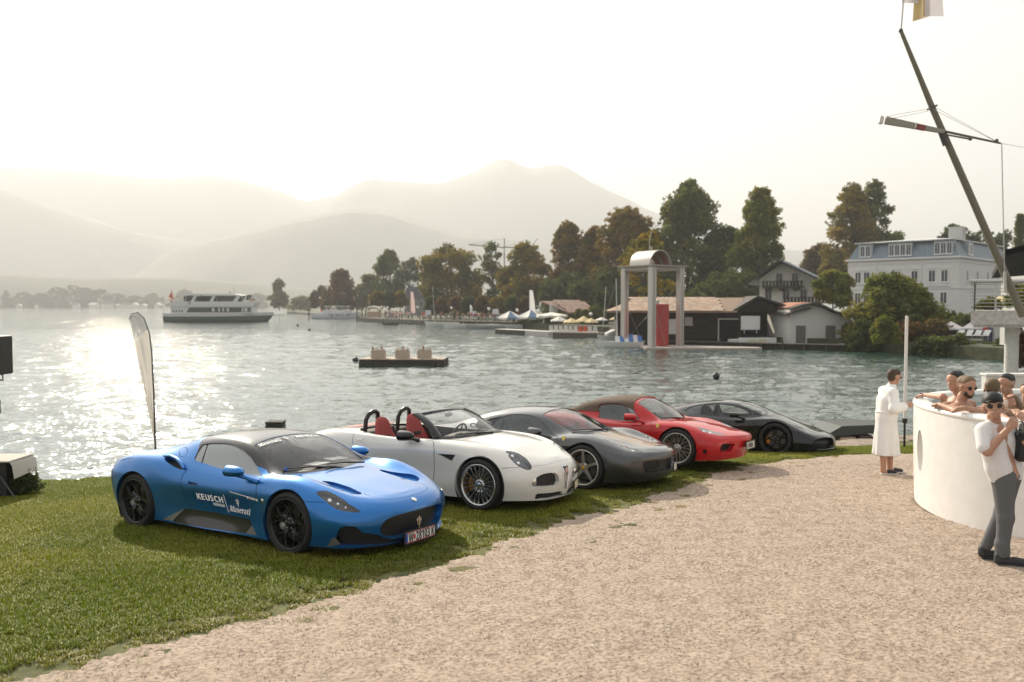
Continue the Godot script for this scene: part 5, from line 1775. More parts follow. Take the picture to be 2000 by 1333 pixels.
func tree(called: String, label: String, category: String, foot: Vector3, h: float, w: float, base: float, kind: String, dark: Color, light: Color, turned: Color, share: float, seed_: int, dense := 1.0, leaf := 1.0, group := "") -> Node3D:
	rng.seed = seed_
	var t:=thing(called,label,category,foot,0.0,group)
	var centres:=[]
	var lobe:=clampf(w*0.16,0.25,2.1)
	var count:=int(clampf(w*h*(1.0 - base)/(lobe*lobe)*1.0*dense,8,120))
	for i in count:
		var u:=rng.randf()
		var a:=rng.randf()*TAU
		var r:=width_at(kind,u)*w*0.5*pow(rng.randf_range(0.1,1.0),0.45)
		var s:=lobe*rng.randf_range(0.65,1.25)
		r = maxf(0.0,r - s*0.2)
		centres.append([Vector3(cos(a)*r,h*base+(h*(1.0 - base) - s*0.6)*u+s*0.15,sin(a)*r*0.85),s])
	var wood:=Buf.new()
	var tr:=maxf(0.06,h*0.018)
	var spine:=[]
	var rad:=[]
	for i in 6:
		var u:=i/5.0
		spine.append(Vector3(sin(u*3.0+seed_)*w*0.015,u*h*0.88,cos(u*2.3+seed_)*w*0.015))
		rad.append(tr*(1.0 - 0.85*u))
	wood.tube(spine,rad,7)
	for i in mini(count,16):
		var c: Vector3 = centres[i][0]
		var s: Vector3 = Vector3(0,clampf(c.y - c.length()*0.35,h*base*0.6,h*0.8),0)
		wood.tube([s,s.lerp(c,0.55)+Vector3(0,-0.02*h,0),c],[tr*0.4,tr*0.25,tr*0.08],5,false)
	put("trunk", wood, bark, t)
	var cs:=clampf(lobe*0.33,0.14,0.5)*leaf
	var per:=int(clampf(36.0*dense*pow(lobe/cs/2.6,2.0),14,70))
	var mm:=MultiMesh.new()
	mm.transform_format = MultiMesh.TRANSFORM_3D
	mm.use_colors = true
	mm.mesh = clump
	mm.instance_count = centres.size()*per
	var k:=0
	for c in centres:
		var hue:=rng.randf()
		var turn:=clampf((share - rng.randf())*3.0+0.5,0.0,1.0) if share>0.0 else 0.0
		for i in per:
			var d:=Vector3(rng.randfn(),rng.randfn()*0.8+0.2,rng.randfn()).normalized()
			var p: Vector3 = c[0]+d*c[1]*pow(rng.randf(),0.4)
			p.y = maxf(p.y,0.1)
			var s:=cs*rng.randf_range(0.6,1.2)
			var col:=(dark*1.6).lerp(light*1.6,clampf(hue*0.7+rng.randf()*0.5,0.0,1.0)).lerp(turned*1.25,turn*rng.randf_range(0.5,1.0))
			mm.set_instance_transform(k,Transform3D(Basis.from_euler(Vector3(rng.randf()*TAU,rng.randf()*TAU,0)).scaled(Vector3(s,s*0.85,s)),p))
			mm.set_instance_color(k,col)
			k+=1
	var o:=MultiMeshInstance3D.new()
	o.name = "crown"
	o.multimesh = mm
	o.material_override = leaf_mat
	o.set_meta("kind", "stuff")
	t.add_child(o)
	return t
func seen(called: String, label: String, x: float, top: float, foot: float, wide: float, d: float, base: float, kind: String, look: String, seed_: int, dense := 1.0, group := "", category := "tree", leaf := 1.0) -> Node3D:
	var p:=at(x,foot,d)
	var q:=at(x,top,d)
	var pal: Array = {
		"green": [Color(0.042, 0.056, 0.018), Color(0.115, 0.13, 0.036), Color(0.19, 0.16, 0.04), 0.2],
		"dark": [Color(0.030, 0.042, 0.018), Color(0.075, 0.09, 0.03), Color(0.12, 0.11, 0.03), 0.12],
		"gold": [Color(0.065, 0.065, 0.018), Color(0.165, 0.15, 0.036), Color(0.27, 0.18, 0.03), 0.5],
		"ochre": [Color(0.07, 0.06, 0.02), Color(0.155, 0.13, 0.036), Color(0.25, 0.15, 0.03), 0.6],
		"pale": [Color(0.08, 0.085, 0.04), Color(0.16, 0.16, 0.07), Color(0.2, 0.17, 0.07), 0.3],
		"rust": [Color(0.05, 0.042, 0.02), Color(0.11, 0.085, 0.035), Color(0.19, 0.09, 0.04), 0.5],
		"lime": [Color(0.06, 0.075, 0.018), Color(0.155, 0.165, 0.036), Color(0.23, 0.19, 0.04), 0.25]}[look]
	return tree(called,label,category,p,q.y - p.y,wide*1.22*d/FOCAL,base,kind,pal[0],pal[1],pal[2],pal[3],seed_,dense,leaf,group)
func build_trees() -> void:
	make_clump()
	var park := "trees along the lake promenade"
	seen("willow_tree", "pale narrow willow standing alone at the tip of the far shore", 545, 547, 607, 34, 420, 0.12, "tall", "pale", 101)
	seen("bushy_tree", "low pale bushes behind the moored white passenger boat's stern", 592, 580, 607, 46, 470, 0.05, "round", "pale", 102)
	seen("park_tree", "small brownish tree behind the stern of the moored passenger boat", 626, 560, 607, 36, 330, 0.1, "round", "rust", 103)
	seen("park_tree", "grey green tree with reddish flanks right behind the moored passenger boat", 668, 528, 607, 72, 300, 0.08, "tall", "rust", 104, 1.0)
	seen("park_tree", "pale green tree between the passenger boat and the white kiosk", 722, 535, 607, 50, 290, 0.1, "tall", "pale", 105)
	seen("park_tree", "tall grey green tree above the white kiosk on the pier", 762, 492, 606, 72, 282, 0.15, "tall", "green", 106, 0.9)
	seen("park_tree", "airy tree with gaps in its crown left of the pink banner's top", 800, 500, 606, 52, 284, 0.25, "tall", "dark", 107, 0.5)
	for i in 3:
		seen("pollard_tree", ["clipped orange tree left above the promenade crowd", "clipped orange and dark tree in the middle above the promenade crowd", "clipped orange tree just left of the pink banner"][i], 738 + i * 22, 570, 610, 27, 232, 0.25, "round", ["gold", "dark", "gold"][i], 110 + i, 1.2, "clipped trees on the promenade")
	seen("park_tree", "large round golden green tree above the middle of the promenade", 880, 482, 606, 108, 212, 0.08, "round", "gold", 120, 1.1, park)
	seen("park_tree", "airy dark tree with a double top right of the round golden tree", 962, 477, 606, 60, 218, 0.12, "tall", "green", 121, 0.55, park)
	seen("park_tree", "yellow green tree behind the white banner", 1030, 478, 608, 76, 195, 0.06, "round", "gold", 122, 1.0, park)
	seen("park_tree", "lower yellow green tree left of the white banner", 1000, 520, 608, 50, 200, 0.06, "round", "gold", 123, 1.0, park)
	seen("park_tree", "tall ochre tree with a knobbly top above the pavilion", 1110, 436, 608, 78, 190, 0.05, "tall", "ochre", 124, 1.0, park)
	seen("park_tree", "ochre tree just right of the knobbly topped one", 1160, 446, 608, 70, 186, 0.05, "tall", "ochre", 125, 1.1, park)
	seen("park_tree", "broad ochre and dark tree left behind the arched tower", 1222, 412, 608, 108, 178, 0.03, "round", "ochre", 126, 1.2, park)
	seen("park_tree", "dark low tree filling the gap behind the pavilion roof", 1105, 540, 612, 110, 175, 0.0, "round", "dark", 127, 1.2, park)
	seen("park_tree", "dark low tree behind the left end of the dark boathouse", 1190, 530, 612, 110, 165, 0.0, "round", "dark", 128, 1.2, park)
	seen("park_tree", "yellow leaved slender tree right behind the arched tower's columns", 1262, 455, 608, 88, 112, 0.2, "round", "gold", 129, 0.5, park)
	seen("park_tree", "huge dark green tree with a rounded top right of the arched tower", 1345, 358, 606, 142, 168, 0.03, "tall", "green", 130, 1.1, park)
	seen("park_tree", "dark tree filling in between the huge green tree and the poplar", 1425, 448, 606, 104, 166, 0.0, "round", "dark", 131, 1.2, park)
	seen("poplar_tree", "tall light green poplar with a thin leafless top left of the chalet", 1482, 362, 606, 108, 150, 0.05, "poplar", "lime", 132, 1.0, park)
	seen("park_tree", "dark bushes at the poplar's foot behind the boathouse roof", 1420, 530, 606, 150, 145, 0.0, "mound", "dark", 133, 1.2, park)
	seen("park_tree", "rust coloured low tree behind the chalet roof", 1600, 478, 580, 70, 210, 0.0, "round", "rust", 134, 1.1)
	seen("park_tree", "orange brown tree between the chalet and the white villa", 1645, 490, 585, 66, 190, 0.0, "round", "ochre", 135, 1.1)
	seen("park_tree", "tall olive and gold tree left behind the white villa", 1662, 365, 590, 88, 185, 0.1, "tall", "gold", 136, 0.85)
	seen("park_tree", "tall dark olive tree right behind the white villa's left corner", 1706, 358, 590, 76, 188, 0.1, "tall", "green", 137, 0.75)
	seen("park_tree", "low tree tops just above the villa's flat roof on its left", 1752, 458, 540, 70, 200, 0.0, "round", "green", 138, 0.8)
	seen("park_tree", "airy dark tree above the villa's chimney", 1862, 443, 540, 90, 175, 0.1, "round", "dark", 139, 0.6)
	seen("park_tree", "airy tree above the villa's right end beside the leaning mast", 1928, 444, 540, 80, 175, 0.1, "round", "dark", 140, 0.6)
	seen("fir_tree", "slim fir top at the right edge above the dark roof", 1990, 418, 560, 40, 150, 0.05, "conifer", "green", 141, 1.0)
	seen("park_tree", "small round tree with a bare trunk before the chalet", 1628, 530, 618, 62, 106, 0.28, "round", "lime", 142, 1.2)
	seen("shrub", "big dark rounded bush before the white villa", 1737, 548, 662, 148, 78, 0.0, "mound", "green", 143, 1.5, "", "shrub")
	seen("shrub", "small yellowish bush at the water under the big dark bush", 1726, 621, 672, 52, 70, 0.0, "mound", "lime", 144, 1.3, "", "shrub")
	seen("shrub", "brownish spreading shrubs on the bank right of the small bush", 1800, 625, 682, 100, 72, 0.0, "mound", "rust", 145, 1.2, "", "shrub")
	seen("shrub", "green shrubs above the bank left of the two white parasols", 1842, 606, 650, 110, 84, 0.0, "mound", "green", 146, 1.2, "", "shrub")
	seen("shrub", "dark hedge behind the two white parasols", 1900, 622, 668, 110, 80, 0.0, "mound", "dark", 147, 1.3, "", "shrub")
	seen("shrub", "dark overgrown bank under the sun loungers", 1890, 662, 700, 150, 66, 0.0, "mound", "dark", 148, 1.3, "", "shrub")
	seen("shrub", "dark bushes on the bank right of the small white boathouse", 1690, 625, 685, 60, 74, 0.0, "mound", "dark", 149, 1.2, "", "shrub")
	seen("shrub", "reddish climber beside the concrete column at the right edge", 1992, 625, 720, 30, 33, 0.0, "box", "rust", 150, 0.8, "", "shrub", 0.6)
	seen("shrub", "palm like plant on the terrace behind the steel railing", 1985, 552, 605, 40, 31, 0.0, "round", "lime", 151, 0.7, "", "shrub", 0.6)
	seen("shrub", "potted green plants on the terrace behind the steel railing", 1938, 576, 606, 44, 34, 0.0, "mound", "green", 152, 0.9, "", "shrub", 0.7)
	for i in 8:
		seen("topiary_tree", ["clipped dark green tree, first of the row on the promenade", "clipped reddish tree, second of the row on the promenade", "clipped reddish tree, third of the row on the promenade", "clipped dark tree, fourth of the row on the promenade", "clipped reddish tree, fifth of the row on the promenade", "clipped golden edged tree, sixth of the row on the promenade", "clipped dark green tree, seventh of the row on the promenade", "clipped reddish tree, last of the row beside the white banner"][i], [846, 870, 893, 917, 944, 974, 1002, 1026][i], 580, 618, 29, 192 - i * 4, 0.12, "round", ["dark", "rust", "rust", "dark", "rust", "gold", "dark", "rust"][i], 160 + i, 1.6, "clipped trees in a row on the promenade")
	for i in 2:
		seen("lavender_ball", ["grey ball shaped shrub left on the promenade wall", "grey ball shaped shrub right on the promenade wall"][i], [890, 945][i], 606, 626, 17, 176, 0.0, "round", "pale", 170 + i, 1.5, "ball shrubs on the promenade", "shrub")
	seen("shrub", "round dark bush between the pavilion and the boathouse", 1181, 572, 625, 46, 140, 0.0, "mound", "dark", 173, 1.3, "", "shrub")
	var far:=[[12,568,30,3],[45,572,44,1],[82,574,40,0],[112,561,34,0],[140,558,40,1],[168,563,34,0],[196,566,40,0],[230,574,36,1],[262,578,40,2],[300,574,34,2],[360,566,34,1],[410,578,50,2],[455,580,46,2],[505,574,30,1]]
	var names := ["hazy round tree", "hazy dark tree", "pale hazy bush", "slim hazy fir"]
	for i in far.size():
		var f: Array = far[i]
		seen("far_tree", "%s on the far shore, %s" % [names[f[3]], ["cut by the left edge of the photo", "second from the left edge", "third from the left edge", "left end of the highest clump", "tallest of the highest clump", "middle of the highest clump", "right end of the highest clump", "first past the highest clump", "above the dark roofs", "nearest to the ferry's red flag", "behind the ferry's upper deck", "behind the ferry's middle", "behind the ferry's bow", "just left of the lone willow"][i]], f[0], f[1], 602, f[2], 1350.0, 0.0, "conifer" if f[3] == 3 else "round", "dark" if f[3] != 2 else "green", 200 + i, 0.8, "trees on the far shore", "tree", 3.0)
func slab(b: Buf,a: Vector3,c: Vector3,tall: float,thick: float,y: float) -> void:
	var d:=c - a
	d.y = 0
	var x:=d.normalized()
	b.box((a+c)*0.5*Vector3(1,0,1)+Vector3(0,y+tall*0.5,0),Vector3(d.length(),tall,thick),Basis(x,Vector3.UP,x.cross(Vector3.UP)))
func window(parent: Node, c: Vector3, w: float, h: float, out: Vector3, frame: Material, pane: Material, panes := 2, name_ := "window") -> void:
	var t:=Transform3D(Basis(out.cross(Vector3.UP)*-1.0,Vector3.UP,out),c)
	var f:=Buf.new()
	var e:=minf(w,h)*0.085
	for s in [-1.0,1.0]:
		f.box(t*Vector3(s*(w - e)*0.5,0,0.02),Vector3(e,h,0.1),t.basis)
		f.box(t*Vector3(0,s*(h - e)*0.5,0.02),Vector3(w - 2*e,e,0.1),t.basis)
	for k in panes - 1:
		f.box(t*Vector3((float(k+1)/panes - 0.5)*w,0,0.015),Vector3(e*0.6,h - 2*e,0.08),t.basis)
	f.box(t*Vector3(0,-h*0.5 - 0.05,0.06),Vector3(w+0.16,0.08,0.2),t.basis)
	var o:=put(name_,f,frame,parent)
	var g:=Buf.new()
	g.box(t*Vector3(0,0,0.005),Vector3(w - 2*e,h - 2*e,0.03),t.basis)
	put("pane", g, pane, o)
func placed(called: String, label: String, category: String, p: Vector3, q: Vector3, group := "") -> Node3D:
	var o:=thing(called,label,category,p,0.0,group)
	var x:=(q - p)*Vector3(1,0,1)
	o.rotation.y = -atan2(x.z,x.x)
	return o
func strokes(parent: Node,called: String,t: Transform3D,size: Vector2,n: int,m: Material,seed_: int) -> void:
	rng.seed = seed_
	var b:=Buf.new()
	var w:=size.x/n
	for i in n:
		if i % 6==5:
			continue
		var x:=(i+0.5 - n*0.5)*w
		b.box(t*Vector3(x - w*0.25,0,0),Vector3(w*0.2,size.y,0.01),t.basis)
		if rng.randf()<0.7:
			b.box(t*Vector3(x+w*0.22,0,0),Vector3(w*0.2,size.y,0.01),t.basis)
		for e in [-0.42,0.0,0.42]:
			if rng.randf()<0.55:
				b.box(t*Vector3(x,size.y*e,0),Vector3(w*0.3,size.y*0.16,0.01),t.basis)
	put(called,b,m,parent)
func build_bank() -> void:
	var edge:=[at(560,608,430),at(700,612,250),at(760,620,205),at(835,634,174),at(1000,640,152),at(1190,645,122),at(1260,650,96),at(1440,652,86),at(1680,660,76),at(1800,680,69),at(1990,690,60),at(2300,690,56),at(3000,690,50)]
	var b:=Buf.new()
	for i in edge.size() - 1:
		var a: Vector3 = edge[i]
		var c: Vector3 = edge[i+1]
		a.y = WATER+0.9
		c.y = WATER+0.9
		var ab:=a*Vector3(2.6,0,2.6)+Vector3(0,a.y+0.5,0)
		var cb:=c*Vector3(2.6,0,2.6)+Vector3(0,c.y+0.5,0)
		b.quad(a,c,cb,ab)
		b.quad(a - Vector3(0,2,0),c - Vector3(0,2,0),c,a)
	struct("far_bank", b, grain(Color(0.035, 0.04, 0.018), Color(0.07, 0.07, 0.035), 4.0, 0.95, 0.0, 61))
func build_villa() -> void:
	var p:=at(1655,612,131)*Vector3(1,0,1)+Vector3(0,WATER+0.8,0)
	var q:=at(1872,612,119.7)*Vector3(1,0,1)+p*Vector3(0,1,0)
	var o := placed("villa", "white three storey villa with blue grey mansard roof", "house", p, q)
	var L:=(q - p).length()
	var H:=at(1655,510,130).y - p.y
	var D:=24.0
	var wall:=grain(Color(0.62,0.61,0.60),Color(0.645,0.635,0.625),5.0,0.9,0.0,63)
	var frame:=mat(0.75,0.75,0.74,0.5)
	var pane:=mat(0.05,0.06,0.07,0.1)
	var lilac:=mat(0.62,0.61,0.62,0.85)
	var b:=Buf.new()
	b.box(Vector3(L/2,H/2,-D/2),Vector3(L,H,D))
	put("wall", b, wall, o)
	var c:=Buf.new()
	c.box(Vector3(L/2,H+0.05,-D/2),Vector3(L+0.7,0.3,D+0.7),Basis(),0.05)
	c.box(Vector3(L/2,H - 0.6,-D/2),Vector3(L+0.16,0.14,D+0.16))
	c.box(Vector3(L/2,H - 4.35,-D/2),Vector3(L+0.16,0.16,D+0.16))
	for x in [4.3,L - 5.2]:
		c.box(Vector3(x,H/2,0.06),Vector3(0.3,H,0.12))
	put("cornice", c, lilac, o)
	var mh:=at(1655,476,130).y - at(1655,510,130).y
	var zinc:=mat(0.16,0.20,0.235,0.45,0.4)
	var m:=Buf.new()
	var i0:=0.05
	var i1:=1.15
	var lo:=[Vector3(i0,H+0.2,-i0),Vector3(L - i0,H+0.2,-i0),Vector3(L - i0,H+0.2,-D+i0),Vector3(i0,H+0.2,-D+i0)]
	var hi:=[Vector3(i1,H+mh,-i1),Vector3(L - i1,H+mh,-i1),Vector3(L - i1,H+mh,-D+i1),Vector3(i1,H+mh,-D+i1)]
	for k in 4:
		m.quad(lo[k],lo[(k+1) % 4],hi[(k+1) % 4],hi[k])
	var roof := put("mansard_roof", m, zinc, o)
	var sm:=Buf.new()
	for k in 4:
		for j in 22:
			var u:=(j+0.5)/22.0
			var a: Vector3 = lo[k].lerp(lo[(k+1) % 4],u)
			var e: Vector3 = hi[k].lerp(hi[(k+1) % 4],u)
			sm.bar(a,e,0.035,4)
	put("standing_seams", sm, mat(0.2, 0.24, 0.275, 0.45, 0.4), roof).set_meta("kind", "stuff")
	var lid:=Buf.new()
	var mid:=Vector3(L/2,H+mh+1.1,-D/2)
	var rim:=[]
	for k in 4:
		rim.append(hi[k]+(hi[k] - mid)*Vector3(0.06,0,0.06)+Vector3(0,0.08,0))
	for k in 4:
		lid.tri(rim[k],rim[(k+1) % 4],mid)
		lid.quad(rim[k] - Vector3(0,0.16,0),rim[(k+1) % 4] - Vector3(0,0.16,0),rim[(k+1) % 4],rim[k])
	put("roof_lid", lid, mat(0.6, 0.6, 0.58, 0.5), o)
	var ch:=Buf.new()
	ch.box(Vector3(L - 3.0,H+mh+1.2,-D*0.35),Vector3(2.0,2.2,1.4),Basis(),0.05)
	put("chimney", ch, mat(0.42, 0.41, 0.41, 0.9), o)
	var s:=L/217.0
	for x in [1677,1695,1727,1757,1790,1823,1846]:
		window(o,Vector3((x - 1655)*s,H - 2.6,0),1.0,1.75,Vector3.BACK,frame,pane,2)
		var hood:=Buf.new()
		hood.box(Vector3((x - 1655)*s,H - 1.5,0.06),Vector3(1.1,0.12,0.18))
		put("window_hood", hood, lilac, o)
	for x in [1677,1695,1757,1821,1845]:
		window(o,Vector3((x - 1655)*s,H - 5.75,0),1.0,1.75,Vector3.BACK,frame,pane,2)
	var ped:=Buf.new()
	ped.prism(pv([-1.8,0,1.8,0,1.3,0.35,0,0.62,-1.3,0.35]),0.14,Transform3D(Basis(),Vector3((1833 - 1655)*s,H - 4.1,0.0)))
	put("window_pediment", ped, lilac, o)
	for z in [-3.5,-8.0,-13.0,-18.0]:
		window(o,Vector3(L,H - 2.6,z),0.85,1.75,Vector3.RIGHT,frame,pane,2)
	for k in [[1690,2.2,2],[1760,3.4,4],[1842,2.6,3]]:
		var x: float = (k[0] - 1655)*s
		var w: float = k[1]
		var db:=Buf.new()
		db.box(Vector3(x,H+mh*0.5+0.1,-0.85),Vector3(w,mh - 0.35,1.3),Basis(),0.03)
		db.box(Vector3(x,H+mh - 0.05,-0.75),Vector3(w+0.3,0.14,1.6))
		var dm := put("dormer", db, mat(0.3, 0.33, 0.35, 0.6), o)
		for j in k[2]:
			window(dm,Vector3(x+(j - (k[2] - 1)*0.5)*0.82,H+mh*0.5+0.05,-0.19),0.75,mh*0.62,Vector3.BACK,frame,pane,2)
	var sd:=Buf.new()
	sd.box(Vector3(L - 0.85,H+mh*0.5+0.1,-5.5),Vector3(1.3,mh - 0.35,2.2),Basis(),0.03)
	var sdm := put("dormer", sd, mat(0.3, 0.33, 0.35, 0.6), o)
	window(sdm,Vector3(L - 0.19,H+mh*0.5,-5.5),1.5,mh*0.6,Vector3.RIGHT,frame,pane,3)
func build_chalet() -> void:
	var p:=at(1483,612,115)*Vector3(1,0,1)+Vector3(0,WATER+0.8,0)
	var q:=at(1590,612,112)*Vector3(1,0,1)+p*Vector3(0,1,0)
	var o := placed("chalet", "white chalet with wide dark eaves and wooden balconies", "house", p, q)
	var s:=0.0697
	var L:=(q - p).length()
	var H:=at(1483,545,115).y - p.y
	var top:=at(1522,512,115).y - p.y
	var D:=13.0
	var xr:=(1524 - 1483)*s
	var wall:=grain(Color(0.60,0.58,0.54),Color(0.68,0.66,0.62),4.0,0.9,0.0,64)
	var wood:=mat(0.035,0.025,0.018,0.8)
	var b:=Buf.new()
	b.prism(PackedVector2Array([Vector2(0,0),Vector2(L,0),Vector2(L,H),Vector2(xr,top - 0.25),Vector2(0,H)]),-D,Transform3D())
	put("wall", b, wall, o)
	var r:=Buf.new()
	for e in [[Vector3(-1.5,H - 0.75,0),Vector3(xr,top,0)],[Vector3(xr,top,0),Vector3(L + 1.4,H - 0.55,0)]]:
		var a: Vector3 = e[0]
		var c: Vector3 = e[1]
		var d:=(c - a).normalized()
		r.box((a+c)*0.5+Vector3(0,0.08,-D*0.5+0.9),Vector3(a.distance_to(c)+0.1,0.16,D+1.8+(2.0 if e[0].x>0.0 else 0.0)),Basis(d,Vector3.BACK.cross(d),Vector3.BACK))
	var roof := put("roof", r, mat(0.10, 0.125, 0.15, 0.55), o)
	var fas:=Buf.new()
	for e in [[Vector3(-1.6,H - 0.8,1.82),Vector3(xr,top + 0.06,1.82)],[Vector3(xr,top + 0.06,1.82),Vector3(L + 1.5,H - 0.6,1.82)]]:
		var a: Vector3 = e[0]
		var c: Vector3 = e[1]
		var d:=(c - a).normalized()
		fas.box((a+c)*0.5,Vector3(a.distance_to(c),0.3,0.08),Basis(d,Vector3.BACK.cross(d),Vector3.BACK))
	put("fascia", fas, wood, roof)
	var pane:=mat(0.05,0.06,0.07,0.15)
	var wf:=mat(0.5,0.5,0.48,0.6)
	for x in [1520,1549]:
		window(o,Vector3((x - 1483)*s,at(0,545,115).y - p.y,0),0.9,1.5,Vector3.BACK,wf,pane,2)
	for x in [1500,1533,1565]:
		window(o,Vector3((x - 1483)*s,at(0,576,115).y - p.y,0),0.95,1.4,Vector3.BACK,wf,pane,2)
	for k in [[1490,1566,556],[1530,1655,587]]:
		var x0: float = (k[0] - 1483)*s
		var x1: float = (k[1] - 1483)*s
		var y: float = at(0,k[2],115).y - p.y
		var bb:=Buf.new()
		bb.box(Vector3((x0+x1)/2,y - 0.35,0.6),Vector3(x1 - x0,0.14,1.2))
		bb.box(Vector3((x0+x1)/2,y+0.38,1.18),Vector3(x1 - x0,0.1,0.08))
		var bal := put("balcony", bb, wood, o)
		var n:=int((x1 - x0)/0.42)
		var sl:=Buf.new()
		sl.box(Vector3.ZERO,Vector3(0.26,0.66,0.04))
		var slm:=sl.mesh()
		for i in n:
			put("baluster", slm, wood, bal).position = Vector3(x0 + (i + 0.5) * (x1 - x0) / n, y + 0.02, 1.17)
		for i in 3:
			var fl:=Buf.new()
			fl.ball(Vector3(x0+(i+0.5)*(x1 - x0)/3,y - 0.55,1.3),Vector3(0.5,0.4,0.35),5,8)
			put("flower_basket", fl, grain(Color(0.03, 0.05, 0.02), Color(0.10, 0.05, 0.04), 0.4, 0.9, 3.0, 65), bal)
func shingles(roof: Node,a: Vector3,along: Vector3,up: Vector3,rows: int,cols: int,tones: Array,seed_: int) -> void:
	rng.seed = seed_
	var x:=along.normalized()
	var y:=up.normalized()
	var n:=x.cross(y).normalized()
	if n.y<0.0:
		n = -n
	var w:=along.length()/cols
	var h:=up.length()/rows
	var b:=Buf.new()
	b.box(Vector3.ZERO,Vector3(w*0.97,0.05,h*1.12),Basis(),0.012)
	var m:=b.mesh()
	for i in rows:
		for j in cols:
			var o := put("shingle", m, tones[rng.randi() % tones.size()], roof)
			o.transform = Transform3D(Basis(x,n,x.cross(n)).rotated(x,-0.03),a+along*((j+0.5+(0.25 if i % 2 else -0.25))/cols)+up*((i+0.5)/rows)+n*0.05)
func build_boathouses() -> void:
	var d:=85.0
	var s:=d/FOCAL
	var p:=at(1205,676,d)*Vector3(1,0,1)+Vector3(0,WATER+0.45,0)
	var q:=at(1442,676,d - 1.0)*Vector3(1,0,1)+p*Vector3(0,1,0)
	var o := placed("boathouse", "long dark timber boathouse with pale orange shingle roof", "boathouse", p, q)
	var L:=(q - p).length()
	var H:=at(1205,607,d).y - p.y
	var top:=at(1300,581,d+4.0).y - p.y
	var D:=9.0
	var tone:=[mat(0.022,0.016,0.012,0.85),mat(0.03,0.022,0.016,0.85),mat(0.018,0.014,0.011,0.85)]
	rng.seed = 300
	var b:=Buf.new()
	b.box(Vector3(L/2,H/2,-D/2 - 0.06),Vector3(L - 0.1,H,D))
	var wall := put("wall", b, tone[2], o)
	var n:=int(H/0.3)
	var board:=Buf.new()
	board.box(Vector3.ZERO,Vector3(1.0,0.27,0.05),Basis(),0.01)
	var bm:=board.mesh()
	for i in n:
		for seg in 4:
			var k := put("board", bm, tone[rng.randi() % 3], wall)
			k.position = Vector3(L*(seg+0.5)/4.0,(i+0.5)*H/n,rng.randf_range(-0.008,0.008))
			k.scale = Vector3(L/4.0 - 0.03,1,1)
	var G:=(1540 - 1442)*s
	var gb:=Buf.new()
	for e in [[L,L + 0.3],[L + G - 0.3,L + G]]:
		gb.box(Vector3((e[0]+e[1])/2,H*0.5,-2.5),Vector3(e[1] - e[0],H,5.0))
	gb.box(Vector3(L+G/2,H*0.5,-4.9),Vector3(G,H,0.2))
	gb.prism(PackedVector2Array([Vector2(L - 0.3,H - 0.1),Vector2(L+G,H - 0.1),Vector2(L+0.35*G,top - 0.3)]),-0.3,Transform3D(Basis(),Vector3(0,0,-0.2)))
	put("gable", gb, tone[1], o)
	var r:=Buf.new()
	var eave:=Vector3(-0.9,H - 0.05,0.9)
	var along:=Vector3(L+0.6,0,0)
	var rise:=Vector3(0,top - H,-5.2)
	r.quad(eave,eave+along,eave+along+rise+Vector3(1.6,0,0),eave+rise+Vector3(3.4,0,0))
	r.quad(eave+Vector3(3.4,0,0)+rise,eave+along+rise+Vector3(1.6,0,0),eave+along+rise*2.0*Vector3(1,0,1),eave+rise*2.0*Vector3(1,0,1))
	r.quad(eave,eave+Vector3(3.4,0,0)+rise,eave+rise*2.0*Vector3(1,0,1),eave)
	r.box(eave+along*0.5+Vector3(0,-0.08,-0.02),Vector3(along.x,0.14,0.1))
	var roof := put("roof", r, mat(0.25, 0.17, 0.12, 0.85), o)
	var tn:=[mat(0.36,0.25,0.18,0.85),mat(0.42,0.30,0.215,0.85),mat(0.32,0.225,0.165,0.85),mat(0.40,0.31,0.24,0.85)]
	shingles(roof,eave+Vector3(2.4,0,0),along+Vector3(-3.6,0,0),rise,9,22,tn,301)
	var hip:=Buf.new()
	hip.tri(eave+Vector3(0.1,0.05,0),eave+Vector3(2.45,0.06,0),eave+Vector3(3.5,0.06,0)+rise)
	put("hip", hip, tn[0], roof)
	var r2:=Buf.new()
	var ridge:=Vector3(L+0.35*G,top+0.03,0)
	for e in [[Vector3(L - 1.2,H - 0.35,0),ridge],[ridge,Vector3(L + G + 0.6,H + 0.1,0)]]:
		var a: Vector3 = e[0]
		var c: Vector3 = e[1]
		var dd:=(c - a).normalized()
		r2.box((a+c)*0.5+Vector3(0,0,-2.4),Vector3(a.distance_to(c),0.16,6.2),Basis(dd,Vector3.BACK.cross(dd),Vector3.BACK))
	put("gable_roof", r2, mat(0.045, 0.038, 0.032, 0.85), o)
	var pane:=mat(0.35,0.33,0.3,0.3)
	window(o,Vector3((1343 - 1205)*s,at(0,627,d).y - p.y,0.03),0.75,0.75,Vector3.BACK,mat(0.4,0.38,0.34,0.6),pane,2)
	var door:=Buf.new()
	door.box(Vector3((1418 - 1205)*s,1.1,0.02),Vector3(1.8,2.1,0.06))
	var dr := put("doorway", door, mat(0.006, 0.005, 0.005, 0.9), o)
	var fr:=Buf.new()
	fr.box(Vector3((1418 - 1205)*s,2.2,0.06),Vector3(2.0,0.1,0.12))
	fr.box(Vector3((1400 - 1205)*s,1.1,0.06),Vector3(0.1,2.2,0.12))
	put("door_frame", fr, mat(0.5, 0.48, 0.42, 0.6), dr)
	var sg:=Buf.new()
	sg.box(Vector3((1311 - 1205)*s,at(0,638,d).y - p.y,0.1),Vector3(1.45,1.5,0.06))
	put("white_panel", sg, mat(0.6, 0.6, 0.58, 0.6), o)
	var wp := thing("sign_board", "white square board standing on the stern of the moored motorboat", "board", Vector3.ZERO)
	var wb:=Buf.new()
	wb.box(at(1466,631,d - 2.5),Vector3(1.85,1.35,0.05))
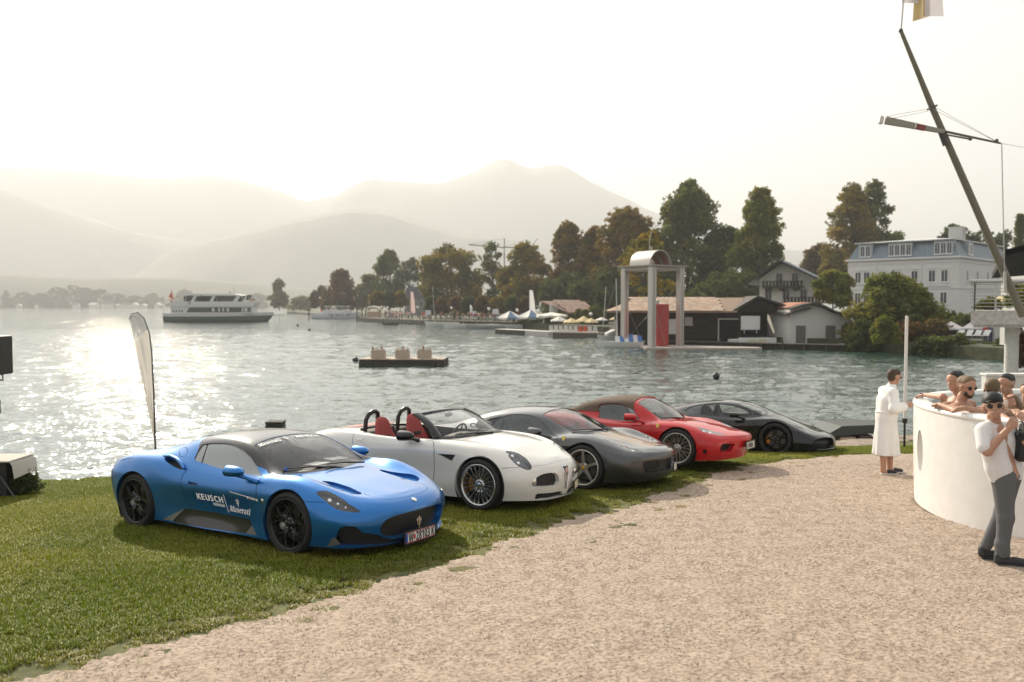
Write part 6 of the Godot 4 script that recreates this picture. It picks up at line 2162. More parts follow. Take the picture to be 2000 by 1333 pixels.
	for e in [-0.6,0.6]:
		wb.bar(at(1466,643,d - 2.55)+Vector3(e,0,0),at(1466,652,d - 2.55)+Vector3(e,0,0),0.03)
	put("board", wb, mat(0.55, 0.55, 0.54, 0.7), wp)
	var d2:=80.0
	var s2:=d2/FOCAL
	var p2:=at(1545,676,d2)*Vector3(1,0,1)+Vector3(0,WATER+0.3,0)
	var w := placed("boathouse", "small white boathouse with bowed orange roof", "boathouse", p2, p2 + Vector3.RIGHT)
	var prof:=PackedVector2Array()
	for k in [[1543,606],[1562,600],[1583,596],[1605,601],[1625,611],[1645,617],[1662,619]]:
		var v:=at(k[0],k[1],d2)
		prof.append(Vector2(v.x - p2.x,v.y - p2.y))
	var face:=prof.duplicate()
	face.append(Vector2(prof[-1].x,0))
	face.append(Vector2(prof[0].x,0))
	var wb2:=Buf.new()
	wb2.prism(face,-7.0,Transform3D())
	put("wall", wb2, grain(Color(0.55, 0.54, 0.51), Color(0.58, 0.57, 0.54), 3.0, 0.9, 0.0, 66), w)
	var tiles:=[mat(0.33,0.13,0.07,0.85),mat(0.28,0.115,0.065,0.85),mat(0.38,0.17,0.1,0.85)]
	var rb:=Buf.new()
	for i in prof.size() - 1:
		var a:=Vector3(prof[i].x,prof[i].y+0.1,0)
		var c:=Vector3(prof[i+1].x,prof[i+1].y+0.1,0)
		var dd:=(c - a).normalized()
		rb.box((a+c)*0.5+Vector3(0,0.04,-3.2),Vector3(a.distance_to(c)+0.06,0.16,8.0),Basis(dd,Vector3.BACK.cross(dd),Vector3.BACK))
	rb.box(Vector3(0.5,prof[0].y - 0.1,-2.4),Vector3(2.4,0.14,6.0),Basis(Vector3.BACK,0.25))
	put("roof", rb, mat(0.05, 0.042, 0.036, 0.85), w)
	for i in prof.size() - 1:
		for j in 4:
			var a:=Vector3(prof[i].x,prof[i].y+0.23,0)
			var c:=Vector3(prof[i+1].x,prof[i+1].y+0.23,0)
			var dd:=(c - a).normalized()
			var t:=Buf.new()
			t.box((a+c)*0.5+Vector3(0,0,-1.2 - j*1.5),Vector3(a.distance_to(c),0.08,1.46),Basis(dd,Vector3.BACK.cross(dd),Vector3.BACK),0.02)
			put("roof_tile", t, tiles[(i * 3 + j) % 3], w)
	var grey:=mat(0.13,0.125,0.115,0.8)
	for k in [[1564,655],[1622,655],[1652,652]]:
		var v:=at(k[0],k[1],d2) - p2
		var dv:=Buf.new()
		dv.box(Vector3(v.x,0.95,0.04),Vector3(0.9,1.7,0.08),Basis(),0.01)
		var dn := put("door", dv, grey, w)
		for z in 4:
			var pl:=Buf.new()
			pl.box(Vector3(v.x - 0.33+z*0.22,0.95,0.09),Vector3(0.2,1.66,0.03),Basis(),0.005)
			put("plank", pl, grey, dn)
	var j := placed("jetty", "low dark wooden jetty on posts along the boathouses", "jetty", at(1300, 676, 83) * Vector3(1, 0, 1) + Vector3(0, WATER, 0), at(1680, 676, 74) * Vector3(1, 0, 1))
	var jl:=at(1300,676,83).distance_to(at(1680,676,74))
	var pk:=Buf.new()
	pk.box(Vector3.ZERO,Vector3(0.36,0.08,1.7),Basis(),0.01)
	var pkm:=pk.mesh()
	var jt:=[mat(0.05,0.042,0.035,0.9),mat(0.065,0.055,0.045,0.9),mat(0.04,0.034,0.03,0.9)]
	rng.seed = 305
	for i in int(jl / 0.39):
		put("plank", pkm, jt[rng.randi() % 3], j).position = Vector3(i * 0.39, 0.5, 0)
	for i in int(jl / 1.9):
		var c:=Buf.new()
		c.bar(Vector3(i*1.9,-0.6,0.8),Vector3(i*1.9,0.5+(0.35 if i % 3==0 else 0.0),0.8),0.09,7)
		put("post", c, jt[0], j)
	var sk:=Buf.new()
	sk.box(Vector3(jl/2,0.2,0.62),Vector3(jl,0.5,0.08))
	put("skirting_board", sk, mat(0.025, 0.021, 0.018, 0.9), j)
	var d3:=150.0
	var p3:=at(1075,636,d3)*Vector3(1,0,1)+Vector3(0,WATER+0.8,0)
	var pa := placed("pavilion", "low pavilion with large slanted brown roof and white wall", "pavilion", p3, p3 + Vector3.RIGHT)
	var y0:=at(0,612,d3).y - p3.y
	var y1:=at(0,588,d3).y - p3.y
	var pr:=Buf.new()
	pr.quad(Vector3(-1.6,y1,-2),Vector3(6.6,y1 - 0.1,-6),Vector3(8.4,y0+0.1,0),Vector3(3.2,y0+0.1,2.5))
	pr.quad(Vector3(-1.6,y1 - 0.2,-2),Vector3(6.6,y1 - 0.3,-6),Vector3(8.4,y0 - 0.1,0),Vector3(3.2,y0 - 0.1,2.5))
	pr.quad(Vector3(-1.6,y1 - 0.2,-2),Vector3(3.2,y0 - 0.1,2.5),Vector3(3.2,y0+0.1,2.5),Vector3(-1.6,y1,-2))
	pr.quad(Vector3(8.4,y0 - 0.1,0),Vector3(3.2,y0 - 0.1,2.5),Vector3(3.2,y0+0.1,2.5),Vector3(8.4,y0+0.1,0))
	var par := put("roof", pr, mat(0.27, 0.17, 0.13, 0.8), pa)
	shingles(par,Vector3(3.2,y0+0.12,2.4),Vector3(5.0,0,-2.4),Vector3(-2.9,y1 - y0,-4.6),6,9,[mat(0.30,0.19,0.145,0.85),mat(0.26,0.165,0.13,0.85),mat(0.33,0.23,0.18,0.85)],311)
	var pw:=Buf.new()
	pw.box(Vector3(0.6,(y1 - 0.7)/2,-0.6),Vector3(1.5,y1 - 0.7,0.6))
	put("white_wall", pw, mat(0.55, 0.55, 0.52, 0.8), pa)
	var pb:=Buf.new()
	pb.box(Vector3(4.0,y0/2,-1.5),Vector3(6.0,y0 - 0.2,2.0))
	put("wall", pb, mat(0.09, 0.06, 0.05, 0.85), pa)
	var d4:=262.0
	var p4:=at(790,612,d4)*Vector3(1,0,1)+Vector3(0,WATER+0.8,0)
	var h := placed("house", "blue grey house half hidden behind the trees near the pink banner", "house", p4, p4 + Vector3.RIGHT)
	var hb:=Buf.new()
	hb.box(Vector3(3.2,2.8,-3),Vector3(6.4,5.6,6))
	put("wall", hb, mat(0.2, 0.19, 0.19, 0.9), h)
	var hr:=Buf.new()
	hr.prism(pv([-0.6,5.4,7.0,5.4,5.4,9.0,1.0,9.0]),-6.6,Transform3D(Basis(),Vector3(0,0,0.3)))
	put("roof", hr, mat(0.10, 0.105, 0.13, 0.7), h)
	for i in 3:
		window(h,Vector3(1.2+i*2.0,3.6,0),0.9,1.5,Vector3.BACK,mat(0.4,0.4,0.4,0.6),mat(0.05,0.06,0.07,0.2),2)
	var hz := [[30, 14, 3, "w"], [66, 10, 3, "d"], [150, 12, 4, "d"], [186, 16, 4, "w"], [205, 10, 3, "w"], [222, 18, 5, "d"], [240, 12, 3, "w"], [255, 16, 4, "d"], [272, 14, 4, "w"], [288, 12, 3, "w"], [316, 14, 4, "w"], [322, 10, 3, "d"], [345, 12, 3, "w"]]
	var hn := ["cut off by trees at the far left", "below the slim fir", "under the highest clump of trees", "left of the white roofs", "with a bright roof past the clump", "with the longest dark roof", "between two dark roofs", "with the second longest dark roof", "with a pale gable", "low at the water", "right before the ferry's flag", "touching the ferry's flag", "behind the ferry's stern"]
	for i in hz.size():
		var k: Array = hz[i]
		var dd:=1290.0
		var base:=at(k[0],601.5,dd)*Vector3(1,0,1)+Vector3(0,WATER+0.3,0)
		var fh := placed("lake_house", "%s house on the hazy far shore %s" % ["white" if k[3] == "w" else "dark roofed", hn[i]], "house", base, base + Vector3(1, 0, 0.3 * sin(i * 2.1)), "houses on the far shore")
		var ww: float = k[1]*dd/FOCAL
		var hh: float = k[2]*dd/FOCAL*1.6
		var bb:=Buf.new()
		bb.prism(PackedVector2Array([Vector2(0,0),Vector2(ww*0.7,0),Vector2(ww*0.7,hh),Vector2(ww*0.35,hh*1.55),Vector2(0,hh)]),-ww,Transform3D(Basis(Vector3.UP,0.4+i*0.3),Vector3.ZERO))
		put("wall", bb, mat(0.65, 0.64, 0.6, 0.8), fh)
		var rr:=Buf.new()
		var bs:=Basis(Vector3.UP,0.4+i*0.3)
		rr.quad(bs*Vector3(-0.8,hh*0.92,0.8),bs*Vector3(ww*0.35,hh*1.62,0.8),bs*Vector3(ww*0.35,hh*1.62,-ww - 0.8),bs*Vector3(-0.8,hh*0.92,-ww - 0.8))
		rr.quad(bs*Vector3(ww*0.7+0.8,hh*0.92,0.8),bs*Vector3(ww*0.35,hh*1.62,0.8),bs*Vector3(ww*0.35,hh*1.62,-ww - 0.8),bs*Vector3(ww*0.7+0.8,hh*0.92,-ww - 0.8))
		put("roof", rr, mat(0.55, 0.53, 0.5, 0.6) if k[3] == "w" else mat(0.1, 0.08, 0.07, 0.8), fh)
func build_tower() -> void:
	var d:=77.5
	var s:=d/FOCAL
	var foot:=at(1273,671,d)
	foot.y = WATER+0.15
	var o := thing("arched_tower", "tall open metal tower on four columns with striped barrel arch on top", "tower", foot)
	var steel:=mat(0.50,0.47,0.43,0.4,0.5)
	var copper:=mat(0.42,0.20,0.15,0.5,0.3)
	var H:=at(1273,520,d).y - foot.y
	var R:=Vector3(3.0,0,-2.1)
	var L:=Vector3(-2.1,0,-3.0)
	var x:=R.normalized()
	for k in [[Vector3.ZERO,steel],[R,steel],[L,steel],[R + L,steel]]:
		var b:=Buf.new()
		b.box(k[0]+Vector3(0,H/2,0),Vector3(0.56,H,0.56),Basis(x,Vector3.UP,x.cross(Vector3.UP)),0.03)
		var c := put("column", b, k[1], o)
		var f:=Buf.new()
		f.box(k[0]+Vector3(0,H/2,0)+x*0.285,Vector3(0.03,H - 0.1,0.3),Basis(x,Vector3.UP,x.cross(Vector3.UP)))
		if k[0]==L or k[0]==R+L:
			put("copper_strip", f, copper, c)
		var gv:=Buf.new()
		gv.box(k[0]+Vector3(0,H/2,0) - L.normalized()*0.283,Vector3(0.08,H - 0.1,0.02),Basis(x,Vector3.UP,x.cross(Vector3.UP)))
		put("groove", gv, mat(0.25, 0.235, 0.21, 0.5, 0.4), c)
	var bs:=Basis(x,Vector3.UP,x.cross(Vector3.UP))
	var t:=Buf.new()
	t.box((R+L)/2+Vector3(0,H+0.06,0),Vector3(4.7,0.12,4.7),bs)
	t.box((R+L)/2+Vector3(0,H - 0.18,0),Vector3(4.2,0.3,4.2),bs)
	put("platform", t, mat(0.33, 0.29, 0.25, 0.5, 0.4), o)
	var c:=(R+L)/2+Vector3(-0.2,H+0.12,0)
	var ax:=-L.normalized()
	var sd:=Vector3.UP.cross(ax).normalized()
	for k in 5:
		var r:=1.42 - k*0.16
		var z0:=-1.35+k*0.05
		var z1:=1.35 - k*0.34
		var b:=Buf.new()
		var rows:=[]
		for i in 25:
			var a:=PI*i/24
			var q:=c+sd*cos(a)*r+Vector3(0,sin(a)*r*1.02,0)
			var q2:=c+sd*cos(a)*(r - 0.1)+Vector3(0,sin(a)*(r - 0.1)*1.02,0)
			rows.append(PackedVector3Array([q+ax*z0,q+ax*z1,q2+ax*z1,q2+ax*z0]))
		b.skin(rows,true)
		put("arch_ring", b, steel if k % 2 == 0 else copper, o)
	var red:=Buf.new()
	var rp:=at(1291,668,d+1.5) - foot
	rp.y = 0.1
	var rh:=at(0,597,d).y - foot.y
	red.lathe([Vector2(0.72,0.0),Vector2(0.72,rh),Vector2(0.66,rh+0.03),Vector2(0.01,rh+0.03)],28,Transform3D(Basis(),rp),true)
	put("red_cylinder", red, mat(0.36, 0.035, 0.03, 0.5), o)
	var lamp:=Buf.new()
	lamp.lathe([Vector2(0.14,0.0),Vector2(0.17,0.3),Vector2(0.05,0.42),Vector2(0.01,0.44)],12,Transform3D(Basis(),rp+Vector3(-0.35,rh+0.03,0)))
	put("bell", lamp, mat(0.4, 0.38, 0.34, 0.4, 0.5), o)
	var cable:=Buf.new()
	for k in [[Vector3(-0.2,0.4,0.3),R + Vector3(0,H - 0.5,0)],[L + Vector3(0,0.4,0),Vector3(0,H * 0.45,0)],[Vector3(1.2,0.3,0.3),Vector3(0.1,H * 0.62,0)]]:
		cable.bar(k[0],k[1],0.018,4)
	put("stay_cables", cable, mat(0.25, 0.24, 0.22, 0.5, 0.5), o)
	var f := thing("float", "flat concrete float carrying the arched tower", "float", Vector3.ZERO)
	var fb:=Buf.new()
	var fx:=at(1258,676,d - 0.6)
	var fe:=at(1490,676,d - 1.5)
	fb.box(Vector3((fx.x+fe.x)/2,WATER+0.02,-d - 1.2),Vector3(fe.x - fx.x,0.34,5.2),Basis(),0.04)
	put("deck", fb, mat(0.36, 0.32, 0.28, 0.9), f)
	var arc := thing("lamp_post", "thin curved lamp post rising behind the tower's arch", "lamp post", Vector3.ZERO)
	var ab:=Buf.new()
	var pts:=[]
	for k in [[1268,600],[1268,500],[1269,470],[1273,452],[1280,443],[1288,440]]:
		pts.append(at(k[0],k[1],100.0))
	ab.tube(pts,[0.06,0.05,0.05,0.05,0.05,0.06],6)
	put("post", ab, mat(0.4, 0.4, 0.36, 0.5), arc)
func hull(b: Buf,L: float,B: float,H: float,draft:=0.3,flare:=0.8,stern:=0.85) -> Array:
	var rows:=[]
	var rim:=[]
	for i in 15:
		var u:=i/14.0
		var x:=(u - 0.5)*L
		var w:=B*0.5*(stern+(1.0 - stern)*sin(minf(u*2.2,1.0)*PI/2))*pow(maxf(0.0,1.0 - pow(maxf(0.0,(u - 0.45)/0.55),2.3)),0.8)
		var sheer:=H*(1.0+0.22*pow(maxf(0.0,u - 0.4)/0.6,2.0))
		var over:=0.06*L*pow(u,6.0)
		var r:=PackedVector3Array()
		for sd in [-1.0,1.0]:
			var side:=[Vector3(x+over,sheer,w*sd),Vector3(x+over*0.5,sheer*0.45,w*(0.5+0.5*flare)*sd),Vector3(x,-draft*0.3,w*flare*0.9*sd),Vector3(x,-draft,w*0.3*sd)]
			if sd>0.0:
				side.reverse()
			for q in side:
				r.append(q)
		rows.append(r)
		rim.append([r[0],r[7]])
	b.skin(rows)
	for k in 7:
		b.tri(rows[0][0].lerp(rows[0][7],0.5),rows[0][k],rows[0][k+1])
	return rim
func deck(b: Buf,rim: Array,from:=0,to:=14,drop:=0.04) -> void:
	for i in range(from,to):
		var d:=Vector3(0,-drop,0)
		b.quad(rim[i][0]+d,rim[i+1][0]+d,rim[i+1][1]+d,rim[i][1]+d)
func boat(label: String, px: float, py: float, d: float, L: float, B: float, H: float, yaw: float, shell: Material, group := "", open := true) -> Node3D:
	var p:=at(px,py,d)
	p.y = WATER
	var o := thing("boat", label, "boat", p, yaw, group)
	var b:=Buf.new()
	var rim:=hull(b,L,B,H)
	put("hull", b, shell, o)
	var k:=Buf.new()
	if open:
		deck(k,rim,8,14,0.03)
		deck(k,rim,0,8,H*0.5)
		put("deck", k, mat(0.5, 0.48, 0.44, 0.7), o)
		var st:=Buf.new()
		for x in [-0.18,0.05]:
			st.box(Vector3(x*L,H*0.72,0),Vector3(L*0.1,H*0.3,B*0.7),Basis(),0.03)
		put("seats", st, mat(0.45, 0.4, 0.34, 0.7), o)
	else:
		deck(k,rim,0,14,0.03)
		put("deck", k, mat(0.55, 0.54, 0.5, 0.7), o)
	return o
func mast(o: Node3D,x: float,y0: float,y1: float,lean:=0.0) -> void:
	var b:=Buf.new()
	b.tube([Vector3(x,y0,0),Vector3(x+lean,y1,0)],[0.06,0.04],6)
	put("mast", b, mat(0.6, 0.6, 0.57, 0.4, 0.3), o)
func build_boats() -> void:
	var white:=mat(0.66,0.66,0.64,0.35)
	var grey:=mat(0.3,0.32,0.33,0.4)
	var wood:=mat(0.08,0.05,0.03,0.5)
	var o := boat("white sailing boat with blue and white striped cover before the arched tower", 1212, 676, 80.5, 4.3, 1.5, 0.55, PI, white, "", false)
	var cv:=Buf.new()
	var cw:=Buf.new()
	for i in 6:
		var a:=-2.0+i*0.42
		var t:=cv if i % 2==0 else cw
		var h0:=1.25 - absf(i - 2.0)*0.06
		t.quad(Vector3(a,0.55,-0.62),Vector3(a+0.42,0.55,-0.62),Vector3(a+0.42,h0,0),Vector3(a,h0,0))
		t.quad(Vector3(a,0.55,0.62),Vector3(a+0.42,0.55,0.62),Vector3(a+0.42,h0,0),Vector3(a,h0,0))
	put("blue_stripes", cv, mat(0.05, 0.16, 0.42, 0.7), o)
	put("white_stripes", cw, mat(0.62, 0.63, 0.65, 0.7), o)
	mast(o,0.3,0.4,6.6,0.15)
	var rg:=Buf.new()
	for e in [Vector3(2.1,0.6,0),Vector3(-2.0,0.6,0)]:
		rg.bar(Vector3(0.43,6.4,0),e,0.012,4)
	put("rigging", rg, mat(0.3, 0.3, 0.3, 0.5), o)
	o = boat("white covered motorboat behind the striped sailing boat", 1205, 660, 92, 4.2, 1.7, 0.7, PI + 0.3, white, "", false)
	var cb:=Buf.new()
	pad(cb,[[Vector3(-1.7,0.75,0),0.7,0.15],[Vector3(-0.8,0.95,0),0.75,0.45],[Vector3(0.4,0.95,0),0.65,0.35],[Vector3(1.3,0.8,0),0.35,0.15]],Vector3.UP)
	put("cover", cb, mat(0.58, 0.58, 0.58, 0.8), o)
	var hd:=Buf.new()
	hd.box(Vector3(-1.2,1.75,0),Vector3(1.8,0.08,1.6),Basis(),0.02)
	for e in [[-2.0,0.7],[-2.0,-0.7],[-0.4,0.7],[-0.4,-0.7]]:
		hd.bar(Vector3(e[0],0.7,e[1]),Vector3(e[0],1.75,e[1]),0.03)
	put("canopy", hd, mat(0.05, 0.045, 0.04, 0.7), o)
	o = boat("small white sailing boat with furled sail beside the cream parasols", 1176, 641, 128, 4.2, 1.5, 0.7, 0.5, white, "", true)
	mast(o,0.2,0.4,6.8,0.5)
	o = boat("white motorboat stern on before the dark boathouse, yellow lettering across its stern", 1470, 662, 81, 4.2, 2.2, 0.75, 0.15, white, "", false)
	var tr:=Buf.new()
	tr.box(Vector3(0,0.55,1.12),Vector3(3.8,0.8,0.08),Basis(),0.03)
	put("stern_board", tr, white, o)
	strokes(o, "stern_lettering", Transform3D(Basis(), Vector3(0.0, 0.66, 1.165)), Vector2(2.1, 0.24), 12, mat(0.5, 0.42, 0.12, 0.6), 5)
	strokes(o, "stern_lettering", Transform3D(Basis(), Vector3(-0.1, 0.34, 1.165)), Vector2(1.6, 0.13), 13, mat(0.08, 0.08, 0.08, 0.6), 6)
	o = boat("white boat moored under the small white boathouse", 1636, 658, 76, 3.6, 1.3, 0.5, 0.05, white, "", false)
	o = boat("pointed white sailing boat with bare mast at the promenade's left part", 865, 637, 165, 6.5, 1.9, 0.75, PI, white, "boats moored along the promenade", true)
	mast(o,1.6,0.5,7.6,0.4)
	o = boat("long low white motorboat with dark canopy along the promenade", 920, 644, 146, 9.0, 2.4, 0.75, PI, white, "boats moored along the promenade", true)
	var cn:=Buf.new()
	cn.box(Vector3(0.2,1.75,0),Vector3(2.6,0.1,1.8),Basis(),0.03)
	for e in [[-1.0,0.8],[-1.0,-0.8],[1.4,0.8],[1.4,-0.8]]:
		cn.bar(Vector3(e[0],0.6,e[1]),Vector3(e[0],1.75,e[1]),0.03)
	put("canopy", cn, mat(0.3, 0.29, 0.27, 0.7), o)
	o = boat("blue grey motorboat right of the long white one along the promenade", 950, 647, 143, 6.5, 2.2, 0.6, PI, grey, "boats moored along the promenade", true)
	o = boat("white motorboat with low cabin at the dark pontoon", 990, 643, 148, 5.5, 2.0, 0.65, PI, white, "boats moored along the promenade", false)
	o = boat("small dark rowing boat out before the promenade crowd", 763, 637, 172, 3.2, 1.2, 0.35, PI, wood, "", true)
	for i in 5:
		o = boat(["white pedal boat leftmost below the cream parasols", "white pedal boat second below the cream parasols", "white pedal boat third below the cream parasols", "white and red pedal boat below the cream parasols", "white pedal boat rightmost below the cream parasols"][i], 1082 + i * 19, 655, 116 - i * 1.5, 2.6, 1.4, 0.55, 1.35, white, "pedal boats below the cream parasols", true)
		var bk:=Buf.new()
		for e in [-0.35,0.35]:
			bk.box(Vector3(-0.35,0.95,e),Vector3(0.12,0.6,0.5),Basis(Vector3.BACK,0.2),0.04)
		bk.box(Vector3(-0.1,0.62,0),Vector3(0.6,0.1,1.2),Basis(),0.03)
		put("backrests", bk, mat(0.58, 0.56, 0.53, 0.6) if i != 3 else mat(0.5, 0.08, 0.03, 0.6), o)
	var p:=at(1652,846,22.6)
	p.y = WATER - 0.02
	o = thing("boat", "small pale runabout with dark canvas top behind the black car", "boat", p, 0.12)
	var hb:=Buf.new()
	var rim:=hull(hb,2.7,1.3,0.42,0.2)
	put("hull", hb, mat(0.42, 0.42, 0.41, 0.35), o)
	var dk:=Buf.new()
	deck(dk,rim,9,14,0.01)
	deck(dk,rim,0,9,0.25)
	put("deck", dk, mat(0.55, 0.52, 0.48, 0.4), o)
	var se:=Buf.new()
	se.box(Vector3(-0.2,0.42,0),Vector3(0.5,0.3,1.1),Basis(),0.06)
	se.box(Vector3(-0.8,0.42,0),Vector3(0.5,0.3,1.1),Basis(),0.06)
	put("seats", se, mat(0.5, 0.38, 0.26, 0.6), o)
	var cb2:=Buf.new()
	cb2.box(Vector3(0.28,0.46,0),Vector3(0.4,0.3,1.15),Basis(),0.05)
	put("console", cb2, mat(0.07, 0.03, 0.02, 0.4), o)
	var rf:=Buf.new()
	rf.prism(pv([-1.0,0.62,-0.55,0.86,0.5,0.88,1.0,0.78,1.0,0.7,-0.95,0.57]),1.1,Transform3D(Basis(),Vector3(0.15,0.0,-0.55)))
	put("canvas_top", rf, mat(0.045, 0.055, 0.05, 0.55), o)
	var fp:=Buf.new()
	for e in [[-0.6,0.5],[-0.6,-0.5],[0.7,0.45],[0.7,-0.45]]:
		fp.bar(Vector3(e[0],0.3,e[1]),Vector3(e[0],0.72,e[1]),0.018)
	put("canopy_posts", fp, mat(0.4, 0.4, 0.4, 0.3, 0.7), o)
	var rp:=at(790,708,57.0)
	rp.y = WATER
	var r := thing("raft", "dark timber bathing raft floating in the middle of the lake", "raft", rp, -0.04)
	var rl:=5.6
	var tones:=[mat(0.045,0.038,0.032,0.9),mat(0.055,0.047,0.04,0.9),mat(0.038,0.032,0.028,0.9)]
	rng.seed = 320
	for k in 3:
		for e in 3:
			var lb:=Buf.new()
			lb.box(Vector3(-rl/2+(e+0.5)*rl/3,0.02+k*0.16,1.3),Vector3(rl/3 - 0.02,0.15,0.08),Basis(),0.01)
			put("side_board", lb, tones[(k + e) % 3], r)
	var eb:=Buf.new()
	for e in [-1.0,1.0]:
		eb.box(Vector3(e*rl/2,0.16,0),Vector3(0.08,0.46,2.6),Basis(),0.01)
	eb.box(Vector3(0,0.1,-1.3),Vector3(rl,0.4,0.08))
	put("frame", eb, tones[0], r)
	var pm:=Buf.new()
	pm.box(Vector3.ZERO,Vector3(0.26,0.05,2.6),Basis(),0.008)
	var pmm:=pm.mesh()
	for i in 20:
		put("deck_plank", pmm, [mat(0.4, 0.33, 0.26, 0.85), mat(0.34, 0.28, 0.22, 0.85)][rng.randi() % 2], r).position = Vector3(-rl / 2 + 0.14 + i * (rl - 0.28) / 19.0, 0.43, 0)
	for e in [-1.9,2.3]:
		var fd:=Buf.new()
		fd.tube([Vector3(e,0.22,1.37),Vector3(e,-0.1,1.37)],[0.1],8)
		put("fender", fd, mat(0.02, 0.02, 0.02, 0.8), r)
	for i in 3:
		var k := thing("planter", ["pale wooden crate of bottles, left on the raft", "pale wooden crate of bottles, middle of the raft", "pale wooden crate of bottles, right on the raft"][i], "crate", rp + Vector3([-1.72, -0.1, 1.38][i], 0.46, 0.25), 0.0, "crates on the raft")
		var kb:=Buf.new()
		for e in [-1.0,1.0]:
			kb.box(Vector3(0,0.27,e*0.32),Vector3(0.92,0.54,0.05),Basis(),0.01)
			kb.box(Vector3(e*0.44,0.27,0),Vector3(0.05,0.54,0.6),Basis(),0.01)
		put("crate_sides", kb, mat(0.42, 0.34, 0.26, 0.8), k)
		for j in 6:
			var bt:=Buf.new()
			var h:=0.62+0.2*float((j*7+i*3) % 4==0)+0.03*(j % 3)
			bt.lathe([Vector2(0.05,0.1),Vector2(0.05,h - 0.12),Vector2(0.025,h - 0.05),Vector2(0.025,h)],8,Transform3D(Basis(),Vector3(-0.38+j*0.15,0,0.1*(j % 2))),true)
			put("bottle", bt, [mat(0.10, 0.05, 0.03, 0.3), mat(0.30, 0.10, 0.04, 0.4), mat(0.3, 0.22, 0.14, 0.5)][(i + j) % 3], k)
	for k in [["round dark buoy floating left of the raft", 694, 701, 60.0, 0.22], ["round dark buoy on the open water above the black car", 1399, 741, 46.5, 0.2], ["tiny marker buoy far out left of the pier", 581, 638, 165.0, 0.25], ["tiny marker buoy nearer to the raft", 604, 648, 135.0, 0.22]]:
		var q:=at(k[1],k[2],k[3])
		q.y = WATER
		var bo := thing("buoy", k[0], "buoy", q)
		var bb:=Buf.new()
		bb.ball(Vector3(0,k[4]*0.55,0),Vector3.ONE*k[4],10,14)
		put("float_ball", bb, mat(0.025, 0.03, 0.03, 0.5), bo)
		var ey:=Buf.new()
		ey.lathe([Vector2(0.05,k[4]*1.5),Vector2(0.03,k[4]*1.7),Vector2(0.01,k[4]*1.72)],8)
		put("ring", ey, mat(0.2, 0.2, 0.2, 0.5), bo)
	var mb:=at(538,839,27.5)
	mb.y = WATER
	var mo := thing("mooring_block", "small dark wooden float behind the blue car's roof", "float", mb)
	var fb:=Buf.new()
	for i in 3:
		fb.box(Vector3(0,0.05+i*0.07,0),Vector3(0.56 - (i % 2)*0.03,0.06,0.5),Basis(),0.01)
	put("timbers", fb, mat(0.04, 0.035, 0.03, 0.9), mo)
